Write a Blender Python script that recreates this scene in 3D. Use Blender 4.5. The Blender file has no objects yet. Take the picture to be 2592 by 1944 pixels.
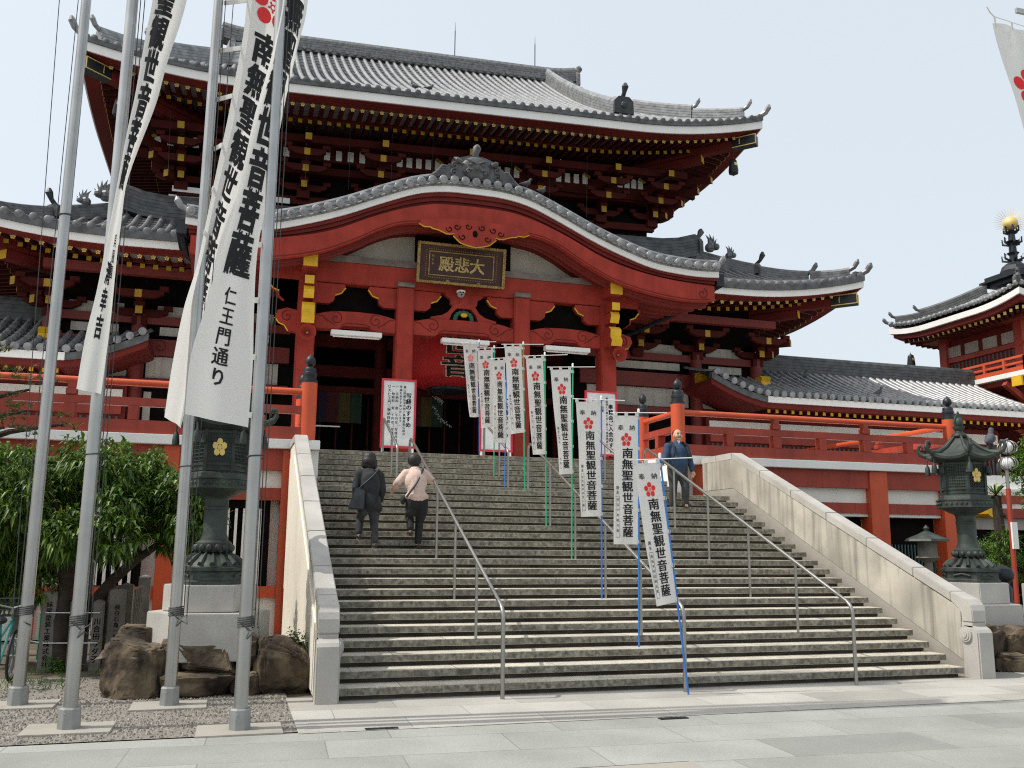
import bpy, bmesh, math, random
from mathutils import Vector, Matrix, noise
sc = bpy.context.scene
COL = sc.collection
rnd = random.Random(7)
PI = math.pi
XC = 2.45                      # centre line of stairs and hall

# ---------------- camera, sky, sun, exposure ----------------
cd = bpy.data.cameras.new('camera'); cam = bpy.data.objects.new('camera', cd); COL.objects.link(cam)
cd.sensor_width = 36.0; cd.lens = 36.0 * 2336.4 / 2592.0; cd.clip_start = 0.1; cd.clip_end = 3000
YAW, PITCH, ROLL = -0.28947, 0.17501, 0.00893
fw = Vector((-math.sin(YAW)*math.cos(PITCH), math.cos(YAW)*math.cos(PITCH), math.sin(PITCH)))
rt = Vector((math.cos(YAW), math.sin(YAW), 0)); up = rt.cross(fw)
r2 = rt*math.cos(ROLL)+up*math.sin(ROLL); u2 = -rt*math.sin(ROLL)+up*math.cos(ROLL)
M = Matrix((r2, u2, -fw)).transposed().to_4x4(); M.translation = Vector((-3.467, -11.695, 1.844))
cam.matrix_world = M
sc.camera = cam

to_sun = Vector((-0.68, 0.03, 1.0)).normalized()
w = bpy.data.worlds.new('World'); sc.world = w; w.use_nodes = True
nt = w.node_tree; bg = nt.nodes['Background']
sky = nt.nodes.new('ShaderNodeTexSky'); sky.sky_type = 'NISHITA'; sky.sun_disc = False
sky.sun_elevation = math.asin(to_sun.z); sky.sun_rotation = math.atan2(to_sun.x, to_sun.y)
sky.air_density = 1.0; sky.dust_density = 6.0; sky.ozone_density = 1.0
veil = nt.nodes.new('ShaderNodeMix'); veil.data_type = 'RGBA'; veil.inputs[0].default_value = 0.68   # thin bright haze over the blue
veil.inputs[7].default_value = (4.9, 5.3, 5.5, 1); nt.links.new(sky.outputs[0], veil.inputs[6])
nt.links.new(veil.outputs[2], bg.inputs[0]); bg.inputs[1].default_value = 0.15
ld = bpy.data.lights.new('sun', 'SUN'); ld.energy = 2.9; ld.angle = math.radians(0.5); ld.color = (1.0, 0.95, 0.87)
lo = bpy.data.objects.new('sun', ld); COL.objects.link(lo); lo.location = (-30, -10, 45)
lo.rotation_euler = to_sun.to_track_quat('Z', 'Y').to_euler()
sc.view_settings.view_transform = 'Standard'; sc.view_settings.look = 'None'
sc.cycles.use_denoising = False; sc.cycles.filter_width = 1.15; sc.cycles.sample_clamp_indirect = 3.0
sc.view_settings.exposure = 0.35; sc.view_settings.gamma = 1.0

# ---------------- materials ----------------
MATS = {}
def mat(name, c, rough=.7, var=.12, scale=3.0, bump=0.0, bscale=None, metal=0.0, spec=.4, streak=0.0, stain=None, stain_amt=.5, stain_scale=2.0, speck=0.0):
    """noise-varied procedural paint, stone or metal; optional vertical streaks, stains and granite specks"""
    m = bpy.data.materials.new(name); m.use_nodes = True; n = m.node_tree.nodes; L = m.node_tree.links
    b = n['Principled BSDF']; b.inputs['Roughness'].default_value = rough; b.inputs['Metallic'].default_value = metal
    b.inputs['Specular IOR Level'].default_value = spec
    g = n.new('ShaderNodeNewGeometry')
    def noisetex(sc_, det=4, mapping=None):
        t = n.new('ShaderNodeTexNoise'); t.inputs['Scale'].default_value = sc_; t.inputs['Detail'].default_value = det
        if mapping:
            mp = n.new('ShaderNodeMapping'); mp.inputs['Scale'].default_value = mapping
            L.new(g.outputs['Position'], mp.inputs[0]); L.new(mp.outputs[0], t.inputs['Vector'])
        else: L.new(g.outputs['Position'], t.inputs['Vector'])
        return t
    def mix(a, bb, fac, mode='MIX'):
        x = n.new('ShaderNodeMix'); x.data_type = 'RGBA'; x.blend_type = mode
        for s, v in ((6, a), (7, bb)):
            if isinstance(v, tuple): x.inputs[s].default_value = (*v, 1)
            else: L.new(v, x.inputs[s])
        if isinstance(fac, float): x.inputs[0].default_value = fac
        else: L.new(fac, x.inputs[0])
        return x.outputs[2]
    def ramp(src, lo_, hi_):
        r = n.new('ShaderNodeMapRange'); r.inputs[1].default_value = lo_; r.inputs[2].default_value = hi_; L.new(src, r.inputs[0]); return r.outputs[0]
    t = noisetex(scale, 5)
    lo_ = tuple(v*(1-var*1.6) for v in c); hi_ = tuple(min(1, v*(1+var)) for v in c)
    col = mix(lo_, hi_, ramp(t.outputs[0], .3, .7))
    if speck:
        s = noisetex(120, 2); col = mix(col, tuple(v*.35 for v in c), mixf(n, L, ramp(s.outputs[0], .58, .68), speck))
    if stain:
        s = noisetex(stain_scale, 6); col = mix(col, stain, mixf(n, L, ramp(s.outputs[0], .45, .72), stain_amt))
    if streak:
        s = noisetex(1.0, 5, (5.0, 5.0, .35)); col = mix(col, tuple(v*.35 for v in c), mixf(n, L, ramp(s.outputs[0], .48, .66), streak))
    L.new(col, b.inputs['Base Color'])
    if bump:
        bn = n.new('ShaderNodeBump'); bn.inputs['Strength'].default_value = bump; bn.inputs['Distance'].default_value = .02
        s = noisetex(bscale or scale*8, 6); L.new(s.outputs[0], bn.inputs['Height']); L.new(bn.outputs[0], b.inputs['Normal'])
    MATS[name] = m
    return m
def mixf(n, L, sock, f):
    x = n.new('ShaderNodeMath'); x.operation = 'MULTIPLY'; L.new(sock, x.inputs[0]); x.inputs[1].default_value = f; return x.outputs[0]

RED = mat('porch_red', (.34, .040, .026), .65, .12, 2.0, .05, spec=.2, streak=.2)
BRK = mat('bracket_red_shaded', (.065, .0085, .006), .7, .2, 2.0, spec=.15)  # red darkened to carry the shade under eaves and indoors
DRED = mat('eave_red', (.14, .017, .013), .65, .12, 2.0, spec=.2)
VERM = mat('vermilion', (.56, .085, .028), .45, .08, 1.5, .04, streak=.12)
VERM2 = mat('vermilion_shaded', (.33, .045, .024), .55, .12, 1.5, .05, streak=.25)  # vermilion with the shade of front faces put into its colour
YEL = mat('ochre_yellow', (.70, .42, .02), .5, .08, 3)
GOLD = mat('gold', (.75, .55, .18), .4, .1, 4, metal=.3)
DULLGOLD = mat('dull_gold', (.34, .22, .07), .5, .25, 9, metal=.4)
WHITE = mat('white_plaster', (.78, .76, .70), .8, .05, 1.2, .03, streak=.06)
WFASC = mat('white_fascia', (.80, .79, .76), .6, .04, 1.0, streak=.05)
TILE = mat('roof_tile', (.24, .245, .25), .36, .30, 5.0, .08, 30, spec=.7, streak=.1)
TILED = mat('roof_tile_dark', (.095, .098, .10), .5, .3, 4.0, .1, 30, spec=.4)
COPPER = mat('dark_bronze', (.035, .045, .04), .55, .3, 5, .1, 40, metal=.3, stain=(.09, .115, .09), stain_amt=.5, stain_scale=4)
BLACKM = mat('blackened_metal', (.03, .035, .04), .45, .2, 6, metal=.5)
GRANITE = mat('granite', (.43, .415, .385), .75, .1, 2.0, .1, 60, speck=.55, stain=(.30, .28, .25), stain_amt=.35, stain_scale=1.5)
PANEL = mat('granite_panel', (.43, .405, .345), .8, .14, 1.5, .06, 50, stain=(.22, .205, .18), stain_amt=.75, stain_scale=1.1, streak=.7)
CONC = mat('concrete', (.34, .32, .28), .85, .15, 2.0, .08, 40, stain=(.2, .19, .17), stain_amt=.5)
CREAM = mat('cream_panel', (.74, .70, .60), .8, .06, 1.0, .05, streak=.1)
OLDST = mat('old_stone', (.21, .195, .175), .85, .22, 4.0, .2, 40, stain=(.06, .06, .05), stain_amt=.5)
ROCK = mat('boulder_rock', (.055, .040, .027), .95, .5, 5.0, 1.0, 14, stain=(.20, .155, .10), stain_amt=.85, stain_scale=3.2, speck=.8)
STEEL = mat('brushed_steel', (.33, .32, .30), .33, .06, 6, metal=.85)
ALU = mat('pole_aluminium', (.40, .40, .39), .30, .08, 3, metal=.85)
ALUD = mat('pole_socket', (.30, .31, .30), .5, .12, 5, metal=.5)
CLOTH = mat('banner_cloth', (.84, .83, .80), .85, .03, 1.5)
_n = CLOTH.node_tree; _t = _n.nodes.new('ShaderNodeBsdfTranslucent'); _t.inputs[0].default_value = (.82, .81, .78, 1)   # thin cotton lets sunlight through
_m = _n.nodes.new('ShaderNodeMixShader'); _m.inputs[0].default_value = .45; _n.links.new(_n.nodes['Principled BSDF'].outputs[0], _m.inputs[1]); _n.links.new(_t.outputs[0], _m.inputs[2]); _n.links.new(_m.outputs[0], _n.nodes['Material Output'].inputs[0])
INK = mat('black_ink', (.012, .012, .013), .8, .1, 6)
REDINK = mat('red_ink', (.72, .03, .03), .75, .06, 6)
PINKINK = mat('faded_red_ink', (.75, .22, .20), .8, .06, 6)
DARK = mat('dark_timber_and_shade', (.006, .004, .0035), .9, .3, 3, spec=.1)  # near-black timber; shade of bays, openings and interior is also this colour
BLUEP = mat('blue_pole', (.03, .16, .50), .4, .05, 4)
GREENP = mat('green_pole', (.02, .36, .17), .4, .05, 4)
PVC = mat('white_rod', (.80, .80, .78), .4, .03, 4)
BARK = mat('bark', (.045, .035, .026), .95, .3, 6, .5, 20)
WIRE = mat('wire', (.05, .05, .05), .6, .1, 4)
GREY = mat('bird_grey', (.07, .075, .085), .8, .3, 20)
BROWN = mat('plaque_brown', (.045, .013, .008), .5, .2, 5)
LANTERNR = mat('lantern_red', (.45, .012, .01), .6, .1, 2)
SKIN = mat('skin', (.52, .31, .21), .6, .08, 12)
HAIR = mat('black_hair', (.014, .011, .010), .5, .3, 40, .3, 60)

def leafmat(name, c1, c2):
    m = bpy.data.materials.new(name); m.use_nodes = True; n = m.node_tree.nodes; L = m.node_tree.links
    b = n['Principled BSDF']; b.inputs['Roughness'].default_value = .45; b.inputs['Specular IOR Level'].default_value = .45
    g = n.new('ShaderNodeNewGeometry'); mx = n.new('ShaderNodeMix'); mx.data_type = 'RGBA'
    mx.inputs[6].default_value = (*c1, 1); mx.inputs[7].default_value = (*c2, 1)
    L.new(g.outputs['Random Per Island'], mx.inputs[0]); L.new(mx.outputs[2], b.inputs['Base Color'])
    tr = n.new('ShaderNodeBsdfTranslucent'); L.new(mx.outputs[2], tr.inputs[0])
    ms = n.new('ShaderNodeMixShader'); ms.inputs[0].default_value = .3
    L.new(b.outputs[0], ms.inputs[1]); L.new(tr.outputs[0], ms.inputs[2]); L.new(ms.outputs[0], n['Material Output'].inputs[0])
    return m
LEAF = leafmat('broad_leaf', (.02, .06, .008), (.15, .25, .03))
PINE = leafmat('pine_needle', (.035, .055, .015), (.13, .13, .04))
LEAF2 = leafmat('bright_leaf', (.05, .13, .02), (.16, .28, .04))

# ---------------- things, parts and a mesh builder ----------------
def wloc(o):
    v = Vector((0, 0, 0))
    while o: v = v + o.location; o = o.parent
    return v
def props(o, label=None, cat=None, group=None, kind=None):
    if label: o['label'] = label
    if cat: o['category'] = cat
    if group: o['group'] = group
    if kind: o['kind'] = kind
    return o
def thing(name, label, cat, loc=(0, 0, 0), group=None):
    o = bpy.data.objects.new(name, None); COL.objects.link(o); o.location = loc; o.empty_display_size = .2
    return props(o, label, cat, group)
class MB:
    def __init__(s): s.v = []; s.f = []; s.m = []
    def add(s, vs, fs, m=0):
        k = len(s.v); s.v += [tuple(v) for v in vs]
        for f in fs: s.f.append(tuple(i+k for i in f)); s.m.append(m)
    def box(s, x0, x1, y0, y1, z0, z1, m=0):
        s.add([(x0,y0,z0),(x1,y0,z0),(x1,y1,z0),(x0,y1,z0),(x0,y0,z1),(x1,y0,z1),(x1,y1,z1),(x0,y1,z1)],
              [(0,3,2,1),(4,5,6,7),(0,1,5,4),(1,2,6,5),(2,3,7,6),(3,0,4,7)], m)
    def bar(s, p, q, wd, ht, m=0, upv=(0, 0, 1)):
        p = Vector(p); q = Vector(q); d = (q-p).normalized(); u = Vector(upv)
        r = d.cross(u)
        if r.length < 1e-4: r = Vector((1, 0, 0))
        r.normalize(); u = r.cross(d)
        o = [(-1,-1),(1,-1),(1,1),(-1,1)]
        s.add([p+r*(a*wd/2)+u*(b*ht/2) for a, b in o]+[q+r*(a*wd/2)+u*(b*ht/2) for a, b in o],
              [(3,2,1,0),(4,5,6,7),(0,1,5,4),(1,2,6,5),(2,3,7,6),(3,0,4,7)], m)
    def tube(s, pts, r, n=8, m=0, caps=True):
        pts = [Vector(p) for p in pts]; N = len(pts); R = r if isinstance(r, (list, tuple)) else [r]*N
        k = len(s.v); ref = None
        for i, p in enumerate(pts):
            d = (pts[min(i+1, N-1)]-pts[max(i-1, 0)]).normalized()
            if ref is None: ref = Vector((0, 0, 1)) if abs(d.z) < .9 else Vector((1, 0, 0))
            a = d.cross(ref).normalized(); b = a.cross(d); ref = b
            for j in range(n):
                t = 2*PI*j/n; s.v.append(tuple(p+(a*math.cos(t)+b*math.sin(t))*R[i]))
        for i in range(N-1):
            for j in range(n):
                s.f.append((k+i*n+j, k+(i+1)*n+j, k+(i+1)*n+(j+1) % n, k+i*n+(j+1) % n)); s.m.append(m)
        if caps:
            s.f.append(tuple(k+j for j in range(n))); s.m.append(m)
            s.f.append(tuple(k+(N-1)*n+j for j in reversed(range(n)))); s.m.append(m)
    def lathe(s, prof, n=16, c=(0, 0, 0), ph=0.0, m=0, axis='z', sq=1.0):
        k = len(s.v)
        for r, z in prof:
            for j in range(n):
                t = ph+2*PI*j/n; x, y = r*math.cos(t), r*math.sin(t)*sq
                p = (x, y, z) if axis == 'z' else (x, -z, y)
                s.v.append((c[0]+p[0], c[1]+p[1], c[2]+p[2]))
        for i in range(len(prof)-1):
            for j in range(n):
                s.f.append((k+i*n+j, k+i*n+(j+1) % n, k+(i+1)*n+(j+1) % n, k+(i+1)*n+j)); s.m.append(m)
        s.f.append(tuple(k+j for j in reversed(range(n)))); s.m.append(m)
        s.f.append(tuple(k+(len(prof)-1)*n+j for j in range(n))); s.m.append(m)
    def prism(s, poly, axis, a, b, m=0):
        """polygon (u, v) pushed along an axis: x -> (y,z), y -> (x,z), z -> (x,y)"""
        f = {'x': lambda u, v, t: (t, u, v), 'y': lambda u, v, t: (u, t, v), 'z': lambda u, v, t: (u, v, t)}[axis]
        n = len(poly); vs = [f(u, v, a) for u, v in poly]+[f(u, v, b) for u, v in poly]
        s.add(vs, [tuple(range(n)), tuple(reversed(range(n, 2*n)))]+[(i, i+n, (i+1) % n+n, (i+1) % n) for i in range(n)], m)
    def strip(s, top, bot, axis, a, b, m=0):
        """closed solid between two curves with the same number of (u, v) points, pushed along an axis"""
        f = {'x': lambda u, v, t: (t, u, v), 'y': lambda u, v, t: (u, t, v)}[axis]
        n = len(top); k = len(s.v)
        for t in (a, b):
            s.v += [f(u, v, t) for u, v in top]; s.v += [f(u, v, t) for u, v in bot]
        T0, B0, T1, B1 = k, k+n, k+2*n, k+3*n
        for i in range(n-1):
            for q in ((T0+i, T0+i+1, B0+i+1, B0+i), (T1+i+1, T1+i, B1+i, B1+i+1), (T0+i+1, T0+i, T1+i, T1+i+1), (B0+i, B0+i+1, B1+i+1, B1+i)):
                s.f.append(q); s.m.append(m)
        for i in (0, n-1): s.f.append((T0+i, B0+i, B1+i, T1+i)); s.m.append(m)
    def grid(s, fn, ns, nt, m=0, thick=None):
        k = len(s.v)
        for j in range(nt+1):
            for i in range(ns+1): s.v.append(tuple(fn(i/ns, j/nt)))
        for j in range(nt):
            for i in range(ns):
                a = k+j*(ns+1)+i; s.f.append((a, a+1, a+ns+2, a+ns+1)); s.m.append(m)
    def ball(s, c, r, n=10, m=0, sc_=(1, 1, 1)):
        h = max(5, n*2//3)
        prof = [(max(.001, math.sin(PI*i/h)), -math.cos(PI*i/h)) for i in range(h+1)]
        k = len(s.v); s.lathe([(r*a, r*b) for a, b in prof], n, (0, 0, 0), 0, m)
        for i in range(k, len(s.v)):
            x, y, z = s.v[i]; s.v[i] = (c[0]+x*sc_[0], c[1]+y*sc_[1], c[2]+z*sc_[2])
    WHOLE_ROWS = set('row lattice lettering inscription emblem rivet leaf spiral line crown foliage gravel strap halyard guard spoke net_wire crest lens eyes frame rail'.split())
    def clusters(s, gap=.03):
        """groups of pieces that touch or nearly touch"""
        par = list(range(len(s.v)))
        def find(a):
            while par[a] != a: par[a] = par[par[a]]; a = par[a]
            return a
        for f in s.f:
            r = find(f[0])
            for i in f[1:]: par[find(i)] = r
        comp = {}
        for i in range(len(s.v)): comp.setdefault(find(i), []).append(i)
        if len(comp) > 220: return [list(range(len(s.v)))]
        bx = []
        for ids in comp.values():
            q = [[s.v[i][k] for i in ids] for k in range(3)]; bx.append(([min(c)-gap/2 for c in q], [max(c)+gap/2 for c in q], ids))
        grp = list(range(len(bx)))
        def fg(a):
            while grp[a] != a: a = grp[a]
            return a
        for i in range(len(bx)):
            for j in range(i):
                if all(bx[i][0][k] <= bx[j][1][k] and bx[j][0][k] <= bx[i][1][k] for k in range(3)): grp[fg(i)] = fg(j)
        out = {}
        for i in range(len(bx)): out.setdefault(fg(i), []).extend(bx[i][2])
        return sorted(out.values(), key=len, reverse=True)
    def build(s, name, mats, parent=None, smooth=False, bevel=0, local=False, label=None):
        if parent:                                    # thing > part > sub-part, no deeper
            while parent.parent and parent.parent.parent: parent = parent.parent
        if parent and len(s.v) < 9000 and name.split('_')[-1] not in s.WHOLE_ROWS and name not in s.WHOLE_ROWS:
            cl = s.clusters()
            if 1 < len(cl) <= 16:                     # one object per separate piece
                obs = []
                for ids in cl:
                    keep = {v: k for k, v in enumerate(ids)}; b = MB(); b.v = [s.v[i] for i in ids]
                    for f, m_ in zip(s.f, s.m):
                        if f[0] in keep: b.f.append(tuple(keep[i] for i in f)); b.m.append(m_)
                    obs.append(b.finish(name, mats, parent, smooth, bevel, local, label))
                return obs[0]
        return s.finish(name, mats, parent, smooth, bevel, local, label)
    def finish(s, name, mats, parent=None, smooth=False, bevel=0, local=False, label=None):
        me = bpy.data.meshes.new(name)
        o = wloc(parent) if (parent and not local) else Vector((0, 0, 0))
        me.from_pydata([(x-o.x, y-o.y, z-o.z) for x, y, z in s.v], [], s.f)
        if not isinstance(mats, (list, tuple)): mats = [mats]
        for mm in mats: me.materials.append(mm)
        me.polygons.foreach_set('material_index', s.m)
        bm = bmesh.new(); bm.from_mesh(me)
        bmesh.ops.recalc_face_normals(bm, faces=bm.faces)
        if bevel:
            es = [e for e in bm.edges if len(e.link_faces) == 2 and e.calc_face_angle(0) > .6]
            bmesh.ops.bevel(bm, geom=es, offset=bevel, segments=2, affect='EDGES', clamp_overlap=True)
        bm.to_mesh(me); bm.free()
        if smooth:
            me.polygons.foreach_set('use_smooth', [True]*len(me.polygons))
            me.set_sharp_from_angle(angle=math.radians(40 if smooth is True else smooth))
        ob = bpy.data.objects.new(name, me); COL.objects.link(ob)
        if parent: ob.parent = parent
        if label: ob['label'] = label
        return ob
def one(fn, *a, **k):                      # a mesh builder holding one shape
    b = MB(); getattr(b, fn)(*a, **k); return b
def lerp(a, b, t): return a+(b-a)*t
def interp(tab, x):
    """piecewise smooth lookup in a sorted table of (x, y)"""
    if x <= tab[0][0]: return tab[0][1]
    for i in range(len(tab)-1):
        if x <= tab[i+1][0]:
            x0, y0 = tab[i]; x1, y1 = tab[i+1]
            m0 = (y1-tab[i-1][1])/(x1-tab[i-1][0]) if i > 0 else (y1-y0)/(x1-x0)
            m1 = (tab[i+2][1]-y0)/(tab[i+2][0]-x0) if i+2 < len(tab) else (y1-y0)/(x1-x0)
            t = (x-x0)/(x1-x0); h = x1-x0
            return (2*t**3-3*t*t+1)*y0+(t**3-2*t*t+t)*h*m0+(-2*t**3+3*t*t)*y1+(t**3-t*t)*h*m1
    return tab[-1][1]

# ---------------- lettering ----------------
GL = {}
def glyph(ch, bold=.02, cuts=3):
    key = (ch, bold, cuts)
    if key in GL: return GL[key]
    c = bpy.data.curves.new('lettering', 'FONT'); c.body = ch; c.size = 1; c.offset = bold; c.resolution_u = 2
    o = bpy.data.objects.new('lettering', c); COL.objects.link(o)
    dg = bpy.context.evaluated_depsgraph_get(); me = bpy.data.meshes.new_from_object(o.evaluated_get(dg))
    bm = bmesh.new(); bm.from_mesh(me)
    bmesh.ops.triangulate(bm, faces=bm.faces)
    for k in range(1, cuts):
        for co, no in (((k/cuts, 0, 0), (1, 0, 0)), ((0, k/cuts-.12, 0), (0, 1, 0))):
            bmesh.ops.bisect_plane(bm, geom=bm.verts[:]+bm.edges[:]+bm.faces[:], plane_co=co, plane_no=no)
    bm.verts.index_update()
    r = ([(v.co.x, v.co.y) for v in bm.verts], [tuple(v.index for v in f.verts) for f in bm.faces])
    bm.free(); bpy.data.objects.remove(o); bpy.data.curves.remove(c); bpy.data.meshes.remove(me)
    GL[key] = r
    return r
def put(mb, ch, fn, cx, cy, size, bold=.02, m=0, sx=1.0, cuts=3):
    """one character centred at (cx, cy) of a surface fn(u right, v down), its height size; heavy weights overlay shifted copies"""
    if ch in ' \u3000': return
    d = max(0, bold)*.8; vs, fs = glyph(ch, 0, cuts)
    for dx, dy in ([(0, 0)] if d == 0 else [(-d, -d*.6), (d, -d*.6), (-d, d*.6), (d, d*.6)]+([(0, 0)] if d > .03 else [])):
        mb.add([fn(cx+(x-.5+dx)*size*sx, cy-(y-.38+dy)*size) for x, y in vs], fs, m)
def column(mb, text, fn, cx, cy, size, step=None, bold=.02, m=0, sx=1.0, cuts=3):
    step = step or size*1.04
    for i, ch in enumerate(text): put(mb, ch, fn, cx, cy+i*step, size, bold, m, sx, cuts)
def disc(mb, fn, cx, cy, r, n=14, m=0, r0=0, a0=0, a1=2*PI, sy=1.0):
    vs = []; fs = []
    for i in range(n+1):
        t = a0+(a1-a0)*i/n
        vs.append(fn(cx+math.cos(t)*r, cy+math.sin(t)*r*sy)); vs.append(fn(cx+math.cos(t)*r0, cy+math.sin(t)*r0*sy))
    for i in range(n): fs.append((2*i, 2*i+2, 2*i+3, 2*i+1))
    mb.add(vs, fs, m)
def plum(mb, fn, cx, cy, R, m=0, sy=1.0):
    """five round petals and a stamen ring"""
    for k in range(5):
        t = -PI/2+2*PI*k/5
        disc(mb, fn, cx+math.cos(t)*R*.62, cy+math.sin(t)*R*.62*sy, R*.34, 14, m, 0, sy=sy)
        t += PI/5; disc(mb, fn, cx+math.cos(t)*R*.2, cy+math.sin(t)*R*.2*sy, R*.06, 6, m, 0, sy=sy)
    disc(mb, fn, cx, cy, R*.15, 12, m, R*.08, sy=sy)
def flower(mb, c, R, ax='y', th=.012, m=0):
    """raised five-petal plum emblem facing -Y"""
    for k in range(5):
        t = PI/2+2*PI*k/5
        mb.lathe([(R*.36, 0), (R*.36, th), (R*.2, th*1.6)], 8, (c[0]+math.cos(t)*R*.58, c[1], c[2]+math.sin(t)*R*.58), 0, m, 'y')
    mb.lathe([(R*.25, 0), (R*.25, th*1.5)], 8, c, 0, m, 'y')
# ---------------- ground, pavement, stairs ----------------
def paving(name, c, bw, bh, off, mortar, rot=0.0, rough=.8):
    m = bpy.data.materials.new(name); m.use_nodes = True; n = m.node_tree.nodes; L = m.node_tree.links
    b = n['Principled BSDF']; b.inputs['Roughness'].default_value = rough; b.inputs['Specular IOR Level'].default_value = .3
    g = n.new('ShaderNodeNewGeometry'); mp = n.new('ShaderNodeMapping'); mp.inputs['Rotation'].default_value = (0, 0, rot)
    L.new(g.outputs['Position'], mp.inputs[0])
    br = n.new('ShaderNodeTexBrick'); br.offset = off; br.inputs['Scale'].default_value = 1
    br.inputs['Brick Width'].default_value = bw; br.inputs['Row Height'].default_value = bh
    br.inputs['Mortar Size'].default_value = mortar; br.inputs['Mortar Smooth'].default_value = .2
    br.inputs['Color1'].default_value = (*[v*.82 for v in c], 1); br.inputs['Color2'].default_value = (*[v*1.1 for v in c], 1)
    br.inputs['Mortar'].default_value = (*[v*.68 for v in c], 1)
    L.new(mp.outputs[0], br.inputs['Vector'])
    t1 = n.new('ShaderNodeTexNoise'); t1.inputs['Scale'].default_value = .9; t1.inputs['Detail'].default_value = 6; L.new(g.outputs['Position'], t1.inputs['Vector'])
    t2 = n.new('ShaderNodeTexNoise'); t2.inputs['Scale'].default_value = 90; t2.inputs['Detail'].default_value = 3; L.new(g.outputs['Position'], t2.inputs['Vector'])
    r1 = n.new('ShaderNodeMapRange'); r1.inputs[1].default_value = .3; r1.inputs[2].default_value = .7; r1.inputs[3].default_value = .82; r1.inputs[4].default_value = 1.08; L.new(t1.outputs[0], r1.inputs[0])
    r2 = n.new('ShaderNodeMapRange'); r2.inputs[1].default_value = .35; r2.inputs[2].default_value = .65; r2.inputs[3].default_value = .85; r2.inputs[4].default_value = 1.1; L.new(t2.outputs[0], r2.inputs[0])
    mu = n.new('ShaderNodeMath'); mu.operation = 'MULTIPLY'; L.new(r1.outputs[0], mu.inputs[0]); L.new(r2.outputs[0], mu.inputs[1])
    mx = n.new('ShaderNodeMix'); mx.data_type = 'RGBA'; mx.blend_type = 'MULTIPLY'; mx.inputs[0].default_value = 1
    L.new(br.outputs[0], mx.inputs[6]); L.new(mu.outputs[0], mx.inputs[7]); L.new(mx.outputs[2], b.inputs['Base Color'])
    bn = n.new('ShaderNodeBump'); bn.inputs['Strength'].default_value = .25; bn.inputs['Distance'].default_value = .01; L.new(t2.outputs[0], bn.inputs['Height']); L.new(bn.outputs[0], b.inputs['Normal'])
    return m
PAVE = paving('street_paving', (.305, .315, .29), 1.75, .78, .37, .007, .045)
PAVE2 = paving('forecourt_paving', (.40, .385, .35), 1.5, .62, .5, .007, .03)
STEPM = bpy.data.materials.new('step_granite'); STEPM.use_nodes = True
def stepmat():
    n = STEPM.node_tree.nodes; L = STEPM.node_tree.links; b = n['Principled BSDF']; b.inputs['Roughness'].default_value = .85; b.inputs['Specular IOR Level'].default_value = .25
    g = n.new('ShaderNodeNewGeometry'); mp = n.new('ShaderNodeSeparateXYZ'); L.new(g.outputs['Position'], mp.inputs[0])
    cb = n.new('ShaderNodeCombineXYZ'); L.new(mp.outputs[0], cb.inputs[0])
    a = n.new('ShaderNodeMath'); a.operation = 'ADD'; a.inputs[1].default_value = .145; L.new(mp.outputs[2], a.inputs[0]); L.new(a.outputs[0], cb.inputs[1])
    br = n.new('ShaderNodeTexBrick'); br.inputs['Scale'].default_value = 1; br.inputs['Brick Width'].default_value = 1.36; br.inputs['Row Height'].default_value = .15; br.offset = .43
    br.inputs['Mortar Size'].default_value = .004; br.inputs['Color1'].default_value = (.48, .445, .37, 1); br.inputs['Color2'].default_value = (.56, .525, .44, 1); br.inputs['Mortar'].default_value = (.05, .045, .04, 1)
    L.new(cb.outputs[0], br.inputs['Vector'])
    def nz(s, d, lo, hi, m3, m4):
        t = n.new('ShaderNodeTexNoise'); t.inputs['Scale'].default_value = s; t.inputs['Detail'].default_value = d; L.new(g.outputs['Position'], t.inputs['Vector'])
        r = n.new('ShaderNodeMapRange'); r.inputs[1].default_value = lo; r.inputs[2].default_value = hi; r.inputs[3].default_value = m3; r.inputs[4].default_value = m4; L.new(t.outputs[0], r.inputs[0]); return t, r.outputs[0]
    t1, r1 = nz(1.6, 6, .35, .65, .82, 1.08); t2, r2 = nz(55, 4, .38, .62, .75, 1.15); t3, r3 = nz(9, 5, .5, .75, 1.0, .72)
    def mul(x, y):
        k = n.new('ShaderNodeMath'); k.operation = 'MULTIPLY'; L.new(x, k.inputs[0]); L.new(y, k.inputs[1]); return k.outputs[0]
    mx = n.new('ShaderNodeMix'); mx.data_type = 'RGBA'; mx.blend_type = 'MULTIPLY'; mx.inputs[0].default_value = 1
    L.new(br.outputs[0], mx.inputs[6]); L.new(mul(mul(r1, r2), r3), mx.inputs[7]); L.new(mx.outputs[2], b.inputs['Base Color'])
    bn = n.new('ShaderNodeBump'); bn.inputs['Strength'].default_value = .4; bn.inputs['Distance'].default_value = .01; L.new(t2.outputs[0], bn.inputs['Height']); L.new(bn.outputs[0], b.inputs['Normal'])
stepmat()
RECESS = mat('shaded_recess', (.09, .075, .06), .95, .3, 3)  # shade of the undercut put into the colour
RISER = mat('dark_mottled_riser', (.27, .255, .21), .9, .3, 14, .4, 60, speck=.6, stain=(.05, .046, .038), stain_amt=.85, stain_scale=16, streak=.5)  # front faces darker and more mottled than the treads
SOIL = mat('soil', (.10, .085, .06), .95, .25, 3, .3, 30, stain=(.16, .14, .10), stain_amt=.6)
GRAV = mat('gravel', (.24, .22, .19), .95, .35, 40, .8, 45, stain=(.14, .13, .11), stain_amt=.5, stain_scale=3)
PEB = leafmat('pebble', (.13, .12, .105), (.36, .33, .29))
PEB.node_tree.nodes['Mix Shader'].inputs[0].default_value = 0

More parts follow.
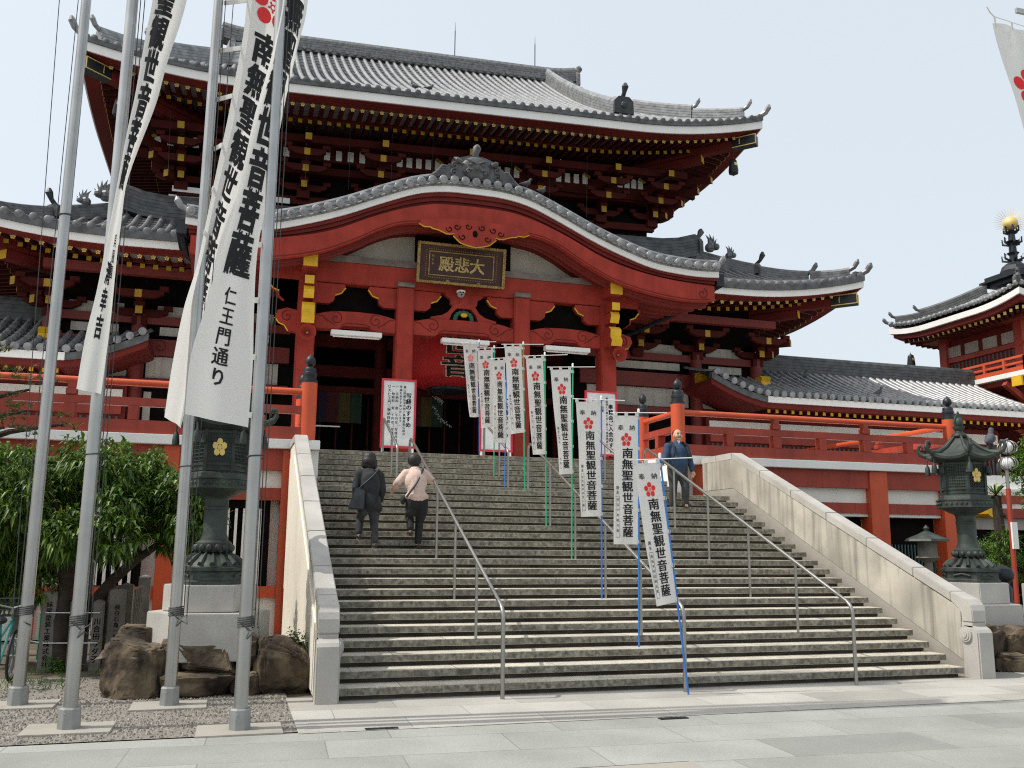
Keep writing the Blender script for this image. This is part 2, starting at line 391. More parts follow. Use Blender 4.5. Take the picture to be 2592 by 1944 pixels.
def flat(name, x0, x1, y0, y1, z, m):
    o = one('add', [(x0, y0, z), (x1, y0, z), (x1, y1, z), (x0, y1, z)], [(0, 1, 2, 3)]).build(name, m)
    return props(o, kind='structure')
flat('ground', -600, 600, -200, 900, -.030, SOIL)
props(MB().build if False else one('add', [(-60, -60, -.004), (70, -60, -.004), (70, -1.93, -.004), (-60, -1.70, -.004)], [(0, 1, 2, 3)]).build('pavement', PAVE), kind='structure')
flat('forecourt_paving', -2.72, 40, -1.86, .42, .001, PAVE2)
flat('gravel_bed', -14, -2.70, -1.72, 3.0, -.008, GRAV)
b = MB()
for i in range(7500):
    x = rnd.uniform(-8.2, -2.74); y = rnd.uniform(-1.72, 1.1) if rnd.random() < .8 else rnd.uniform(.5, 2.6); r = rnd.uniform(.008, .022)
    if y > .75 and x > -4.9: continue
    a = rnd.uniform(0, 6.28); q = [(math.cos(a+t)*r*rnd.uniform(.7, 1.2), math.sin(a+t)*r*rnd.uniform(.7, 1.2)) for t in (0, 1.57, 3.14, 4.71)]
    b.add([(x+u, y+v, -.008) for u, v in q]+[(x+u*.55, y+v*.55, -.008+r*.8) for u, v in q], [(4, 5, 6, 7), (0, 1, 5, 4), (1, 2, 6, 5), (2, 3, 7, 6), (3, 0, 4, 7)])
props(b.build('gravel', PEB), kind='stuff')
# drain slots in the joint of the forecourt and a sunken cover at the near kerb
for x, y in ((-2.05, -1.80), (1.15, -1.98), (6.9, -1.93)):
    o = MB(); o.box(x, x+.34, y-.045, y+.045, 0.0, .006)
    for i in range(5): o.box(x+.03+i*.06, x+.05+i*.06, y-.035, y+.035, .006, .009)
    props(o.build('drain_grate', BLACKM), {-2.05: 'small dark drain grate left of the lowest step', 1.15: 'small dark drain grate in front of the stair handrails', 6.9: 'small dark drain grate near the right foot of the stairs'}[x], 'drain grate', 'drain grates in the paving')
o = thing('kerb_slab', 'low dark slab edge at the bottom of the pavement', 'slab', (-.6, -4.6, 0))
one('box', -1.9, .47, -5.6, -4.02, -.003, .025).build('slab', CONC, o, bevel=.005); one('box', -1.9, .47, -4.02, -3.99, -.003, .02).build('edge_strip', BLACKM, o)

# ---- stairs
RISE, RUN, Y21 = .15, .35, 8.0
def sy(n): return (n-1)*RUN if n <= 20 else Y21+(n-21)*RUN
SX0, SX1 = -2.15, 7.06
TX0, TX1 = -1.78, 6.55
st = thing('stone_staircase', 'wide grey granite staircase rising to the red hall', 'stairs', (XC, 0, 0))
for n in range(1, 28):
    x0, x1 = (SX0, SX1) if n <= 20 else (TX0, TX1)
    y0 = sy(n); y1 = (sy(n+1) if n < 27 else 11.0)+.08; z = n*RISE
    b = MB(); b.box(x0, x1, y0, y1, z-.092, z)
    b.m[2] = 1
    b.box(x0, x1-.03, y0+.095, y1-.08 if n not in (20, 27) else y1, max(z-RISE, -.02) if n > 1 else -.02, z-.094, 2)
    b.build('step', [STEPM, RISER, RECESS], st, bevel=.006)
# cheek walls with coping, newel and scroll
def cope_z(y): return 1.10+.4286*y if y < 6.72 else 1.10+.4286*6.72
for side, x0, x1 in (('L', -2.41, -2.155), ('R', 7.185, 7.44)):
    inner = x1 if side == 'L' else x0
    wall = MB()
    body = [(.12, .0), (.12, .98), (6.72, cope_z(6.72)-.13), (8.12, cope_z(6.72)-.13), (8.12, 0)]
    wall.prism(body, 'x', x0+.02, x1-.02)
    w_ = wall.build('cheek_wall', CREAM if side == 'L' else PANEL, st)
    pn = MB(); px0, px1 = (x1-.02, x1-.004) if side == 'L' else (x0+.004, x0+.02)
    base = .17; pts = [(.14, base+.06), (.14, .97), (6.72, cope_z(6.72)-.135), (8.1, cope_z(6.72)-.135), (8.1, 3.19), (6.72, 3.19)]
    pn.prism(pts, 'x', px0, px1); pn.build('wall_panel', PANEL, w_)
    sk = MB(); sk.prism([(.14, 0), (.14, base+.05), (6.72, 3.18), (8.1, 3.18), (8.1, 0)], 'x', px0+(0 if side == 'L' else .004), px1-(.004 if side == 'L' else 0)); sk.build('skirting', CONC, w_)
    if side == 'L':   # outer face: three stepped cream ribs
        o2 = MB(); o2.prism([(.3, .05), (.3, .8), (6.6, 3.55), (7.9, 3.6), (7.9, 1.0), (3.0, .35), (1.2, .05)], 'x', x0+.0, x0+.02); o2.build('outer_panel', CREAM, w_)
    cp = MB(); L_ = 6.72/6
    for i in range(6):
        ya, yb = (.32 if i == 0 else i*L_+.004), (i+1)*L_-.004
        cp.prism([(ya, cope_z(ya)-.15), (ya, cope_z(ya)), (yb, cope_z(yb)), (yb, cope_z(yb)-.15)], 'x', x0, x1)
    zt = cope_z(6.72)
    for i in range(2):
        ya, yb = 6.724+i*.72, 6.724+(i+1)*.72-.008; cp.prism([(ya, zt-.15), (ya, zt), (yb, zt), (yb, zt-.15)], 'x', x0, x1)
    cp.build('coping', GRANITE, w_, bevel=.012)
    nose = [(.32, cope_z(.32)-.15), (.318, cope_z(.318)), (.1, 1.19-.03), (-.01, 1.13), (-.075, 1.05), (-.1, .97), (-.1, .80), (.12, .80), (.13, .93), (.2, 1.0)]
    one('prism', nose, 'x', x0, x1).build('coping_nose', GRANITE, w_, bevel=.012)
    one('box', x0+.008, x1-.008, -.085, .14, .62, .798).build('neck_block', GRANITE, w_, bevel=.006)
    nw = MB(); nw.prism([(-.20, -.02), (-.20, .655), (-.17, .70), (-.09, .745), (.10, .745), (.14, .70), (.14, -.02)], 'x', x0-.012, x1+.012)
    nv = nw.build('newel_post', GRANITE, w_, bevel=.02)
    sc_ = MB(); sx = x1+.012 if side == 'L' else x0-.012; d = 1 if side == 'L' else -1
    for r, t in ((.115, .03), (.085, .042), (.05, .054)):
        k = len(sc_.v); sc_.lathe([(r, 0), (r, t)], 20, (0, 0, 0), 0, 0)
        for i in range(k, len(sc_.v)):
            a, c_, e = sc_.v[i]; sc_.v[i] = (sx+d*e, .03+a, .62+c_)
    sc_.build('scroll', GRANITE, w_)

# ---- podium under the hall, its white edge slab, red posts and barred windows
pod = thing('temple_podium', 'red and white podium with white slab edge under the hall balcony', 'podium', (XC, 9, 0))
YF = 8.25
FX0, FX1 = -14.0, 15.05
sl = MB()
for x0, x1 in ((FX0, TX0), (TX1, FX1)):
    sl.box(x0, x1, YF, 17.8, 3.85, 4.05)
sl.box(TX0, TX1, 10.95, 17.8, 3.85, 4.045)
sl.build('floor_slab', WFASC, pod, bevel=.01)
core = MB()
for x0, x1 in ((FX0+.3, TX0-.02), (TX1+.02, FX1-.5)): core.box(x0, x1, YF+.55, 17.6, 0, 3.84)
core.box(TX0-.02, TX1+.02, 11.05, 17.6, 0, 3.84)
core.build('core_wall', WHITE, pod)
rw = MB()
for x0, x1 in ((TX0-.24, TX0-.005), (TX1+.005, TX1+.24)): rw.box(x0, x1, YF+.2, 11.0, 2.95, 3.84)
rw.build('stair_side_wall', WFASC, pod)
for x0, x1 in ((FX0+.2, -2.28), (7.3, FX1-.3)):
    one('box', x0, x1, YF+.16, YF+.5, 3.40, 3.85).build('edge_beam', VERM2, pod)
    one('box', x0, x1, YF+.22, YF+.5, 2.77, 3.03).build('middle_beam', VERM2, pod)
    one('box', x0, x1, YF+.30, YF+.5, 3.032, 3.398).build('upper_panel', WHITE, pod)
one('box', FX0+.2, -2.28, YF+.22, YF+.5, .77, 1.0).build('sill_beam', VERM, pod)
one('box', FX0+.2, -2.28, YF+.30, YF+.5, 0, .768).build('base_panel', WHITE, pod)
one('box', 7.3, FX1-.3, YF+.27, YF+.5, 2.69, 2.768).build('lintel_strip', WFASC, pod)
for x in (-2.37, -4.75, -7.2, -9.7, -12.1): one('box', x-.16, x+.16, YF+.12, YF+.52, 0, 3.84).build('red_post', VERM, pod, bevel=.01)
for x in (7.55, 12.35, 14.6): one('box', x-.27, x+.27, YF+.12, YF+.6, 0, 3.84).build('red_post', VERM, pod, bevel=.01)
for xa, xb in ((-4.05, -2.72), (-6.5, -5.2), (-9.0, -7.6)):
    f = MB(); f.box(xa, xb, YF+.48, YF+.50, 1.02, 2.75)
    wn = f.build('window', DARK, pod)
    one('box', xa, xa+.1, YF+.36, YF+.48, 1.002, 2.765).build('window_frame', DARK, wn); one('box', xb-.14, xb, YF+.36, YF+.48, 1.002, 2.765).build('window_frame', DARK, wn)
    one('box', xa+.1, xb-.14, YF+.36, YF+.48, 2.60, 2.765).build('window_frame', DARK, wn)
    n_ = 7
    for i in range(n_):
        xx = xa+.16+(xb-xa-.36)*i/(n_-1); one('box', xx-.028, xx+.028, YF+.38, YF+.44, 1.03, 2.6).build('window_bar', WFASC, wn)
# wing right of the stairs: dark sheets stand for the shade in open bays under the lintel
dk = MB(); dk.box(7.9, 12.05, YF+.52, YF+.548, .02, 2.68); dk.box(12.65, 14.3, YF+.52, YF+.548, .02, 2.68); dk.build('shaded_bay', DARK, pod)
bz = MB()
for i in range(14): bz.box(12.9+i*.1, 12.93+i*.1, YF+.46, YF+.5, .3, 2.0)
bz.build('green_lattice', mat('lattice_green', (.05, .10, .09), .6), pod)

# ---- balcony railings with onion-topped posts
def giboshi(o, x, y, zt=5.3, r=.17):
    p = MB(); p.lathe([(r, 4.05), (r, zt)], 20, (x, y, 0)); ps = p.build('post', VERM, o, smooth=True)
    c = MB(); c.lathe([(r*1.02, zt), (r*1.02, zt+.055), (r*.86, zt+.07), (r*.86, zt+.15), (r*.92, zt+.16), (r*.92, zt+.215), (r*.80, zt+.235), (r*.80, zt+.30), (r*.72, zt+.325), (r*.3, zt+.335), (r*.26, zt+.37),
        (r*.45, zt+.385), (r*.66, zt+.43), (r*.68, zt+.48), (r*.58, zt+.54), (r*.34, zt+.59), (r*.1, zt+.62), (.004, zt+.645)], 18, (x, y, 0))
    c.build('finial', BLACKM, ps, smooth=True)
def rail_run(o, p, q, nposts, ends=True):
    (x0, y0), (x1, y1) = p, q
    t = MB(); t.tube([(x0, y0, 5.10), (x1, y1, 5.10)], .072, 12); t.build('top_rail', VERM, o, smooth=True)
    m_ = MB(); m_.bar((x0, y0, 4.70), (x1, y1, 4.70), .16, .17); m_.build('middle_rail', VERM2, o, bevel=.008)
    m_ = MB(); m_.bar((x0, y0, 4.19), (x1, y1, 4.19), .2, .27); m_.build('bottom_board', VERM2, o, bevel=.008)
    for i in range(nposts):
        f = (i+.5)/nposts if not ends else (i+1)/(nposts+1)
        x, y = lerp(x0, x1, f), lerp(y0, y1, f)
        b = MB(); d = Vector((x1-x0, y1-y0, 0)).normalized()
        if i % 2 == 0: b.bar(Vector((x, y, 4.32)), Vector((x, y, 4.615)), .2, .2, 0, d)
        else:
            b.bar(Vector((x, y, 4.32)), Vector((x, y, 4.615)), .22, .22, 0, d); b.bar(Vector((x, y, 4.787)), Vector((x, y, 4.92)), .22, .2, 0, d); b.bar(Vector((x, y, 4.922)), Vector((x, y, 5.06)), .15, .16, 0, d)
        b.build('baluster', VERM2, o, bevel=.01)
YR = 8.40
rl = thing('balcony_railing', 'vermilion balcony railing with onion-topped posts left of the stairs', 'railing', (-2.05, YR, 4.05), 'vermilion balcony railings')
giboshi(rl, -2.05, YR); rail_run(rl, (-2.0, YR), (-13.8, YR), 9); giboshi(rl, -2.05, 10.4, 5.24, .15); rail_run(rl, (-2.05, YR), (-2.05, 10.4), 1); giboshi(rl, -13.9, YR)
rr = thing('balcony_railing', 'vermilion balcony railing with onion-topped posts right of the stairs', 'railing', (6.68, YR, 4.05), 'vermilion balcony railings')
giboshi(rr, 6.72, YR); rail_run(rr, (6.77, YR), (14.65, YR), 5); giboshi(rr, 6.72, 10.4, 5.24, .15); rail_run(rr, (6.72, YR), (6.72, 10.4), 1)
giboshi(rr, 14.7, YR); rail_run(rr, (14.7, YR), (14.7, 15.5), 4)

# ---- steel handrails
def handrail(label, x, posts, rail, gr='steel handrails on the stairs'):
    o = thing('handrail', label, 'handrail', (x, posts[0][0], posts[0][1]), gr)
    b = MB(); b.tube([(x, y, z) for y, z in rail], .027, 10); b.build('rail', STEEL, o, smooth=True)
    for i, (y, z0, z1) in enumerate(posts):
        if i == 0: continue
        b = MB(); b.tube([(x, y, z0), (x, y, z1)], .021, 8); b.build('post', STEEL, o, smooth=True)
    return o
for x, nm in ((-.16, 'left'), (2.33, 'middle'), (4.95, 'right')):
    zr = lambda y: 1.13+.4286*(y+.25)
    rail = [(-.30, 0), (-.30, .96), (-.29, 1.02), (-.25, 1.08), (-.18, 1.13)]+[(6.3, zr(6.3)-.02), (6.42, zr(6.42)-.04), (6.5, zr(6.5)-.1), (6.54, zr(6.54)-.2), (6.54, 3.0)]
    posts = [(-.3, 0, 0)]+[(y, (int(y/RUN)+1)*RISE, zr(y)-.01) for y in (1.05, 2.40, 3.78, 5.14)]
    handrail({'left': 'lower steel handrail beside the two women climbing', 'middle': 'lower steel handrail running behind the white flags up the stair centre', 'right': 'lower steel handrail gripped by the man in blue'}[nm], x, posts, rail)
    zu = lambda y: 3.98+.4286*(y-8.06)
    rail = [(8.02, 3.15), (8.02, 3.86), (8.03, 3.93), (8.08, 3.99)]+[(9.95, zu(9.95)), (10.04, zu(10.04)), (10.1, zu(10.1)-.06), (10.12, zu(10.1)-.16), (10.12, 4.05)]
    handrail({'left': 'short upper steel handrail in front of the white notice board', 'middle': 'short upper steel handrail behind the highest white flags', 'right': 'short upper steel handrail beside the right-hand railing post'}[nm], x, [(8.02, 3.15, 0), (8.75, 3.45, zu(8.75)-.01)], rail)
# ---------------- main hall ----------------
hall = thing('temple_hall', 'large red two-tiered temple hall with grey tiled roofs and curved porch gable', 'temple hall', (XC, 17, 4.05))
mat('shaded_ochre', (.42, .25, .015), .6, .15, 3)  # ochre darkened to carry the shade under the eaves
class Roof:
    def __init__(s, W, ye, yr, ze, zr, a, L, c0, tilt, xc=XC): s.W, s.ye, s.yr, s.ze, s.zr, s.a, s.L, s.c0, s.tilt, s.xc = W, ye, yr, ze, zr, a, L, c0, tilt, xc
    def lift(s, c): return s.L*max(0, 1-c/s.c0)**2
    def prof(s, d):
        t = d/(s.yr-s.ye); return s.ze+(s.zr-s.ze)*(s.a*t+(1-s.a)*t*t)
    def zf(s, u, d, c): return s.prof(d)+s.lift(c)*max(0, 1-d/(s.yr-s.ye))**2+s.tilt*u*(1+s.tk*d/(s.yr-s.ye))
    def front(s, u, d): return Vector((s.xc+u, s.ye+d, s.zf(u, d, s.W-abs(u))))
    def side(s, sg, v, d):        # v metres back from the front corner along the side eave
        u = sg*(s.W-d); return Vector((s.xc+u, s.ye+v, s.zf(u, d, min(v, s.depth-v))))
    depth = 40; tk = 0.0
def tile_field(mb, fn, cols, dtop, pitch, r, rows=.32, m=0, pm=1):
    """rows of round cover tiles and stepped pan tiles; fn(c, d) -> point, dtop(c) -> run of that column"""
    n = 6
    for c in cols:
        D = dtop(c)
        if D < .25: continue
        k = max(2, int(D/rows)); base = len(mb.v); ring = 0; pts = []
        for i in range(k):
            for e, sc_ in ((0, 1.06), (.93, .92)):
                pts.append((fn(c, D*(i+e)/k), sc_))
        pts.append((fn(c, D), .92))
        ax = (fn(c+.01, D*.5)-fn(c-.01, D*.5)).normalized()
        for i, (p, sc_) in enumerate(pts):
            q0 = pts[max(0, i-1)][0]; q1 = pts[min(len(pts)-1, i+1)][0]; dr = (q1-q0).normalized(); nrm = ax.cross(dr).normalized()
            if nrm.z < 0: nrm = -nrm
            for j in range(n):
                t = PI*j/(n-1); mb.v.append(tuple(p+ax*(math.cos(t)*r*sc_)+nrm*(math.sin(t)*r*sc_*1.05)))
        for i in range(len(pts)-1):
            for j in range(n-1):
                a = base+i*n+j; mb.f.append((a, a+1, a+n+1, a+n)); mb.m.append(m)
    for i in range(len(cols)-1):
        c0, c1 = cols[i], cols[i+1]; D0, D1 = dtop(c0), dtop(c1)
        if max(D0, D1) < .2: continue
        k = max(2, int(max(D0, D1)/rows)); mid = (c0+c1)/2
        for q in range(k):
            a0, a1 = D0*q/k, D0*(q+1)/k; b0, b1 = D1*q/k, D1*(q+1)/k; m0, m1 = (a0+b0)/2, (a1+b1)/2
            up_ = Vector((0, 0, .035)); dn = Vector((0, 0, -.045))
            mb.add([fn(c0, a0)+up_, fn(mid, m0)+up_+dn, fn(c1, b0)+up_, fn(c1, b1), fn(mid, m1)+dn, fn(c0, a1)], [(0, 1, 4, 5), (1, 2, 3, 4)], pm)
            mb.add([fn(c0, a0)+up_, fn(mid, m0)+up_+dn, fn(c1, b0)+up_, fn(c1, b0)-up_*.4, fn(mid, m0)+dn-up_*.4, fn(c0, a0)-up_*.4], [(0, 1, 4, 5), (1, 2, 3, 4)], pm)
def frange(a, b, st):
    n = max(1, round((b-a)/st)); return [a+(b-a)*i/n for i in range(n+1)]
def sweep(mb, pts, wd, h0, h1, m=0):
    """upright rectangular section along a path"""
    k = len(mb.v); n = len(pts)
    for i, p in enumerate(pts):
        d = pts[min(n-1, i+1)]-pts[max(0, i-1)]; s = Vector((d.y, -d.x, 0)).normalized()*wd/2
        for q, h in ((s, h0), (-s, h0), (-s, h1), (s, h1)): mb.v.append(tuple(p+q+Vector((0, 0, h))))
    for i in range(n-1):
        for j in range(4): mb.f.append((k+i*4+j, k+i*4+(j+1) % 4, k+i*4+4+(j+1) % 4, k+i*4+4+j)); mb.m.append(m)
    mb.f.append((k, k+1, k+2, k+3)); mb.m.append(m); e = k+(n-1)*4; mb.f.append((e+3, e+2, e+1, e)); mb.m.append(m)
def courses(mb, pts, wd, h, n=4, base=-.05):
    """ridge built of stacked tile courses with shadow lines and a round cap"""
    hh = (h-base)/n
    for i in range(n): sweep(mb, pts, wd*(1-.05*i), base+i*hh, base+(i+1)*hh-.022); sweep(mb, pts, wd*(.9-.05*i), base+(i+1)*hh-.024, base+(i+1)*hh+.002)
    mb.tube([p+Vector((0, 0, h+.02)) for p in pts], wd*.30, 8)
def horn(mb, p, d, h, r):
    """upswept tail tile"""
    d = Vector(d).normalized()
    mb.tube([p-d*h*.7, p, p+d*h*.35+Vector((0, 0, h*.18)), p+d*h*.6+Vector((0, 0, h*.55)), p+d*h*.66+Vector((0, 0, h*.8))], [r*.9, r, r*1.05, r*1.15, r*.5], 8)
def oni(mb, p, d, h, r):
    """end tile plate with a drop-shaped knob"""
    d = Vector(d).normalized(); s = Vector((d.y, -d.x, 0))
    out = [(-1, 0), (-.95, .75), (-.55, 1.0), (.55, 1.0), (.95, .75), (1, 0)]
    vs = [p+s*(a*r*1.2)+Vector((0, 0, b*h)) for a, b in out]; vs += [v+d*.14 for v in vs]; n = len(out)
    mb.add(vs, [tuple(range(n)), tuple(reversed(range(n, 2*n)))]+[(i, (i+1) % n, (i+1) % n+n, i+n) for i in range(n)])
    c = p+d*.1+Vector((0, 0, h)); mb.tube([c-d*.1, c+Vector((0, 0, .14))+d*.05, c+Vector((0, 0, .32))+d*.14, c+Vector((0, 0, .44))+d*.14], [r*.28, r*.26, r*.42, r*.16], 8)
    mb.ball(p+d*.15+Vector((0, 0, h*.5)), r*.42, 8, 0, (1, .5, 1))

def eave(parent, R, zmid, front_cut=0, gold=.3, d_gold=.5, d_yel=1.6, wall_d=3.3, fascia=.26, depth=18, ends=True):
    """white edge board, red mouldings, soffit and two tiers of rafters round the front and both sides"""
    def crv(W_, z, ins, lo=None, hi=None):
        us = [u for u in frange(-W_, W_, .45)]
        us = [u for u in us if lo is None or lo <= u <= hi]
        return [(R.xc+u, z+R.lift(W_-abs(u))+R.tilt*u) for u in us]
    spans = [(None, None)] if not front_cut else [(-R.W-1, -front_cut), (front_cut, R.W+1)]
    def front_strip(mb, ins, d0, d1, zl, zh, m=0):
        for lo, hi in spans: mb.strip(crv(R.W-ins, zh, ins, lo, hi), crv(R.W-ins, zl, ins, lo, hi), 'y', R.ye+d0, R.ye+d1, m)
    def side_strip(mb, ins, d0, d1, zl, zh):
        for sg in (-1, 1):
            vs = frange(ins, depth-ins, .45)
            f = lambda z: [(R.ye+v, z+R.lift(min(v, depth-v)-ins)+R.tilt*sg*(R.W-d0)) for v in vs]
            xa, xb = R.xc+sg*(R.W-d0), R.xc+sg*(R.W-d1); mb.strip(f(zh), f(zl), 'x', xa, xb)
    b = MB(); front_strip(b, 0, 0, .16, zmid-fascia/2, zmid+fascia/2); side_strip(b, .003, .003, .16, zmid-fascia/2, zmid+fascia/2); b.build('eave_board', WFASC, parent)
    b = MB(); zb = zmid-fascia/2
    for i, (d0, d1, h) in enumerate(((.05, .5, .03), (.17, .5, .05), (.30, .5, .07))):
        front_strip(b, d0, d0, d1-.004*i, zb-h, zb-h+.05); side_strip(b, d0+.002, d0+.002, d1-.004*i, zb-h, zb-h+.05)
    b.build('eave_moulding', DRED, parent)
    zs = zb-.10
    def soff(d): return zs+.10*d
    lift2 = lambda c, d: R.lift(c)*max(0, 1-d/6)
    b = MB()
    def g(s, t, d0, d1):
        d = lerp(d0, d1, t); W_ = R.W-d; u = (2*s-1)*W_; return (R.xc+u, R.ye+d, soff(d)+lift2(W_-abs(u), d)+R.tilt*u)
    b.grid(lambda s, t: g(s, t, .45, wall_d+.1), 60, 5)
    for sg in (-1, 1):
        def gs(s, t, sg=sg):
            d = lerp(.45, wall_d+.1, t); v = lerp(d, depth-d, s); return (R.xc+sg*(R.W-d), R.ye+v, soff(d)+lift2(min(v, depth-v)-d, d)+R.tilt*sg*(R.W-d))
        b.grid(gs, 40, 4)
    b.build('soffit', mat('soffit_paint', (.24, .20, .185), .8, .1, 2) if 'soffit_paint' not in MATS else MATS['soffit_paint'], parent)
    for tier, (d0, d1, hh, capm, nm) in enumerate(((d_gold, d_yel+.35, .13, GOLD, 'flying_rafters'), (d_yel, wall_d+.05, .15, MATS['shaded_ochre'], 'base_rafters'))):
        b = MB(); cap = MB(); drop = .0 if tier == 0 else .10
        for u in frange(-R.W+.25, R.W-.25, gold):
            if front_cut and abs(u) < front_cut-.1: continue
            dm = min(d1, R.W-abs(u)-.05)
            if dm < d0+.2: continue
            za = soff(d0)+lift2(R.W-d0-abs(u), d0)+R.tilt*u-drop; zc = soff(dm)+lift2(max(0, R.W-dm-abs(u)), dm)+R.tilt*u-drop
            x = R.xc+u; b.bar((x, R.ye+d0, za-hh/2), (x, R.ye+dm, zc-hh/2), .115, hh)
            if tier == 0: flower(cap, (x, R.ye+d0-.002, za-hh/2), .075, m=0)
            else: cap.box(x-.062, x+.062, R.ye+d0-.014, R.ye+d0-.002, za-hh+.0, za+.0)
        for sg in (-1, 1):
            for v in frange(.3, depth-.3, gold):
                dm = min(d1, v, depth-v)
                if dm < d0+.15: continue
                u0, u1 = sg*(R.W-d0), sg*(R.W-dm); c = min(v, depth-v)
                za = soff(d0)+lift2(c-d0, d0)+R.tilt*u0-drop; zc = soff(dm)+lift2(max(0, c-dm), dm)+R.tilt*u1-drop
                b.bar((R.xc+u0, R.ye+v, za-hh/2), (R.xc+u1, R.ye+v, zc-hh/2), .115, hh)
                cap.box(*sorted((R.xc+u0+sg*.002, R.xc+u0+sg*.014)), R.ye+v-.06, R.ye+v+.06, za-hh, za)
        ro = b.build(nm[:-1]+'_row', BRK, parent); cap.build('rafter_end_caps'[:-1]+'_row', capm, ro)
    # batten between the tiers
    b = MB(); front_strip(b, d_yel, d_yel+.02, d_yel+.16, soff(d_yel)-.11, soff(d_yel)-.0); side_strip(b, d_yel, d_yel+.02, d_yel+.16, soff(d_yel)-.11, soff(d_yel)); b.build('rafter_batten', DRED, parent)
    if ends:  # hip rafters with black and gold lacquered ends
        for sg in (-1, 1):
            def hp(d): u = sg*(R.W-d); return Vector((R.xc+u, R.ye+d, soff(d)+lift2(0, d)+R.tilt*u-.12))
            b = MB(); low = Vector((0, 0, .16)); hp0 = hp; hp = lambda d: hp0(d)-low
            b.bar(hp(.75), hp(wall_d), .30, .34); b.bar(hp(1.55)-Vector((0, 0, .26)), hp(wall_d)-Vector((0, 0, .3)), .30, .30); h = b.build('hip_rafter', DRED, parent)
            dr = (hp(.5)-hp(1.2)).normalized(); e = MB(); e.bar(hp(.16), hp(.748), .32, .38); e.build('lacquered_end', BLACKM, h)
            e = MB(); p = hp(.16)+dr*.004; sd = dr.cross(Vector((0, 0, 1))).normalized()
            for s2 in (-1, 1):
                a = hp(.16)+sd*(.165*s2); c_ = hp(.74)+sd*(.165*s2)
                for zz in (-.165, .165): e.bar(a+Vector((0, 0, zz)), c_+Vector((0, 0, zz)), .012, .03)
                e.bar(a+Vector((0, 0, -.17)), a+Vector((0, 0, .17)), .03, .02); q = lerp(a, c_, .7); e.bar(q+Vector((0, 0, -.1)), q+Vector((0, 0, .1)), .012, .1)
            e.build('gilt_edge', GOLD, h)
            y_ = MB(); p = hp(1.53)-Vector((0, 0, .26)); y_.bar(p+dr*.002, p+dr*.02, .30, .30); y_.build('yellow_end', YEL, h)

# ---- upper roof
mat('end_tile', (.04, .042, .045), .5, .3, 8)
UR = Roof(10.85, 14.5, 23.9, 15.62, 21.75, .80, .62, 4.8, .034); UR.depth = 18.8
b = MB(); WG = 7.0
def utop(u): return UR.yr-UR.ye if abs(u) <= WG else max(0, UR.W-abs(u))
cols = frange(-UR.W+.12, UR.W-.12, .305)
tile_field(b, UR.front, cols, utop, .305, .076)
for c in cols:
    p = UR.front(c, 0); b.lathe([(.1, -.02), (.1, .05), (.085, .065)], 10, (p.x, p.y, p.z+.01), 0, 2, 'y')
PAN = mat('pan_tile', (.085, .088, .092), .55, .3, 6, .1, 30)
ur = b.build('upper_roof', [TILE, PAN, TILED], hall, smooth=50)
b = MB()   # side slopes and back slope
for sg in (-1, 1):
    tile_field(b, lambda c, d, sg=sg: UR.side(sg, c, d), frange(.15, 18.6, .34), lambda c: min(c, 18.8-c, UR.W-WG+.05), .34, .09, 1.0)
b.grid(lambda s, t: (XC+(2*s-1)*lerp(UR.W, WG, t), 33.3-t*3.85, UR.prof(3.85*t)), 8, 3); b.grid(lambda s, t: (XC+(2*s-1)*WG, 29.45-t*5.55, UR.prof(3.85+t*5.55)), 4, 4)
b.build('side_slope', [TILE, PAN], ur, smooth=50)
b = MB()
for sg in (-1, 1):   # gable walls under the ridge ends
    y0 = UR.ye+UR.W-WG; ys = frange(0, UR.yr-y0, .5); pts = [(y0+q, UR.prof(y0-UR.ye+q)+.02+sg*WG*UR.tilt) for q in ys]; pts += [(2*UR.yr-y, z) for y, z in reversed(pts[:-1])]
    b.prism(pts, 'x', XC+sg*(WG-.9), XC+sg*(WG-.7))
b.build('gable_wall', DRED, ur)
b = MB()
for sg in (-1, 1):
    b.bar((XC+sg*(WG+.02), UR.ye+UR.W-WG-.1, UR.prof(3.75)+sg*WG*UR.tilt+.1), (XC+sg*(WG+.02), UR.yr, UR.zr+sg*WG*UR.tilt-.05), .25, .3)
    for k in range(14):
        d = 3.95+k*.38; p = UR.front(sg*WG, d); b.lathe([(.1, 0), (.1, .3)], 8, (p.x, p.y, p.z+.05), 0, 0, 'y'); b.tube([p+Vector((-sg*.5, 0, .1)), p+Vector((sg*.18, 0, .02))], .09, 7)
b.build('verge_tile_row', TILE, ur)
mat('ridge_tile', (.19, .19, .19), .55, .3, 9, .1, 30)
b = MB(); rp = [Vector((XC+u, UR.yr, UR.zr+UR.tilt*u+.35*max(0, (abs(u)-6)/1.5)**2*.5)) for u in frange(-7.45, 7.45, .5)]
courses(b, rp, .62, .46, 5, -.12)
for u in frange(-7.0, 7.0, .34): b.lathe([(.09, 0), (.09, .09)], 8, (XC+u, UR.yr-.32, UR.zr-.02+UR.tilt*u), 0, 0, 'y')
for sg in (-1, 1):
    p = Vector((XC+sg*7.42, UR.yr, UR.zr+UR.tilt*sg*7.4)); oni(b, p-Vector((0, 0, .2)), (sg, 0, 0), .7, .38); horn(b, p+Vector((0, 0, .52)), (sg, 0, 0), .45, .09)
b.build('main_ridge', MATS['ridge_tile'], ur)
b = MB(); e_ = MB()
for sg in (-1, 1):
    pts = [UR.front(sg*6.15, d) for d in frange(1.35, UR.yr-UR.ye-.1, .55)]
    courses(b, pts, .42, .5, 5); oni(e_, pts[0]-Vector((0, .12, 0)), (0, -1, 0), .62, .30)
b.build('descending_ridge', TILE, ur); e_.build('ridge_end_tile', MATS['end_tile'], ur)
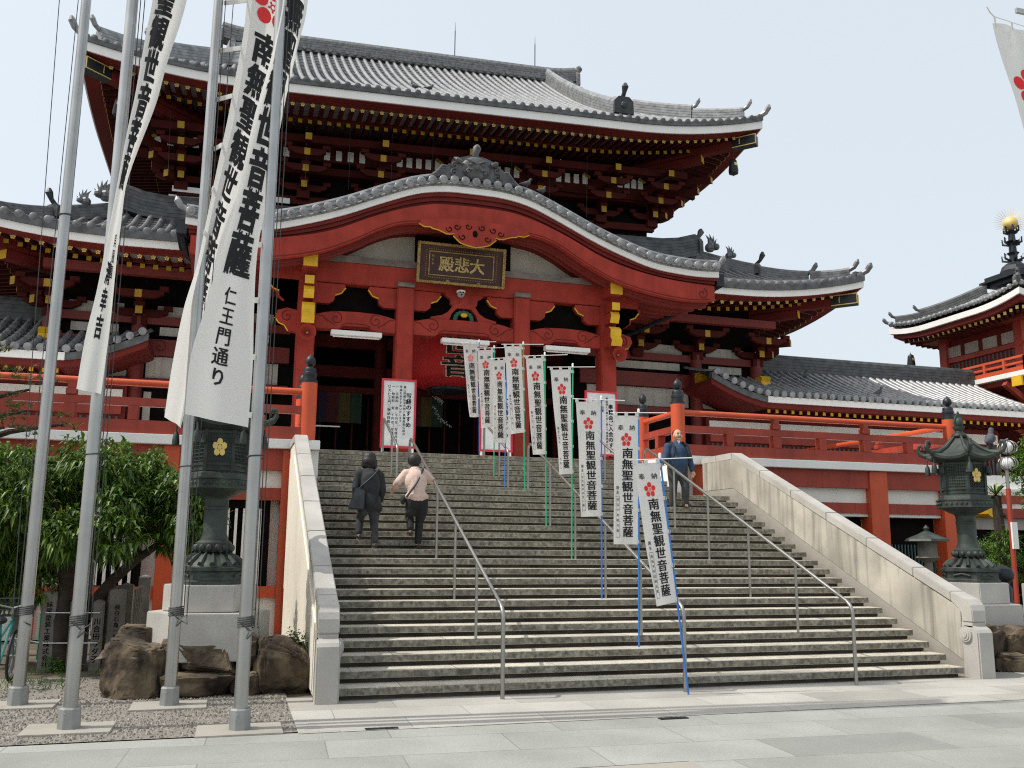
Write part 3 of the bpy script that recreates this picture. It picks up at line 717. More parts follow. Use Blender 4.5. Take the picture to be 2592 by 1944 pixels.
for sg in (-1, 1):
    b = MB(); hp = lambda d: UR.front(sg*(UR.W-d), d)
    pts = [hp(d) for d in frange(1.75, 3.9, .3)]; courses(b, pts, .36, .46, 5); horn(b, pts[0]+Vector((0, 0, .46)), (sg, -1, 0), .4, .07)
    pts = [hp(d) for d in frange(.45, 1.72, .25)]; courses(b, pts, .32, .34, 4); horn(b, pts[0]+Vector((0, 0, .36)), (sg, -1, 0), .4, .07)
    horn(b, hp(.02)+Vector((0, 0, .06)), (sg, -1, 0), .42, .09)
    b.build('hip_ridge', TILE, ur)
eave(ur, UR, 15.34, depth=18.8, wall_d=3.35)
b = MB()
for u in frange(-UR.W, UR.W, .4):
    pass
b.strip([(XC+u, 15.62+UR.lift(UR.W-abs(u))+UR.tilt*u) for u in frange(-UR.W, UR.W, .4)], [(XC+u, 15.474+UR.lift(UR.W-abs(u))+UR.tilt*u) for u in frange(-UR.W, UR.W, .4)], 'y', 14.44, 14.75); b.build('eave_tile_edge', TILED, ur)
for x, h in ((1015*1.1718, 0), (0, 0)):
    pass
for x, dz in ((4.45, 1.75), (8.05, 1.6)):
    u = x-XC; z = UR.zr+UR.tilt*u+.5
    o = thing('lightning_rod', {4.45: 'thin lightning rod at the middle of the upper roof ridge', 8.05: 'thin lightning rod near the right end of the upper roof ridge'}[x], 'lightning rod', (x, 23.9, z-.05), 'lightning rods on the ridge')
    one('tube', [(x, 23.9, z-.05), (x, 23.9, z+dz*.75)], .022, 6).build('rod', WIRE, o); one('tube', [(x, 23.9, z+dz*.75), (x, 23.9, z+dz)], [.014, .004], 6).build('tip', WIRE, o)

# ---- upper storey wall, beams and bracket sets
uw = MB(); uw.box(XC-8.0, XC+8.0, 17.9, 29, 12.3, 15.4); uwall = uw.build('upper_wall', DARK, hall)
tl = lambda x: UR.tilt*(x-XC)
b = MB()
for z0, z1, y0, y1 in ((12.95, 13.2, 17.70, 17.89), (13.95, 14.2, 17.55, 17.89), (14.85, 15.1, 17.3, 17.6), (14.6, 14.85, 16.55, 16.8)):
    x0, x1 = (XC-8.2, XC+8.2) if y0 > 17 else (XC-9.0, XC+9.0)
    b.add([(x, y, z+tl(x)) for z in (z0, z1) for x, y in ((x0, y0), (x1, y0), (x1, y1), (x0, y1))], [(0, 3, 2, 1), (4, 5, 6, 7), (0, 1, 5, 4), (1, 2, 6, 5), (2, 3, 7, 6), (3, 0, 4, 7)])
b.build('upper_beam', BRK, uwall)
for xa, xb in ((-6.4, -4.9), (-3.6, -2.5), (-1.2, -.05), (1.2, 2.5), (4.3, 5.3), (6.85, 7.85), (9.2, 10.0)):
    b = MB(); n_ = 4 if xb-xa < 1.3 else 5
    for i in range(n_):
        x = lerp(xa, xb, i/(n_-1)); b.box(x-.095, x+.095, 17.40, 17.44, 14.42+tl(x), 14.76+tl(x))
    b.build('white_slot_row', WFASC, uwall); b = MB()
    for sg in (-1, 1):
        x = (xb+.14) if sg > 0 else (xa-.14); b.bar((x-sg*.22, 17.385, 14.80+tl(x)), (x+sg*.04, 17.385, 14.66+tl(x)), .03, .09, 0, (0, 0, 1))
    b.build('ochre_brace', MATS['shaded_ochre'], uwall)
b = MB()
b.box(XC-8.3, XC+8.3, 17.442, 17.6, 14.25, 14.85); b.build('slot_board', BRK, uwall)
b = MB()
for x0, x1 in ((-5.9, -4.6), (-3.4, -2.3), (-1.35, -.1), (6.4, 8.0)): b.box(x0, x1, 17.66, 17.69, 12.75, 12.93)
b.box(-6, -.2, 17.84, 17.88, 12.4, 12.7); b.build('white_panel_strip', WFASC, uwall)
def bracket(parent, x, yw, z0, big=1.0, levels=3, corner=0, tilt=0.0):
    """stepped bracket arms with bearing blocks, ochre end faces"""
    b = MB(); cap = MB(); zz = z0+tilt*(x-XC)
    b.box(x-.2, x+.2, yw-.2, yw+.15, zz, zz+.26); w_ = .19
    dirs = [(0, -1)] if not corner else [(0, -1), (corner*.7071, -.7071), (corner, 0)]
    for k in range(levels):
        z = zz+.27+k*.36; reach = .45+k*.45
        for dx, dy in dirs:
            sc_ = 1.35 if dx and dy else 1
            p = Vector((x, yw, z+.11)); q = p+Vector((dx, dy, 0))*reach*sc_
            b.bar(p, q, w_, .22); d = Vector((dx, dy, 0)); cap.bar(q+d*.002, q+d*.016, w_, .22)
            if k < levels-1:
                c = q-d*.12; b.box(c.x-.14, c.x+.14, c.y-.13, c.y+.13, z+.222, z+.355)
        ya = yw-reach+.05 if k else yw-.05; ln = .75-.08*k
        for s_ in (-1, 1):
            b.prism([(x+s_*.1, z), (x+s_*(ln-.25), z), (x+s_*ln, z+.12), (x+s_*ln, z+.215), (x+s_*.1, z+.215)], 'y', ya-.08, ya+.08); b.box(x+s_*ln-.12, x+s_*ln+.12, ya-.1, ya+.1, z+.217, z+.34)
    if levels >= 3:   # slanting tail rafter
        for dx, dy in dirs:
            sc_ = 1.3 if dx and dy else 1; d = Vector((dx, dy, 0))
            q = Vector((x, yw, zz+1.42-.0))+d*1.78*sc_; p = Vector((x, yw, zz+1.75)); b.bar(p, q, .18, .2); cap.bar(q+d*.003, q+d*.018, .2, .22)
    o = b.build('bracket_set', BRK, parent); cap.build('ochre_end', MATS['shaded_ochre'], o); return o
for x in (-4.25, -1.9, .5, 3.35, 5.98, 8.5): bracket(uwall, x, 17.7, 13.1, tilt=UR.tilt)
bracket(uwall, XC-8.1, 17.8, 13.1, corner=-1, tilt=UR.tilt); bracket(uwall, XC+8.1, 17.8, 13.1, corner=1, tilt=UR.tilt)
b = MB()
for x in frange(-6, 7.5, 1.35): b.tube([(x, 16.3, 15.05+tl(x)), (x+.05, 16.5, 13.0)], .006, 4)
b.build('net_wire', WIRE, uwall)

# ---- lower roof
TILE2 = mat('roof_tile_weathered', (.125, .128, .132), .42, .3, 5, .08, 30, spec=.6)
LR = Roof(13.75, 13.4, 17.5, 10.06, 12.0, .66, .62, 4.6, .014); LR.depth = 24; LR.tk = .8
b = MB(); cols = frange(-LR.W+.12, LR.W-.12, .34)
tile_field(b, LR.front, [c for c in cols if c < -4.2], lambda u: min(4.1, LR.W-abs(u)), .34, .092, .3); tile_field(b, LR.front, [c for c in cols if c > 4.2], lambda u: min(4.1, LR.W-abs(u)), .34, .092, .3)
b.grid(lambda s, t: LR.front(lerp(-4.3, 4.3, s), lerp(1.2, 4.1, t)), 10, 3)
for c in cols:
    if abs(c) < 6.6: continue
    p = LR.front(c, 0); b.lathe([(.115, -.02), (.115, .06), (.095, .075)], 10, (p.x, p.y, p.z+.015), 0, 0, 'y')
lr = b.build('lower_roof', [TILE2, PAN], hall, smooth=50)
b = MB()
for sg in (-1, 1): tile_field(b, lambda c, d, sg=sg: LR.side(sg, c, d), frange(.15, 23.8, .38), lambda c: min(c, 24-c, 4.1), .38, .1, 1.0)
b.build('side_slope', [TILED, PAN], lr, smooth=50)
b = MB()
for sg in (-1, 1):
    for d in frange(.2, 23.8, .38): p = LR.side(sg, d, 0); b.lathe([(.11, -.05), (.11, .05)], 8, tuple(p+Vector((0, 0, .015))), 0, 0, 'y')
    for v in frange(0.1, 23.9, .34): p = LR.side(sg, v, 0); b.bar(p+Vector((sg*.04, 0, .02)), p-Vector((sg*.3, 0, -.05)), .16, .2)
b.build('verge_tile_row', TILED, lr)
b = MB(); rp = [Vector((XC+u, 17.5, 12.0+LR.tilt*1.8*u+.25*max(0, (abs(u)-8.3)/1.4)**2)) for u in frange(-9.75, 9.75, .65)]
courses(b, rp, .5, .56, 6, -.15)
for sg in (-1, 1):
    p = rp[0] if sg < 0 else rp[-1]; oni(b, p-Vector((0, 0, .15)), (sg, 0, 0), .66, .3); horn(b, p+Vector((0, 0, .58)), (sg, 0, 0), .4, .08)
b.build('top_ridge', TILED, lr)
for sg in (-1, 1):
    b = MB(); e_ = MB(); hp = lambda d: LR.front(sg*(LR.W-d), d)
    pts = [hp(d) for d in frange(2.5, 4.0, .3)]; courses(b, pts, .36, .30, 4); oni(e_, pts[0], (sg*.7, -.7, 0), .40, .25)
    pts = [hp(d) for d in frange(1.25, 2.5, .25)]; courses(b, pts, .32, .27, 4); horn(b, pts[0]+Vector((0, 0, .3)), (sg, -1, 0), .42, .075)
    pts = [hp(d) for d in frange(.3, 1.2, .2)]; courses(b, pts, .30, .28, 4); horn(b, pts[0]+Vector((0, 0, .3)), (sg, -1, 0), .42, .075)
    horn(b, hp(.02)+Vector((0, 0, .07)), (sg, -1, 0), .42, .09)
    # dragon-headed ornaments where the hip meets the top ridge
    for q, s_ in ((hp(3.95)+Vector((sg*.35, -.2, .5)), 1.0), (hp(3.3)+Vector((sg*.15, -.1, .45)), .75)):
        b.ball(q, .2*s_, 8, 0, (1, 1, .9)); b.ball(q+Vector((sg*.2, -.1, .02))*s_, .13*s_, 8)
        for a in range(6):
            t = -.5+a*.45; b.tube([q, q+Vector((sg*math.cos(t)*.22, 0, math.sin(t)*.26+.08))*s_, q+Vector((sg*math.cos(t+.3)*.36, 0, math.sin(t+.3)*.42+.1))*s_], [.07*s_, .05*s_, .006], 5)
    b.build('hip_ridge', TILE2, lr); e_.build('ridge_end_tile', MATS['end_tile'], lr)
eave(lr, LR, 9.76, front_cut=6.9, gold=.34, d_gold=.5, d_yel=1.35, wall_d=2.7, fascia=.2, depth=24)
b = MB()
for lo, hi in ((-LR.W, -7.0), (7.0, LR.W)):
    us = frange(lo, hi, .4); b.strip([(XC+u, 10.06+LR.lift(LR.W-abs(u))+LR.tilt*u) for u in us], [(XC+u, 9.864+LR.lift(LR.W-abs(u))+LR.tilt*u) for u in us], 'y', 13.33, 13.6)
b.build('eave_tile_edge', TILED, lr)

# ---- lower storey wall
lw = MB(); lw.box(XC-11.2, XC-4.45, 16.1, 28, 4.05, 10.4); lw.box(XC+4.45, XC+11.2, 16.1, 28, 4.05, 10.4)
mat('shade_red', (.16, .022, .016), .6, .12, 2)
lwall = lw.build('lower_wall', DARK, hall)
b = MB()
for sg in (-1, 1):
    a, c = sorted((XC+sg*4.9, XC+sg*8.55)); d, e = sorted((XC+sg*9.05, XC+sg*10.9))
    for x0, x1 in ((a, c), (d, e)):
        b.box(x0, x1, 16.04, 16.09, 6.5, 7.12); b.box(x0+.3, x1-.3, 16.04, 16.09, 7.75, 8.0); b.box(x0+.2, x1-.2, 16.04, 16.09, 8.3, 8.62)
        b.box(x0, x0+.2, 16.04, 16.09, 4.9, 6.1)
b.build('white_wall_panel', mat('shaded_white', (.42, .40, .35), .85, .12, 1.5, streak=.3), lwall)  # white lowered so the colour holds the eave shade
b = MB()
for sg in (-1, 1):
    x0, x1 = sorted((XC+sg*4.6, XC+sg*11.2))
    b.box(x0, x1, 15.86, 16.03, 7.14, 7.6); b.box(x0, x1, 15.9, 16.03, 6.2, 6.46); b.box(x0, x1, 15.9, 16.03, 8.04, 8.28); b.box(x0, x1, 15.88, 16.03, 4.4, 4.75)
    b.box(x0, x1, 14.75, 14.98, 9.15, 9.4)
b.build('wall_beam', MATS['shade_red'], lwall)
b = MB()
for sg in (-1, 1):
    for xa in (4.9+.35, 9.3):
        x0 = XC+sg*xa if sg > 0 else XC+sg*xa-1.5
        for i in range(9): b.box(x0+i*.18, x0+i*.18+.05, 15.97, 16.03, 4.76, 6.15)
b.build('window_lattice', MATS['lattice_green'], lwall)
b = MB()
for sg in (-1, 1):   # carved spirals on the wall beams
    for xa in (5.3, 8.2, 9.5):
        c = (XC+sg*xa, 15.85, 7.38); b.tube([(c[0]+math.cos(t)*.02*t*1.2, c[1], c[2]+math.sin(t)*.02*t*1.2) for t in frange(0, 8.5, .45)], .012, 5)
b.build('beam_spiral', DRED, lwall)
for x in (XC-8.8, XC+8.8, XC-11.1, XC+11.1):
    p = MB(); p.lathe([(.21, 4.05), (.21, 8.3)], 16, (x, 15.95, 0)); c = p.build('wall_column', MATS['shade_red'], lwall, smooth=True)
    p = MB(); nz = [(15.70, 7.62), (15.70, 7.2), (15.45, 7.05), (15.33, 7.1), (15.36, 7.24), (15.28, 7.32), (15.34, 7.45), (15.28, 7.55), (15.4, 7.64)]
    p.prism(nz, 'x', x-.17, x+.17); p.build('beam_nose', YEL, c)
for x in (XC-8.8, XC-6.6, XC+6.6, XC+8.8): bracket(lwall, x, 15.95, 8.05, levels=2, tilt=.01)
bracket(lwall, XC-11.1, 15.95, 8.05, levels=2, corner=-1); bracket(lwall, XC+11.1, 15.95, 8.05, levels=2, corner=1)
# ---------------- porch with its undulating gable ----------------
KW = [(0, 11.48), (.8, 11.46), (1.6, 11.31), (2.5, 10.95), (3.5, 10.5), (4.4, 10.16), (5.4, 9.87), (6.4, 9.77), (7.0, 9.76), (7.5, 9.79)]
KT = [(0, 11.12), (.8, 11.10), (1.25, 11.05), (2.0, 10.84), (2.8, 10.52), (3.8, 10.05), (4.8, 9.76), (6.0, 9.58), (7.5, 9.50)]
KB = [(0, 10.56), (1.0, 10.53), (2.0, 10.42), (2.6, 10.18), (3.2, 9.83), (4.1, 9.41), (5.1, 9.15), (6.2, 9.01), (7.0, 9.02), (7.5, 9.1)]
kw = lambda u: interp(KW, abs(u)); kt = lambda u: interp(KT, abs(u)); kb = lambda u: interp(KB, abs(u))
def arc(f, W_, dz=0, st=.2, lo=None): return [(XC+u, f(u)+dz) for u in frange(-W_, W_, st)]
YP = 11.9
b = MB(); PW = 7.5
# tile rolls run back from the gable edge
us = frange(-PW+.12, PW-.12, .305)
top = lambda u: kw(u)+.17+.16
for u in us:
    nz = .0; p0 = Vector((XC+u, YP-.05, top(u))); n = 14; pts = []
    for i in range(n):
        for e, r in ((0, .094), (.93, .08)): pts.append((YP-.06+(i+e)*.36, r))
    k = len(b.v)
    for y, r in pts:
        for j in range(7): t = PI*j/6; b.v.append((XC+u+math.cos(t)*r, y, top(u)+.01+math.sin(t)*r))
    for i in range(len(pts)-1):
        for j in range(6): a = k+i*7+j; b.f.append((a, a+1, a+8, a+7)); b.m.append(0)
    b.lathe([(.118, -.02), (.118, .06), (.10, .075)], 12, (XC+u, YP-.06, top(u)-.01), 0, 0, 'y')
    b.lathe([(.05, 0), (.05, .02)], 8, (XC+u, YP-.135, top(u)-.01), 0, 0, 'y')
b.grid(lambda s, t: (XC+(2*s-1)*PW, lerp(YP, 16.8, t), top((2*s-1)*PW)), 80, 4)
b.strip(arc(kw, PW, .32), arc(kw, PW, .175), 'y', YP-.03, YP+.2)
for i in range(len(us)-1):   # curved pan-tile ends between the discs
    u = (us[i]+us[i+1])/2; pts = [(XC+u+(t-.5)*.27, YP-.07, top(u)-.03-.085*(1-(2*t-1)**2)) for t in frange(0, 1, .2)]
    b.tube(pts, .022, 5)
pr = b.build('porch_roof', TILE, hall, smooth=50)
b = MB(); b.strip(arc(kw, PW, .46), arc(kw, PW, .37), 'y', YP+.06, YP+.22); b.tube([(XC+u, YP+.12, kw(u)+.50) for u in frange(-PW, PW, .25)], .07, 8)
for sg in (-1, 1): horn(b, Vector((XC+sg*PW, YP+.12, kw(PW)+.42)), (sg, 0, 0), .38, .08)
b.build('gable_edge_ridge', TILE, pr)
one('strip', arc(kw, PW, .17), arc(kw, PW, 0), 'y', YP, YP+.2).build('eave_board', WFASC, pr)
b = MB()
for i in range(3):
    f = lambda u, i=i: lerp(kw(u), kt(u), i/3)-.003; g_ = lambda u, i=i: lerp(kw(u), kt(u), (i+1)/3)
    b.strip(arc(f, PW-.04-.05*i), arc(g_, PW-.04-.05*i), 'y', YP+.05+.06*i, YP+.3+.02*i)
b.build('gable_moulding', DRED, pr)
b = MB(); b.strip(arc(kt, PW-.15, -.003), arc(kb, PW-.15), 'y', YP+.03, YP+.2)
brd = b.build('barge_board', RED, pr)
b = MB()
for sg in (-1, 1):
    c = (XC+sg*6.95, YP+.024, 9.25); b.tube([(c[0]+sg*math.cos(t)*(.04+.018*t), c[1], c[2]+math.sin(t)*(.04+.018*t)) for t in frange(0, 7.5, .5)], .012, 5)
b.tube([(XC+u, YP+.026, kb(u)+.05) for u in frange(-PW+.3, PW-.3, .25)], .012, 5)
b.build('carved_line', DRED, brd)
mat('rib_red', (.20, .024, .018), .6, .1, 2)
b = MB()   # curved ribs and boards under the porch eaves
sb = lambda u: kb(u)+.14
b.strip(arc(sb, PW-.1, .06), arc(sb, PW-.1), 'y', YP+.2, 16.0)
for k, y in enumerate(frange(12.35, 15.8, .42)):
    b.strip(arc(sb, PW-.15, 0), arc(sb, PW-.15, -.13), 'y', y, y+.17)
for k in range(3):
    b.strip(arc(sb, PW-.2, -.02), arc(sb, PW-.2, -.10-.07*k), 'y', YP+.24+.12*k, YP+.34+.12*k)
b.build('curved_rib_ceiling', MATS['rib_red'], pr)
# side gutters at both ends of the porch eaves
b = MB()
for sg in (-1, 1):
    x = XC+sg*(PW+.08); b.box(x-.12, x+.12, YP+.05, 13.6, 9.55, 9.92); b.tube([(x, YP+.3, 9.6), (x-sg*.1, 13.0, 9.3), (x-sg*1.7, 15.6, 8.6), (x-sg*1.9, 15.75, 7.9), (x-sg*2.1, 15.75, 5.0)], .075, 8)
b.build('rain_gutter', BLACKM, pr)
# hanging carved pendant
b = MB(); half = [(0, 9.94), (.22, 9.98), (.3, 10.0), (.42, 10.04), (.52, 10.13), (.6, 10.2), (.57, 10.28), (.68, 10.25), (.8, 10.25), (.92, 10.3), (1.05, 10.34), (1.18, 10.36), (1.25, 10.40), (1.42, 10.39), (1.56, 10.46), (1.5, 10.56), (.8, 10.66), (0, 10.70)]
poly = [(XC+u, z) for u, z in half]+[(XC-u, z) for u, z in reversed(half[1:-1])]
b.prism(poly, 'y', YP-.06, YP+.025); gp = b.build('gable_pendant', RED, pr)
b = MB(); ed = [(XC+u, z) for u, z in half[:-3]]; b.tube([(x, YP-.03, z-.012) for x, z in ed], .02, 5); b.tube([(2*XC-x, YP-.03, z-.012) for x, z in ed], .02, 5); b.build('ochre_edge', YEL, gp)
b = MB()
for sg in (-1, 1):
    for cx, cz, s_ in ((.35, 10.19, 1), (.52, 10.46, -1), (.2, 10.5, -1), (.72, 10.38, 1)):
        b.tube([(XC+sg*(cx+s_*math.cos(t)*(.015+.0135*t)), YP-.066, cz+math.sin(t)*(.015+.0135*t)) for t in frange(0, 6.5, .5)], .013, 5)
b.ball((XC, YP-.06, 10.3), .075, 8, 0, (1, .4, 1.35)); b.build('carved_spiral', DARK, gp)
# ridge-end demon tile
b = MB(); zb = 11.97
half = [(0, 12.60), (.2, 12.58), (.45, 12.50), (.66, 12.43), (.60, 12.30), (.78, 12.28), (.86, 12.14), (.82, 12.0), (.92, 11.93), (.92, 11.82), (0, 11.90)]
b.prism([(XC+u, z) for u, z in half]+[(XC-u, z) for u, z in reversed(half[1:-1])], 'y', YP-.02, YP+.22)
f = YP-.03
b.ball((XC, f, 12.22), .36, 12, 0, (1.15, .35, .95)); b.ball((XC, f-.1, 12.18), .085, 8, 0, (1.1, 1, .8))
for sg in (-1, 1):
    b.ball((XC+sg*.17, f-.11, 12.28), .055, 8); b.tube([(XC+sg*.05, f-.13, 12.32), (XC+sg*.18, f-.15, 12.37), (XC+sg*.34, f-.1, 12.42)], [.02, .035, .01], 6)
    b.ball((XC+sg*.24, f-.11, 12.05), .055, 8); b.tube([(XC+sg*.12, f-.14, 12.12), (XC+sg*.25, f-.14, 12.13), (XC+sg*.34, f-.08, 12.05)], .028, 6)
    b.tube([(XC+sg*.42, f-.05, 12.33), (XC+sg*.56, f-.06, 12.40), (XC+sg*.64, f, 12.47)], [.06, .07, .01], 6)
    for cx, cz, r in ((.62, 12.02, .02), (.6, 12.22, .014)):
        b.tube([(XC+sg*(cx+math.cos(t)*(r+.012*t)), f-.03, cz+math.sin(t)*(r+.012*t)) for t in frange(0, 8.5, .5)], .02, 6)
    for k in range(5):
        z0 = 12.18-.05*k; b.tube([(XC+sg*.7, f+.05, z0), (XC+sg*(.95+.05*k), f+.05, z0+.03-.03*k), (XC+sg*(1.15+.07*k), f+.06, kw(1.2+.07*k)+.46), (XC+sg*(1.28+.02*k), f+.06, kw(1.3)+.45)], [.045, .05, .04, .008], 6)
b.tube([(XC, f+.1, 12.5), (XC-.01, f+.05, 12.68), (XC+.03, f+.02, 12.84), (XC+.04, f+.03, 12.93)], [.09, .10, .12, .05], 10)
b.build('demon_face_tile', TILED, pr, smooth=50)
# tympanum, beams and columns
b = MB(); tz = lambda u: min(10.62, kb(u)+.06)
b.strip(arc(tz, 3.75, 0, .15), [(XC+u, 9.60) for u in frange(-3.75, 3.75, .15)], 'y', 13.22, 13.3); b.build('white_tympanum', mat('old_plaster', (.52, .49, .42), .85, .08, 2), hall)
b = MB(); b.box(XC-4.6, XC+4.6, 12.92, 13.25, 9.50, 9.68); b.build('dusty_ledge', mat('dust_grey', (.20, .17, .15), .9, .2, 4), hall)
one('box', XC-5.35, XC+5.35, 12.95, 13.32, 8.90, 9.497).build('porch_beam', RED, hall, bevel=.015)
CX = [XC-4.35, XC-1.69, XC+1.69, XC+4.35]
for i, x in enumerate(CX):
    b = MB(); b.box(x-.24, x+.24, 12.86, 13.34, 4.05, 8.9 if i in (0, 3) else 8.92)
    c = b.build('porch_column', RED, hall, bevel=.03)
    one('box', x-.29, x+.29, 12.81, 13.39, 4.05, 4.3).build('bronze_shoe', BLACKM, c, bevel=.01)
def boat(b, x, z, ln, s_, y0=13.0, y1=13.2):
    b.prism([(x, z), (x+s_*ln*.45, z), (x+s_*ln*.62, z+.1), (x+s_*ln*.64, z+.24), (x+s_*ln*.85, z+.32), (x+s_*ln, z+.47), (x+s_*ln*.97, z+.56), (x, z+.56)], 'y', y0, y1)
for i, x in enumerate(CX):
    b = MB(); e = MB()
    for s_ in (-1, 1):
        boat(b, x+s_*.24, 8.32, .78, s_)
        e.tube([(x+s_*(.24+.78*.64), 12.99, 8.56), (x+s_*(.24+.78*.85), 12.99, 8.62), (x+s_*1.02, 12.99, 8.78)], .02, 5)
    h = b.build('boat_bracket', RED, hall); e.build('ochre_edge', YEL, h)
for i in range(3):   # rainbow beams with spirals
    x0, x1 = CX[i]+.24, CX[i+1]-.24; m_ = (x0+x1)/2
    up_ = [(x0, 7.98), (x0+.25, 8.05), (x0+.5, 8.10), (m_, 8.12), (x1-.5, 8.10), (x1-.25, 8.05), (x1, 7.98)]
    lo_ = [(x1, 7.60), (x1-.6, 7.60), (x1-.75, 7.70), (x0+.75, 7.70), (x0+.6, 7.60), (x0, 7.60)]
    rb = one('prism', up_+lo_, 'y', 12.93, 13.27).build('rainbow_beam', RED, hall, bevel=.012)
    b = MB()
    for sg, cx in ((1, x0+.55), (-1, x1-.55)):
        cz = 7.9; b.tube([(cx+sg*math.cos(t)*(.025+.02*t), 12.925, cz+math.sin(t)*(.025+.02*t)) for t in frange(0, 8.3, .45)], .011, 5)
        b.tube([(cx-sg*.05, 12.925, cz-.18), (cx-sg*.22, 12.925, cz-.08), (cx-sg*.36, 12.925, cz+.04), (cx-sg*.48, 12.925, cz+.06)], .011, 5)
    b.tube([(x0+.7, 12.925, 7.72), (x0+.85, 12.925, 7.78), (x1-.85, 12.925, 7.78), (x1-.7, 12.925, 7.72)], .008, 5)
    b.build('carved_spiral', DRED, rb)
for x in CX[1:3]: one('prism', [(12.80, 8.925), (12.80, 8.98), (12.86, 9.06), (12.945, 9.06), (12.945, 8.925)], 'x', x-.235, x+.235).build('dusty_cap', MATS['dust_grey'], hall)
one('box', XC-1.42, XC+1.36, 13.0, 13.2, 9.69, 10.5).build('plaque_backing', DARK, hall)
# frog-leg strut with flower in the centre bay
b = MB(); half = [(.0, 8.62), (.26, 8.62), (.34, 8.52), (.45, 8.36), (.62, 8.25), (.95, 8.17), (.95, 8.12), (.42, 8.12), (.36, 8.3), (.2, 8.48), (0, 8.48)]
b.prism([(XC+u, z) for u, z in half]+[(XC-u, z) for u, z in reversed(half[1:-1])], 'y', 13.0, 13.2)
b.box(XC-.12, XC+.12, 13.0, 13.2, 8.62, 8.9); boat(b, XC, 8.5, .62, 1, 13.02, 13.18); boat(b, XC, 8.5, .62, -1, 13.02, 13.18)
kst = b.build('frog_leg_strut', RED, hall)
b = MB()
for a in range(9): t = PI*a/8; b.ball((XC+math.cos(t)*.24, 13.05, 8.18+math.sin(t)*.2), .075, 7, 0, (1, .5, .8))
b.build('carved_leaf', mat('carving_green', (.03, .13, .07), .6, .3, 9), kst); one('ball', (XC, 12.98, 8.28), .085, 10, 0, (1.2, .6, .8)).build('carved_flower', YEL, kst)
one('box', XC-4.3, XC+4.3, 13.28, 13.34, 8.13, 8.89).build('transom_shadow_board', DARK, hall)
# beam noses pushing forward and outward at the corner columns
for sg in (-1, 1):
    x = XC+sg*4.35
    b = MB(); b.box(x-.19, x+.19, 12.25, 12.94, 9.08, 9.50); b.box(x-.12, x+.12, 12.3, 12.85, 8.62, 8.86); b.prism([(12.9, 8.6), (12.42, 8.58), (12.36, 8.48), (12.45, 8.28), (12.86, 8.28)], 'x', x-.14, x+.14)
    b.prism([(12.86, 8.12), (12.45, 8.14), (12.33, 8.05), (12.36, 7.85), (12.25, 7.72), (12.33, 7.58), (12.86, 7.58)], 'x', x-.17, x+.17)
    b.prism([(x+sg*.24, 8.05), (x+sg*.5, 8.1), (x+sg*.75, 8.02), (x+sg*.80, 7.85), (x+sg*.7, 7.72), (x+sg*.55, 7.66), (x+sg*.45, 7.5), (x+sg*.24, 7.45)], 'y', 12.98, 13.22)
    boat(b, x+sg*.24, 8.32, .85, sg)
    nz = b.build('beam_nose', RED, hall)
    e = MB()
    e.box(x-.185, x+.185, 12.235, 12.248, 9.09, 9.49); e.box(x-.12, x+.12, 12.285, 12.298, 8.63, 8.85)
    for pts in ([(12.42, 8.60), (12.345, 8.48), (12.44, 8.27)], [(12.45, 8.155), (12.315, 8.05), (12.345, 7.85), (12.235, 7.72), (12.318, 7.57)]):
        wd = .135 if pts[0][1] > 8.3 else .165
        for (ya, za), (yb, zb_) in zip(pts, pts[1:]): e.add([(x-wd, ya, za), (x+wd, ya, za), (x+wd, yb, zb_), (x-wd, yb, zb_), (x-wd, ya-.012, za), (x+wd, ya-.012, za), (x+wd, yb-.012, zb_), (x-wd, yb-.012, zb_)], [(0, 1, 2, 3), (7, 6, 5, 4), (0, 4, 5, 1), (1, 5, 6, 2), (2, 6, 7, 3), (3, 7, 4, 0)])
    e.tube([(x+sg*.80, 13.1, 7.85), (x+sg*.7, 13.1, 7.71), (x+sg*.55, 13.1, 7.65), (x+sg*.45, 13.1, 7.5)], .03, 5)
    e.build('ochre_face', YEL, nz)
    c = (x+sg*.5, 12.97, 7.86); s2 = MB(); s2.tube([(c[0]+sg*math.cos(t)*(.02+.018*t), c[1], c[2]+math.sin(t)*(.02+.018*t)) for t in frange(0, 8, .45)], .012, 5); s2.build('carved_spiral', DRED, nz)

# ---- dark interior behind the porch columns
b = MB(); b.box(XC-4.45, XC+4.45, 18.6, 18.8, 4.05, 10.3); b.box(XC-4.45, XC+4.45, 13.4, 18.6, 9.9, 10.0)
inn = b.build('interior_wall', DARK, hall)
b = MB()
for x in (XC-4.3, XC-1.69, XC+1.69, XC+4.3): b.lathe([(.2, 4.05), (.2, 9.8)], 14, (x, 17.2, 0))
b.build('interior_column', BRK, inn, smooth=True)
b = MB(); b.box(XC-4.4, XC+4.4, 17.1, 17.3, 7.05, 7.4); b.box(XC-4.4, XC+4.4, 17.1, 17.3, 6.55, 6.75); b.box(XC-4.4, XC+4.4, 17.1, 17.3, 8.0, 8.4); b.build('interior_beam', BRK, inn)
for i, (nm, c) in enumerate((('purple', (.012, .008, .022)), ('red', (.05, .008, .009)), ('yellow', (.055, .042, .008)), ('green', (.010, .03, .014)))):  # cloth colours darkened to hold the interior shade
    m = mat('curtain_'+nm, c, .9, .1, 3)
    for k in (0, 1):
        x0 = (-1.25, 1.35)[k]+i*.36; b = MB(); b.grid(lambda s, t, x0=x0: (x0+s*.355, 17.05+.02*math.sin(s*9), lerp(6.55, 5.6, t)), 6, 2); b.build('curtain_panel', m, inn)
b = MB()
for x in frange(XC-4, XC+4, .5): b.box(x, x+.05, 17.6, 17.65, 4.1, 6.5)
b.build('door_lattice', BRK, inn)
one('box', -1.3, -.5, 16.6, 16.64, 5.40, 5.44).build('light_strip', WFASC, inn)

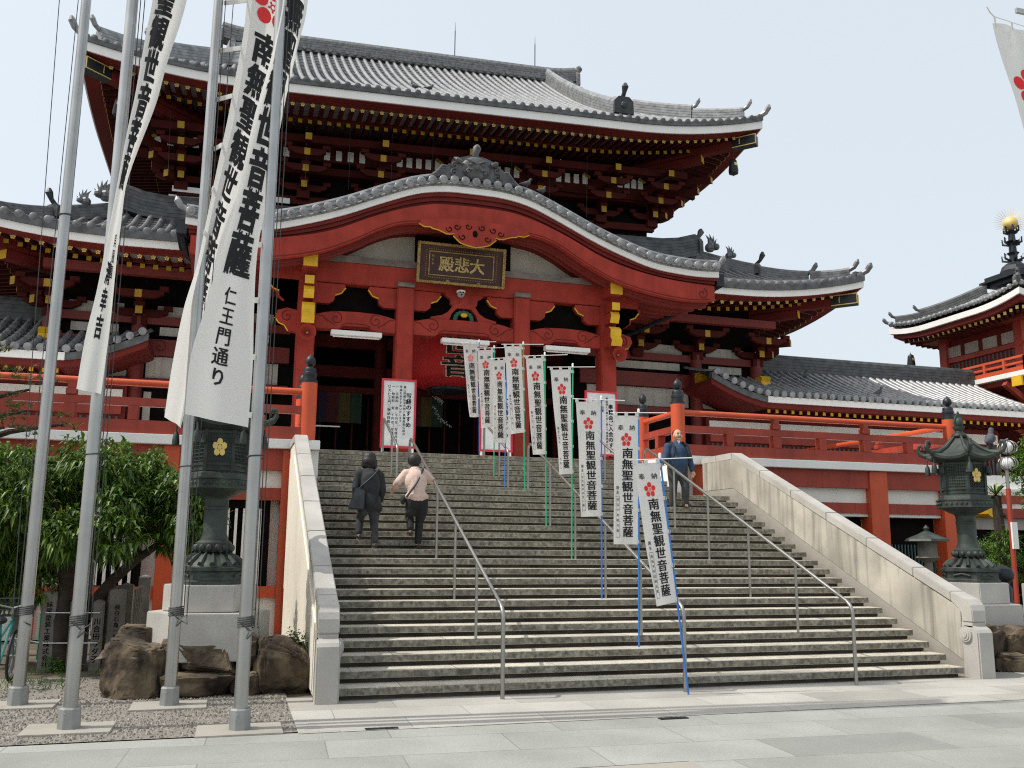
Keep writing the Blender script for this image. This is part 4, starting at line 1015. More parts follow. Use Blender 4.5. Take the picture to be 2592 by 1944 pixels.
for k, pts in enumerate(([(1.14, 6.0), (1.4, 6.28), (1.52, 6.42)], [(2.35, 6.45), (2.5, 6.38), (2.62, 6.28)], [(2.33, 6.18), (2.55, 5.75), (2.9, 5.58)])):
    o = thing('paper_garland', ['pale folded paper garland right of the tall notice board', 'short pale paper garland behind the highest flag', 'longer pale paper garland hanging in the dark beside the flags'][k], 'garland', (pts[0][0], 16.4, pts[0][1]), 'paper garlands in the porch')
    one('tube', [(x, 16.4, z) for x, z in pts], .008, 5).build('cord', WIRE, o); b = MB()
    for i in range(26):
        t = i/25*(len(pts)-1); j = min(int(t), len(pts)-2); x = lerp(pts[j][0], pts[j+1][0], t-j); z = lerp(pts[j][1], pts[j+1][1], t-j); a = rnd.uniform(0, 6.28); b.bar((x, 16.39, z), (x+math.cos(a)*.07, 16.38, z+math.sin(a)*.07), .02, .004, 0, (0, 1, 0))
    b.build('paper_leaf', mat('garland_paper%d' % k, (.30, .30, .26), .8), o)

# ---- things hung or stood in the porch
pl = thing('name_plaque', 'dark brown framed plaque with three gold characters over the porch', 'plaque', (XC-.23, 12.6, 9.0))
x0, x1, z0, z1 = .98, 3.5, 9.02, 10.13; yb_, yt = 12.60, 12.42   # leans forward
def pf(u, v, o=0.0):  # u,v 0..1 from the top left
    return (lerp(x0, x1, u), lerp(yt, yb_, v)-o, lerp(z1, z0, v))
def pbox(b, u0, u1, v0, v1, o0, o1):
    vs = [pf(u, v, o) for o in (o0, o1) for u, v in ((u0, v0), (u1, v0), (u1, v1), (u0, v1))]; b.add(vs, [(0, 1, 2, 3), (7, 6, 5, 4), (0, 4, 5, 1), (1, 5, 6, 2), (2, 6, 7, 3), (3, 7, 4, 0)])
b = MB(); pbox(b, 0, 1, 0, 1, -.06, 0); b.build('board', BROWN, pl)
b = MB()
for e in ((0, .03, 0, 1), (.97, 1, 0, 1), (.03, .97, 0, .055), (.03, .97, .945, 1)): pbox(b, *e, .001, .05)
for i in range(24):
    for v in (.015, .985): c = pf((i+.5)/24, v, .05); b.ball(c, .035, 6)
for i in range(10):
    for u in (.008, .992): c = pf(u, (i+.5)/10, .05); b.ball(c, .035, 6)
b.build('outer_frame', DULLGOLD, pl)
b = MB()
for e in ((.13, .14, .2, .8), (.86, .87, .2, .8), (.14, .86, .2, .22), (.14, .86, .78, .80)): pbox(b, *e, .001, .02)
for i in range(30):
    for v in (.15, .85): c = pf(.12+.76*(i+.5)/30, v, .005); b.ball(c, .016, 5)
for i in range(12):
    for u in (.10, .90): c = pf(u, .16+.68*(i+.5)/12, .005); b.ball(c, .016, 5)
for u in (.35, .70): flower(b, pf(u, .93, .03), .06)
b.build('inner_frame', DULLGOLD, pl)
b = MB(); fn = lambda u, v: pf(u/2.52, v/1.11, .012)
for ch, cx in (('殿', .83), ('悲', 1.27), ('大', 1.71)): put(b, ch, fn, cx, .545, .44, .022)
column(b, '明玄寺', fn, .44, .36, .07, .1, .01, cuts=1)
b.build('gold_lettering', mat('gilded_letter', (.80, .60, .24), .4, .1, 6, metal=.2), pl)
# great red paper lantern
ln = thing('paper_lantern', 'huge red paper lantern with black brush characters hanging inside the porch', 'lantern', (XC+.1, 15.4, 6.5))
cx_, cy_, R_ = XC+.12, 15.5, 1.45
b = MB(); prof = [(.55, 6.58), (.9, 6.62), (1.25, 6.78), (R_, 7.15), (R_+.05, 8.0), (R_, 8.9), (1.1, 9.4), (.6, 9.5)]
pr2 = []
for i in range(len(prof)-1):
    for k in range(6): t = k/6; pr2.append((lerp(prof[i][0], prof[i+1][0], t)+(.012 if k % 2 else 0), lerp(prof[i][1], prof[i+1][1], t)))
pr2.append(prof[-1]); b.lathe(pr2, 40, (cx_, cy_, 0)); b.build('paper_body', LANTERNR, ln, smooth=True)
b = MB(); b.lathe([(.62, 6.5), (.62, 6.6), (.5, 6.62)], 24, (cx_, cy_, 0)); b.lathe([(.62, 9.48), (.62, 9.6)], 24, (cx_, cy_, 0)); b.build('rim', BLACKM, ln)
def lf(o):
    def f(u, v):
        z = 9.3-v; r = interp(prof[:], 0) if False else None
        for (r0, z0), (r1, z1) in zip(prof, prof[1:]):
            if z0 <= z <= z1: r = lerp(r0, r1, (z-z0)/(z1-z0)); break
        r = (r or .6)+o; a = u/R_; return (cx_+math.sin(a)*r, cy_-math.cos(a)*r, z)
    return f
b = MB(); c = MB()
for ch, v in (('観', 1.02), ('世', 1.66), ('音', 2.26)):
    put(b, ch, lf(.02), 0, v, .60, .075, cuts=8, sx=1.75); put(c, ch, lf(.034), 0, v, .60, .03, cuts=8, sx=1.75)
b.build('letter_outline', mat('letter_cream', (.60, .52, .38), .8), ln); c.build('lettering', INK, ln)
# horn loudspeakers
for sg in (-1, 1):
    x = CX[0]+.02 if sg < 0 else CX[3]+.17
    o = thing('horn_speaker', {-1: 'red horn loudspeaker on the left porch column', 1: 'red horn loudspeaker on the right porch column'}[sg], 'loudspeaker', (x, 12.86, 7.36), 'horn loudspeakers on the porch')
    b = MB(); k0 = 0; b.lathe([(.06, 0), (.07, .1), (.09, .2), (.15, .3), (.21, .36), (.225, .37), (.2, .355), (.13, .28), (.07, .2), (.02, .18)], 18, (x, 12.8, 7.36), 0, 0, 'y'); b.build('horn', RED, o, smooth=True)
    one('bar', (x, 12.86, 7.36), (x, 12.74, 7.36), .1, .12).build('bracket', DRED, o); one('ball', (x, 12.58, 7.36), .035, 8).build('driver_tip', mat('speaker_tip_%d' % (sg+1), (.45, .3, .27)), o)
# fluorescent battens under the rainbow beams
for i, nm in enumerate(('left', 'middle', 'right')):
    m_ = (CX[i]+CX[i+1])/2; o = thing('fluorescent_lamp', 'white unlit fluorescent batten under the %s porch beam' % nm, 'lamp', (m_, 12.8, 7.5), 'fluorescent battens in the porch')
    one('box', m_-.68, m_+.68, 12.68, 12.9, 7.40, 7.53).build('housing', WFASC, o, bevel=.01); one('tube', [(m_-.62, 12.79, 7.375), (m_+.62, 12.79, 7.375)], .022, 8).build('tube', PVC, o); one('box', m_-.1, m_+.1, 12.9, 12.95, 7.44, 7.6).build('fixing', BLACKM, o)
o = thing('security_camera', 'small round grey camera under the name plaque', 'camera', (2.32, 12.9, 8.85))
one('ball', (2.32, 12.86, 8.86), .11, 12).build('dome', mat('camera_grey', (.35, .34, .33), .4), o); one('lathe', [(.13, 8.9), (.13, 8.95)], 14, (2.32, 12.86, 0)).build('collar', WFASC, o)
b = MB(); [b.ball((2.32+dx, 12.765, 8.86+dz), .03, 6) for dx, dz in ((-.04, .03), (.04, .03), (0, -.04))]; b.build('lens', BLACKM, o)

# ---- notice boards on the terrace
def signboard(label, x0, x1, y, z0, z1, title, cols_, lean=0):
    o = thing('notice_board', label, 'notice board', ((x0+x1)/2, y, 4.05), 'red framed notice boards')
    one('box', x0+.05, x1-.05, y-.012, y+.02, z0+.05, z1-.05).build('panel', mat('board_white', (.72, .74, .74), .5) if 'board_white' not in MATS else MATS['board_white'], o)
    b = MB(); b.box(x0, x0+.05, y-.03, y+.03, z0, z1); b.box(x1-.05, x1, y-.03, y+.03, z0, z1); b.box(x0+.05, x1-.05, y-.03, y+.03, z1-.05, z1); b.box(x0+.05, x1-.05, y-.03, y+.03, z0, z0+.05); b.build('frame', mat('frame_red', (.60, .03, .05), .4) if 'frame_red' not in MATS else MATS['frame_red'], o)
    b = MB(); [b.box(x-.025, x+.025, y-.02, y+.02, 4.05, z0-.002) for x in (x0+.06, x1-.06)]; b.build('leg', WFASC, o)
    W_ = x1-x0; fn = lambda u, v: (x0+u, y-.016, z1-v); b = MB()
    column(b, title, fn, W_-.19, .42, .145, .15, .035)
    for i, (tx, top_, sz) in enumerate(cols_): column(b, tx, fn, W_-.30-i*(W_-.40)/max(1, len(cols_)), top_, sz, sz*1.12, .012, cuts=1)
    b.build('lettering', INK, o)
signboard('tall red framed white notice board left of the stair centre, beside the great lantern', -.03, .86, 11.45, 4.29, 6.06, '写経のすすめ', [('當山所蔵弘法大師ご真筆般若心経の', .2, .072), ('写経をおすすめいたします。', .2, .072), ('一、志納料　金、千円也（写経用紙）', .2, .082), ('一、納経料　金、千円也（写経道具）', .2, .082), ('○大仁王門二階納経殿に', .2, .09)])
signboard('red framed white notice board half hidden behind the white flags', 2.55, 3.45, 11.45, 4.29, 6.06, 'ご祈祷のすすめ', [('毎日のご祈祷をお受けいたしますので', .2, .075), ('どうぞお申し出ください', .2, .075), ('午前九時・午後三時', .2, .085)])
signboard('red framed white notice board near the right porch column', 5.5, 6.43, 11.45, 4.29, 6.06, '奉賛会ご入会のすすめ', [('観音様とご縁を深く結んで報恩感謝の心と', .2, .07), ('一、会費', .25, .085), ('一、お守り', .25, .085), ('○入会', .25, .09)])
o = thing('traffic_cone', 'small red traffic cone behind the left balcony railing', 'cone', (-2.95, 8.9, 4.05))
one('lathe', [(.16, 4.07), (.04, 4.6), (.03, 4.62)], 14, (-2.95, 8.9, 0)).build('cone', VERM2, o, smooth=True); one('box', -3.15, -2.75, 8.7, 9.1, 4.05, 4.07).build('foot', VERM2, o)

# ---- bronze wind bells under the eave corners
def bell(label, p):
    o = thing('wind_bell', label, 'bell', p, 'bronze wind bells')
    x, y, z = p
    one('lathe', [(.16, z-.62), (.17, z-.5), (.13, z-.2), (.12, z-.14), (.05, z-.08)], 12, (x, y, 0)).build('bell', BLACKM, o, smooth=True); one('tube', [(x, y, z), (x, y, z-.1)], .015, 6).build('hook', WIRE, o)
    one('box', x-.05, x+.05, y-.168, y-.155, z-.36, z-.26).build('gilt_emblem', GOLD, o); one('tube', [(x, y, z-.55), (x, y, z-.7)], .03, 6).build('clapper', WIRE, o)
bell('bronze wind bell under the right corner of the upper roof', (12.55, 15.25, 15.35)); bell('bronze wind bell under the left corner of the upper roof', (-7.3, 15.35, 14.6))
# ---------------- small dedication flags up the stair centre ----------------
def cloth_fn(tl, tr, br, bl, amp, ph, fold=1.0):
    tl, tr, br, bl = map(Vector, (tl, tr, br, bl)); n = (tr-tl).cross(bl-tl).normalized()
    if n.y > 0: n = -n
    def f(s, t, o=0.0):
        p = tl.lerp(tr, s).lerp(bl.lerp(br, s), t)
        wv = amp*(math.sin(s*4.2*fold+t*5.5+ph)*.6+math.sin(t*9-s*3+ph*2)*.4)*(.35+.65*t)*(1-.65*s)
        return p+n*(wv+o)
    return f
def nobori(i, x, y, z0, top, tl, tr, br, bl, polemat, name, label, lean=0, ink=None):
    o = thing('dedication_flag', label, 'flag', (x, y, z0), 'white dedication flags along the middle handrail')
    b = MB(); b.tube([(x, y, z0), (top[0], y, top[1])], .014, 8); b.build('pole', polemat, o, smooth=True)
    b = MB(); L0 = Vector((tl[0]-.06, y-.015, tl[1]+.045)); d = (Vector((tr[0], y-.015, tr[1]+.045))-L0).normalized(); b.tube([L0, L0+d*.92], .007, 6); b.build('crossbar', PVC, o)
    one('lathe', [(.018, top[1]-.02), (.02, top[1]+.03), (.012, top[1]+.05)], 8, (top[0], y, 0)).build('pole_cap', PVC, o)
    yy = y-.02; W_ = .44; H_ = 1.83
    f = cloth_fn((tl[0], yy, tl[1]), (tr[0], yy, tr[1]), (br[0], yy, br[1]), (bl[0], yy, bl[1]), .035 if i > 1 else .07, i*1.7)
    b = MB(); b.grid(lambda s, t: f(s, t), 10, 30)
    c = b.build('cloth', CLOTH, o, smooth=True)
    b = MB()
    for k in range(3): p = f(k/2*.92+.04, 0); b.bar(p-Vector((0, 0, .01)), p+Vector((0, 0, .055)), .05, .012, 0, (0, 1, 0))
    for k in range(5):
        t = .02+k*.24; p = f(1, t); q = Vector((lerp(x, top[0], (p.z-z0)/(top[1]-z0)), y, p.z)); b.bar(p-Vector((.02, 0, 0)), q+Vector((.02, 0, 0)), .012, .05)
    b.build('fixing_loop', CLOTH, c)
    fn = lambda u, v: f(u, v/ (H_/W_), .006)       # u in cloth widths, v in the same unit
    b = MB(); put(b, '奉', fn, .25, .40, .20, .012, 0, 1.25); put(b, '納', fn, .75, .40, .20, .012, 0, 1.25)
    column(b, '南無聖観世音菩薩', fn, .56, 1.23, .355, .362, .036, 0, 1.28)
    column(b, '施主', fn, .15, 2.35, .12, .15, .02, cuts=1)
    for u0, u1, v0, v1 in ((.08, .09, 2.62, 3.95), (.22, .23, 2.62, 3.95), (.08, .23, 2.62, 2.63), (.08, .23, 3.94, 3.95)):
        b.add([fn(u0, v0), fn(u1, v0), fn(u1, v1), fn(u0, v1)], [(0, 1, 2, 3)])
    column(b, name, fn, .155, 2.74, .10, 1.15/len(name), .012, cuts=1); b.build('lettering', INK, c)
    b = MB(); plum(b, fn, .5, .80, .24); b.build('plum_emblem', ink or REDINK, c)
NB = [
 (1, 2.21, 10.1, 4.05, (2.16, 6.89), (1.74, 6.78), (2.1, 6.82), (2.17, 4.99), (1.94, 4.97), BLUEP, '中村　千代', 'white flag with faded red plum crest on blue pole at stair top', PINKINK),
 (2, 2.21, 8.75, 3.45, (2.18, 6.46), (1.77, 6.36), (2.14, 6.40), (2.16, 4.57), (1.88, 4.54), GREENP, '本町　一同', 'white flag on green pole, second from the top of the stairs', None),
 (3, 2.25, 8.0, 3.15, (2.27, 6.09), (1.93, 5.98), (2.22, 6.02), (2.28, 4.14), (1.97, 4.13), BLUEP, '昭和　太一', 'white flag on blue pole, third from the stair top, partly covered at its right', None),
 (4, 2.21, 6.39, 3.00, (2.16, 6.05), (1.74, 5.96), (2.11, 5.99), (2.19, 4.18), (1.90, 4.13), GREENP, '熱田　商店', 'white flag on green pole standing taller than its neighbours on the landing', None),
 (5, 2.21, 5.01, 2.25, (2.17, 5.55), (1.78, 5.44), (2.13, 5.48), (2.19, 3.60), (1.92, 3.58), GREENP, '北区　石田', 'white flag on green pole in front of the half hidden notice board', None),
 (6, 2.21, 3.64, 1.65, (2.24, 5.07), (1.81, 4.97), (2.19, 5.00), (2.22, 3.13), (1.98, 3.11), GREENP, '西区　・　石原', 'white flag on green pole, lowest of the green poled flags', None),
 (7, 2.21, 2.27, 1.05, (2.23, 4.27), (1.78, 4.19), (2.18, 4.20), (2.21, 2.35), (1.86, 2.33), BLUEP, '名古屋市中又一殿', 'white flag on blue pole, third from the foot of the stairs', None),
 (8, 2.22, .90, .45, (2.27, 3.86), (1.87, 3.78), (2.25, 3.80), (2.22, 1.90), (1.84, 1.90), BLUEP, '西区中村敏也殿', 'white flag on blue pole, second from the foot of the stairs, hanging straight', None),
 (9, 2.27, -.50, 0, (1.93, 3.05), (1.54, 2.94), (1.90, 2.97), (2.13, 1.16), (1.82, 1.11), BLUEP, '熱田中村印刷店殿', 'white flag on leaning blue pole at the foot of the stairs', None)]
for i, x, y, z0, top, tl, tr, br, bl, pm, nm, lb, ink in NB: nobori(i, x, y, z0, top, tl, tr, br, bl, pm, nm, lb, 0, ink)

# ---------------- tall flagpoles and long banners ----------------
def flagpole(label, base, r0=.07, h=13.6, arm=(1, 0), halyard=-1, sag=.03):
    x, y = base; o = thing('flagpole', label, 'flagpole', (x, y, 0), 'tall aluminium flagpoles')
    b = MB(); b.tube([(x, y, .19), (x, y, 4), (x, y, 8), (x, y, h)], [r0, r0*.97, r0*.9, r0*.7], 24); b.build('pole', ALU, o, smooth=True)
    b = MB(); b.lathe([(.115, -.01), (.108, .20), (.10, .215)], 8, (x, y, .0), PI/8); b.ball((x-.03, y-.105, .16), .011, 6); b.build('socket', ALUD, o, bevel=.006)
    one('box', x-.42, x+.42, y-.30, y+.30, -.03, .012).build('base_slab', CONC, o, bevel=.006)
    T = V3((x, y, h)); d = V3((*arm, 0)).normalized(); b = MB(); b.bar(T, T+d*1.15, .06, .11); b.build('top_arm', ALU, o)
    b = MB(); hs = frange(1.0, h-.2, .6)
    for k, f in ((0, .0), (1, 1.0)): b.tube([(x+halyard*(r0+.02+.03*k+f*sag*(z/4)), y-.03+.03*k, z) for z in hs], .0055, 5)
    for zz in (1.0, 2.75 if halyard > 0 else 5.9):
        n = 5 if zz == 1.0 else 1
        for k in range(n): b.tube([(x+math.cos(a)*(r0+.008), y+math.sin(a)*(r0+.008), zz+.022*k+.005*a) for a in frange(0, 6.28, .52)], .0085, 5)
    q = V3((x, y, 1.0))
    if halyard > 0: b.tube([q+V3((-.05, -.08, .06)), q+V3((.05, -.09, -.02)), q+V3((.13, -.09, .03)), q+V3((.14, -.09, -.08)), q+V3((.08, -.09, -.04)), q+V3((.02, -.09, -.10))], .009, 5)
    else: b.tube([q+V3((-.07, -.02, -.02)), q+V3((.02, -.085, -.07)), q+V3((.07, -.05, -.1))], .008, 5)
    b.build('halyard', WIRE, o)
    return o
V3 = Vector
flagpole('tall aluminium flagpole nearest the left picture edge', (-5.72, .58), halyard=-1, sag=.09)
flagpole('tall aluminium flagpole carrying the narrow twisted banner', (-4.93, -1.07), halyard=1, sag=.005)
flagpole('tall aluminium flagpole whose socket stands in front of the boulders', (-4.05, .16), halyard=1)
flagpole('tall aluminium flagpole at the right edge of the widest banner', (-3.28, -1.53), halyard=1, sag=.01)
flagpole('tall aluminium flagpole whose arm reaches in at the upper right', (13.6, 3.0), arm=(-1, 0), h=13.62)

def long_banner(label, le, re, depth, content, names=None, ties=None, fold=.05, wave=3, ph=0, emblem=None, width=.9, extra=None):
    """cloth between two edge curves given as tables of (z, x) and (z, y); content: list of (text, top, size)"""
    z1, z0 = le[-1][0], le[0][0]
    lx = [(z, x) for z, x, y in le]; ly = [(z, y) for z, x, y in le]; rx = [(z, x) for z, x, y in re]; ry = [(z, y) for z, x, y in re]
    def f(s, t, o=0.0):
        zl = lerp(le[-1][0], le[0][0], t); zr = lerp(re[-1][0], re[0][0], t)
        a = Vector((interp(lx, zl), interp(ly, zl), zl)); c = Vector((interp(rx, zr), interp(ry, zr), zr)); p = a.lerp(c, s)
        n = (c-a).cross(Vector((0, 0, -1))).normalized()
        if n.y > 0: n = -n
        wv = fold*(math.sin(s*2*PI*wave/2+t*7+ph)*.55+math.sin(s*PI*1.3-t*4+ph*2)*.7)*math.sin(PI*min(1, max(0, s*.94+.03)))
        return p+n*(wv+o)
    o = thing('long_banner', label, 'banner', tuple(f(.5, 1)), 'long vertical banners on the flagpoles')
    b = MB(); b.grid(lambda s, t: f(s, t), 18, 70); c = b.build('cloth', CLOTH, o, smooth=True)
    H_ = (z1-z0)/width; fn = lambda u, v: f(u, v/H_, .008)
    b = MB()
    for tx, top_, sz, cx, step, bold in content: column(b, tx, fn, cx, top_, sz, step, bold, cuts=6)
    b.build('lettering', INK, c)
    if emblem: b = MB(); plum(b, fn, .5, emblem, .42); b.build('plum_emblem', REDINK, c)
    if ties:
        b = MB()
        for s, t, q in ties: p = f(s, t); b.bar(p, p.lerp(Vector(q), 1), .012, .06)
        b.build('tie_strap', CLOTH, c)
    return o
# widest banner, on the pole nearest the stairs
le = [(3.18, -4.01, -1.60), (3.81, -3.99, -1.61), (4.37, -3.87, -1.62), (4.86, -3.78, -1.62), (5.41, -3.66, -1.62), (5.96, -3.58, -1.62), (6.55, -3.50, -1.62), (7.44, -3.33, -1.62), (8.05, -3.26, -1.62), (11.9, -3.16, -1.62)]
re = [(3.07, -3.37, -1.58), (3.76, -3.36, -1.58), (4.33, -3.38, -1.58), (5.03, -3.38, -1.58), (5.61, -3.31, -1.57), (6.08, -3.26, -1.52), (6.95, -3.16, -1.42), (7.74, -3.04, -1.34), (8.10, -2.98, -1.3), (11.9, -2.75, -1.2)]
ties = [(1, .30+.0, (-3.28, -1.55, 9.0))]+[(1, lerp(.985, .70, k/4), (-3.30, -1.545, lerp(3.2, 5.75, k/4))) for k in range(5)]
long_banner('widest white banner, its lower end reading four small characters', le, re, 0, [('南無聖観世音菩薩', 4.53, .68, .50, .667, .07), ('仁王門通り', 9.84, .275, .46, .292, .03)], fold=.03, wave=2, ph=.5, emblem=3.4, width=.75, ties=ties)
# banner behind it, tied to the second row pole
le = [(3.35, -4.33, .05), (3.94, -4.29, .05), (4.72, -4.20, .05), (5.24, -4.09, .05), (5.78, -4.02, .05), (6.61, -3.92, .05), (7.30, -3.83, .05), (7.88, -3.77, .05), (8.46, -3.71, .05), (8.97, -3.69, .05), (13.2, -3.62, .05)]
re = [(3.28, -4.16, .50), (3.68, -4.10, .50), (4.40, -4.01, .50), (4.92, -3.92, .50), (5.69, -3.80, .50), (6.41, -3.62, .45), (7.13, -3.38, .42), (7.94, -3.18, .40), (8.90, -3.02, .40), (9.27, -3.0, .40), (13.2, -2.9, .4)]
ties = [(0, t, (-3.98, .17, lerp(13.2, 3.35, t)-.02)) for t in (.36, .43, .50, .57, .64, .70, .76)]
long_banner('long white banner tied by cloth straps along its left edge', le, re, 0, [('南無聖観世音菩薩', 6.0, .60, .50, .60, .06)], fold=.04, wave=2, ph=2.0, emblem=5.2, width=.8, ties=ties)
# narrow twisted banner
le = [(3.43, -5.11, -1.30), (3.99, -5.07, -1.30), (4.50, -5.00, -1.30), (5.36, -4.92, -1.30), (6.31, -4.84, -1.30), (6.76, -4.79, -1.30), (7.53, -4.73, -1.30), (7.97, -4.69, -1.30), (12.9, -4.55, -1.30)]
re = [(3.40, -4.88, -1.22), (4.16, -4.85, -1.22), (5.00, -4.84, -1.22), (5.24, -4.83, -1.22), (5.80, -4.80, -1.22), (6.75, -4.57, -1.22), (7.25, -4.49, -1.22), (8.01, -4.34, -1.22), (12.9, -3.8, -1.2)]
long_banner('narrow twisted white banner hanging almost edge-on', le, re, 0, [('南無聖観世音菩薩', 5.07, .54, .40, .53, .07), ('清幸吉', 10.22, .34, .48, .37, .06), ('呉服園', 9.75, .2, .66, .22, .03)], fold=.03, wave=2, ph=1.2, width=.8)
# banner on the far right pole
le = [(8.9, 12.95, 3.15), (10.5, 12.55, 3.1), (11.6, 12.3, 3.1), (12.3, 12.05, 3.08), (12.9, 11.86, 3.05), (13.2, 11.78, 3.02)]
re = [(8.8, 13.5, 3.1), (10.5, 13.35, 3.05), (11.6, 13.2, 3.02), (12.3, 13.05, 3.0), (12.9, 12.9, 3.0), (13.2, 12.8, 3.0)]
bn = long_banner('white banner with red plum crest hanging from the arm at the upper right', le, re, 0, [('南無聖観世音菩薩', 3.0, .4, .5, .42, .05)], fold=.06, wave=2, ph=.4, emblem=1.35, width=1.0)
b = MB(); b.tube([(11.82, 3.0, 13.36), (12.85, 3.0, 13.25)], .012, 5)
for t in (0.05, .5, .95): x = lerp(11.80, 12.82, t); b.bar((x, 3.02, 13.36-.11*t), (x+.02, 3.02, 13.13), .05, .012, 0, (0, 1, 0))
b.tube([(11.65, 3.0, 13.56), (11.72, 3.0, 13.45), (11.82, 3.0, 13.36)], .014, 5)
b.build('hanging_rod', CLOTH, bn)
# ---------------- people ----------------
def solid(name, shapes, voxel, m, parent=None, smooth_iter=4, loc=None, extra=None):
    """one continuous skin grown over limbs (tapered tubes) and masses (balls), by voxel remesh"""
    b = MB()
    for s in shapes:
        if s[0] == 'l':      # limb: points, radii
            P_ = [Vector(p) for p in s[1]]; b.tube(P_, list(s[2]), 12)
            for p, r in ((P_[0], s[2][0]), (P_[-1], s[2][-1])): b.ball(p, r, 12)
            for p, r in zip(P_[1:-1], s[2][1:-1]): b.ball(p, r*.99, 12)
        else: b.ball(s[1], s[2], 14, 0, s[3] if len(s) > 3 else (1, 1, 1))
    t = b.build('tmp', m); md = t.modifiers.new('r', 'REMESH'); md.mode = 'VOXEL'; md.voxel_size = voxel
    sm = t.modifiers.new('s', 'SMOOTH'); sm.factor = .5; sm.iterations = smooth_iter
    dg = bpy.context.evaluated_depsgraph_get(); me = bpy.data.meshes.new_from_object(t.evaluated_get(dg)); bpy.data.objects.remove(t)
    o = wloc(parent) if parent else Vector(loc or (0, 0, 0))
    for v in me.vertices: v.co -= o
    me.name = name; me.materials.clear(); me.materials.append(m)
    me.polygons.foreach_set('use_smooth', [True]*len(me.polygons))
    ob = bpy.data.objects.new(name, me); COL.objects.link(ob); ob.location = o if not parent else (0, 0, 0)
    if parent: ob.parent = parent
    return ob
def hand(c, d, side, sc_=1.0, curl=.5, upn=(0, 0, 1)):
    """palm, four bent fingers and a thumb: list of shapes; d points along the hand"""
    d = Vector(d).normalized(); u = Vector(upn); s = d.cross(u).normalized(); u = s.cross(d); c = Vector(c); out = []
    out.append(('b', c+d*.04*sc_, .042*sc_, (1, 1, .7)))
    for i, (ln, of) in enumerate(((.07, -.032), (.08, -.011), (.075, .011), (.06, .032))):
        a = c+d*.06*sc_+s*of*sc_; b_ = a+d*ln*.55*sc_-u*ln*curl*.35*sc_; e = b_+d*ln*.35*sc_-u*ln*curl*.8*sc_
        out.append(('l', (a, b_, e), (.0105*sc_, .0095*sc_, .008*sc_)))
    a = c+d*.015*sc_+s*side*.035*sc_; out.append(('l', (a, a+d*.035*sc_+s*side*.025*sc_-u*.01, a+d*.065*sc_+s*side*.022*sc_-u*.02), (.013*sc_, .011*sc_, .009*sc_)))
    return out
WOOL = mat('pale_knit', (.58, .43, .37), .9, .08, 30, .25, 90)
BLACKC = mat('black_coat', (.022, .023, .026), .85, .3, 10, .1, 40)
GREYT = mat('dark_grey_trousers', (.040, .043, .045), .9, .25, 8, .1, 40)
BLKT = mat('black_trousers', (.012, .012, .014), .85, .3, 8, .1, 40)
SHOE = mat('dark_shoe', (.02, .017, .016), .4, .3, 20)
DENIM = mat('blue_shirt', (.028, .058, .115), .85, .2, 9, .15, 50)
BAGM = mat('dark_bag', (.020, .026, .032), .6, .3, 8)
def woman(label, X, Y, F1, F2, hip, neck, head, shL, shR, elL, elR, haL, haR, cloth, trous, hairfun, hairlabel):
    """seen from behind, climbing"""
    Lf, Rf = Vector(F1), Vector(F2); hip = Vector(hip); neck = Vector(neck); head = Vector(head)
    kn = lambda h, f, fw_: (h+f)/2+Vector((0, fw_, .03))
    hL, hR = hip+Vector((-.09, 0, 0)), hip+Vector((.09, 0, 0)); kL = kn(hL, Lf+Vector((0, 0, .08)), .16); kR = kn(hR, Rf+Vector((0, 0, .08)), .06)
    base = (X, Y, min(Lf.z, Rf.z))
    ch = hip.lerp(neck, .62)
    body = [('b', head, .098, (.86, 1, 1.16)), ('b', head+Vector((0, .085, -.02)), .02), ('l', (neck-Vector((0, 0, .03)), head-Vector((0, .01, .05))), (.05, .05)),
            ('b', head+Vector((-.085, .0, -.02)), .02, (.5, 1, 1.4)), ('b', head+Vector((.085, .0, -.02)), .02, (.5, 1, 1.4)), ('b', head+Vector((0, .07, -.07)), .035),
            ('l', (hip, ch, neck-Vector((0, 0, .08))), (.13, .125, .09)), ('l', (shL, elL, haL), (.05, .042, .03)), ('l', (shR, elR, haR), (.05, .042, .03)), ('l', (shL, shR), (.06, .06)),
            ('l', (hL, kL, Lf+Vector((0, 0, .09))), (.085, .058, .04)), ('l', (hR, kR, Rf+Vector((0, 0, .09))), (.085, .058, .04)),
            ('l', (Lf+Vector((0, -.05, .05)), Lf+Vector((0, .12, .03))), (.038, .03)), ('l', (Rf+Vector((0, -.05, .05)), Rf+Vector((0, .12, .03))), (.038, .03))]
    dl = (Vector(haL)-Vector(elL)).normalized(); dr = (Vector(haR)-Vector(elR)).normalized()
    body += hand(haL, dl, 1, .9, .6)+hand(haR, dr, -1, .9, .8)
    p = solid('person', body, .0085, SKIN, None, 3, base); props(p, label, 'person')
    t = [('l', (hL+Vector((0, 0, .06)), hL-Vector((0, .0, .12)), kL, Lf+Vector((0, -.01, .13))), (.11, .105, .074, .062)), ('l', (hR+Vector((0, 0, .06)), hR-Vector((0, 0, .12)), kR, Rf+Vector((0, -.01, .13))), (.11, .105, .074, .062)), ('b', hip+Vector((0, -.03, -.0)), .145, (1.15, .9, .9))]
    solid('trousers', t, .014, trous, p)
    sh = []
    for f in (Lf, Rf): sh += [('l', (f+Vector((0, -.075, .04)), f+Vector((0, .03, .045)), f+Vector((0, .14, .03))), (.042, .043, .032)), ('l', (f+Vector((0, -.08, .02)), f+Vector((0, .15, .02))), (.03, .026))]
    solid('shoes', sh, .011, SHOE, p)
    return p, hL, hR, ch
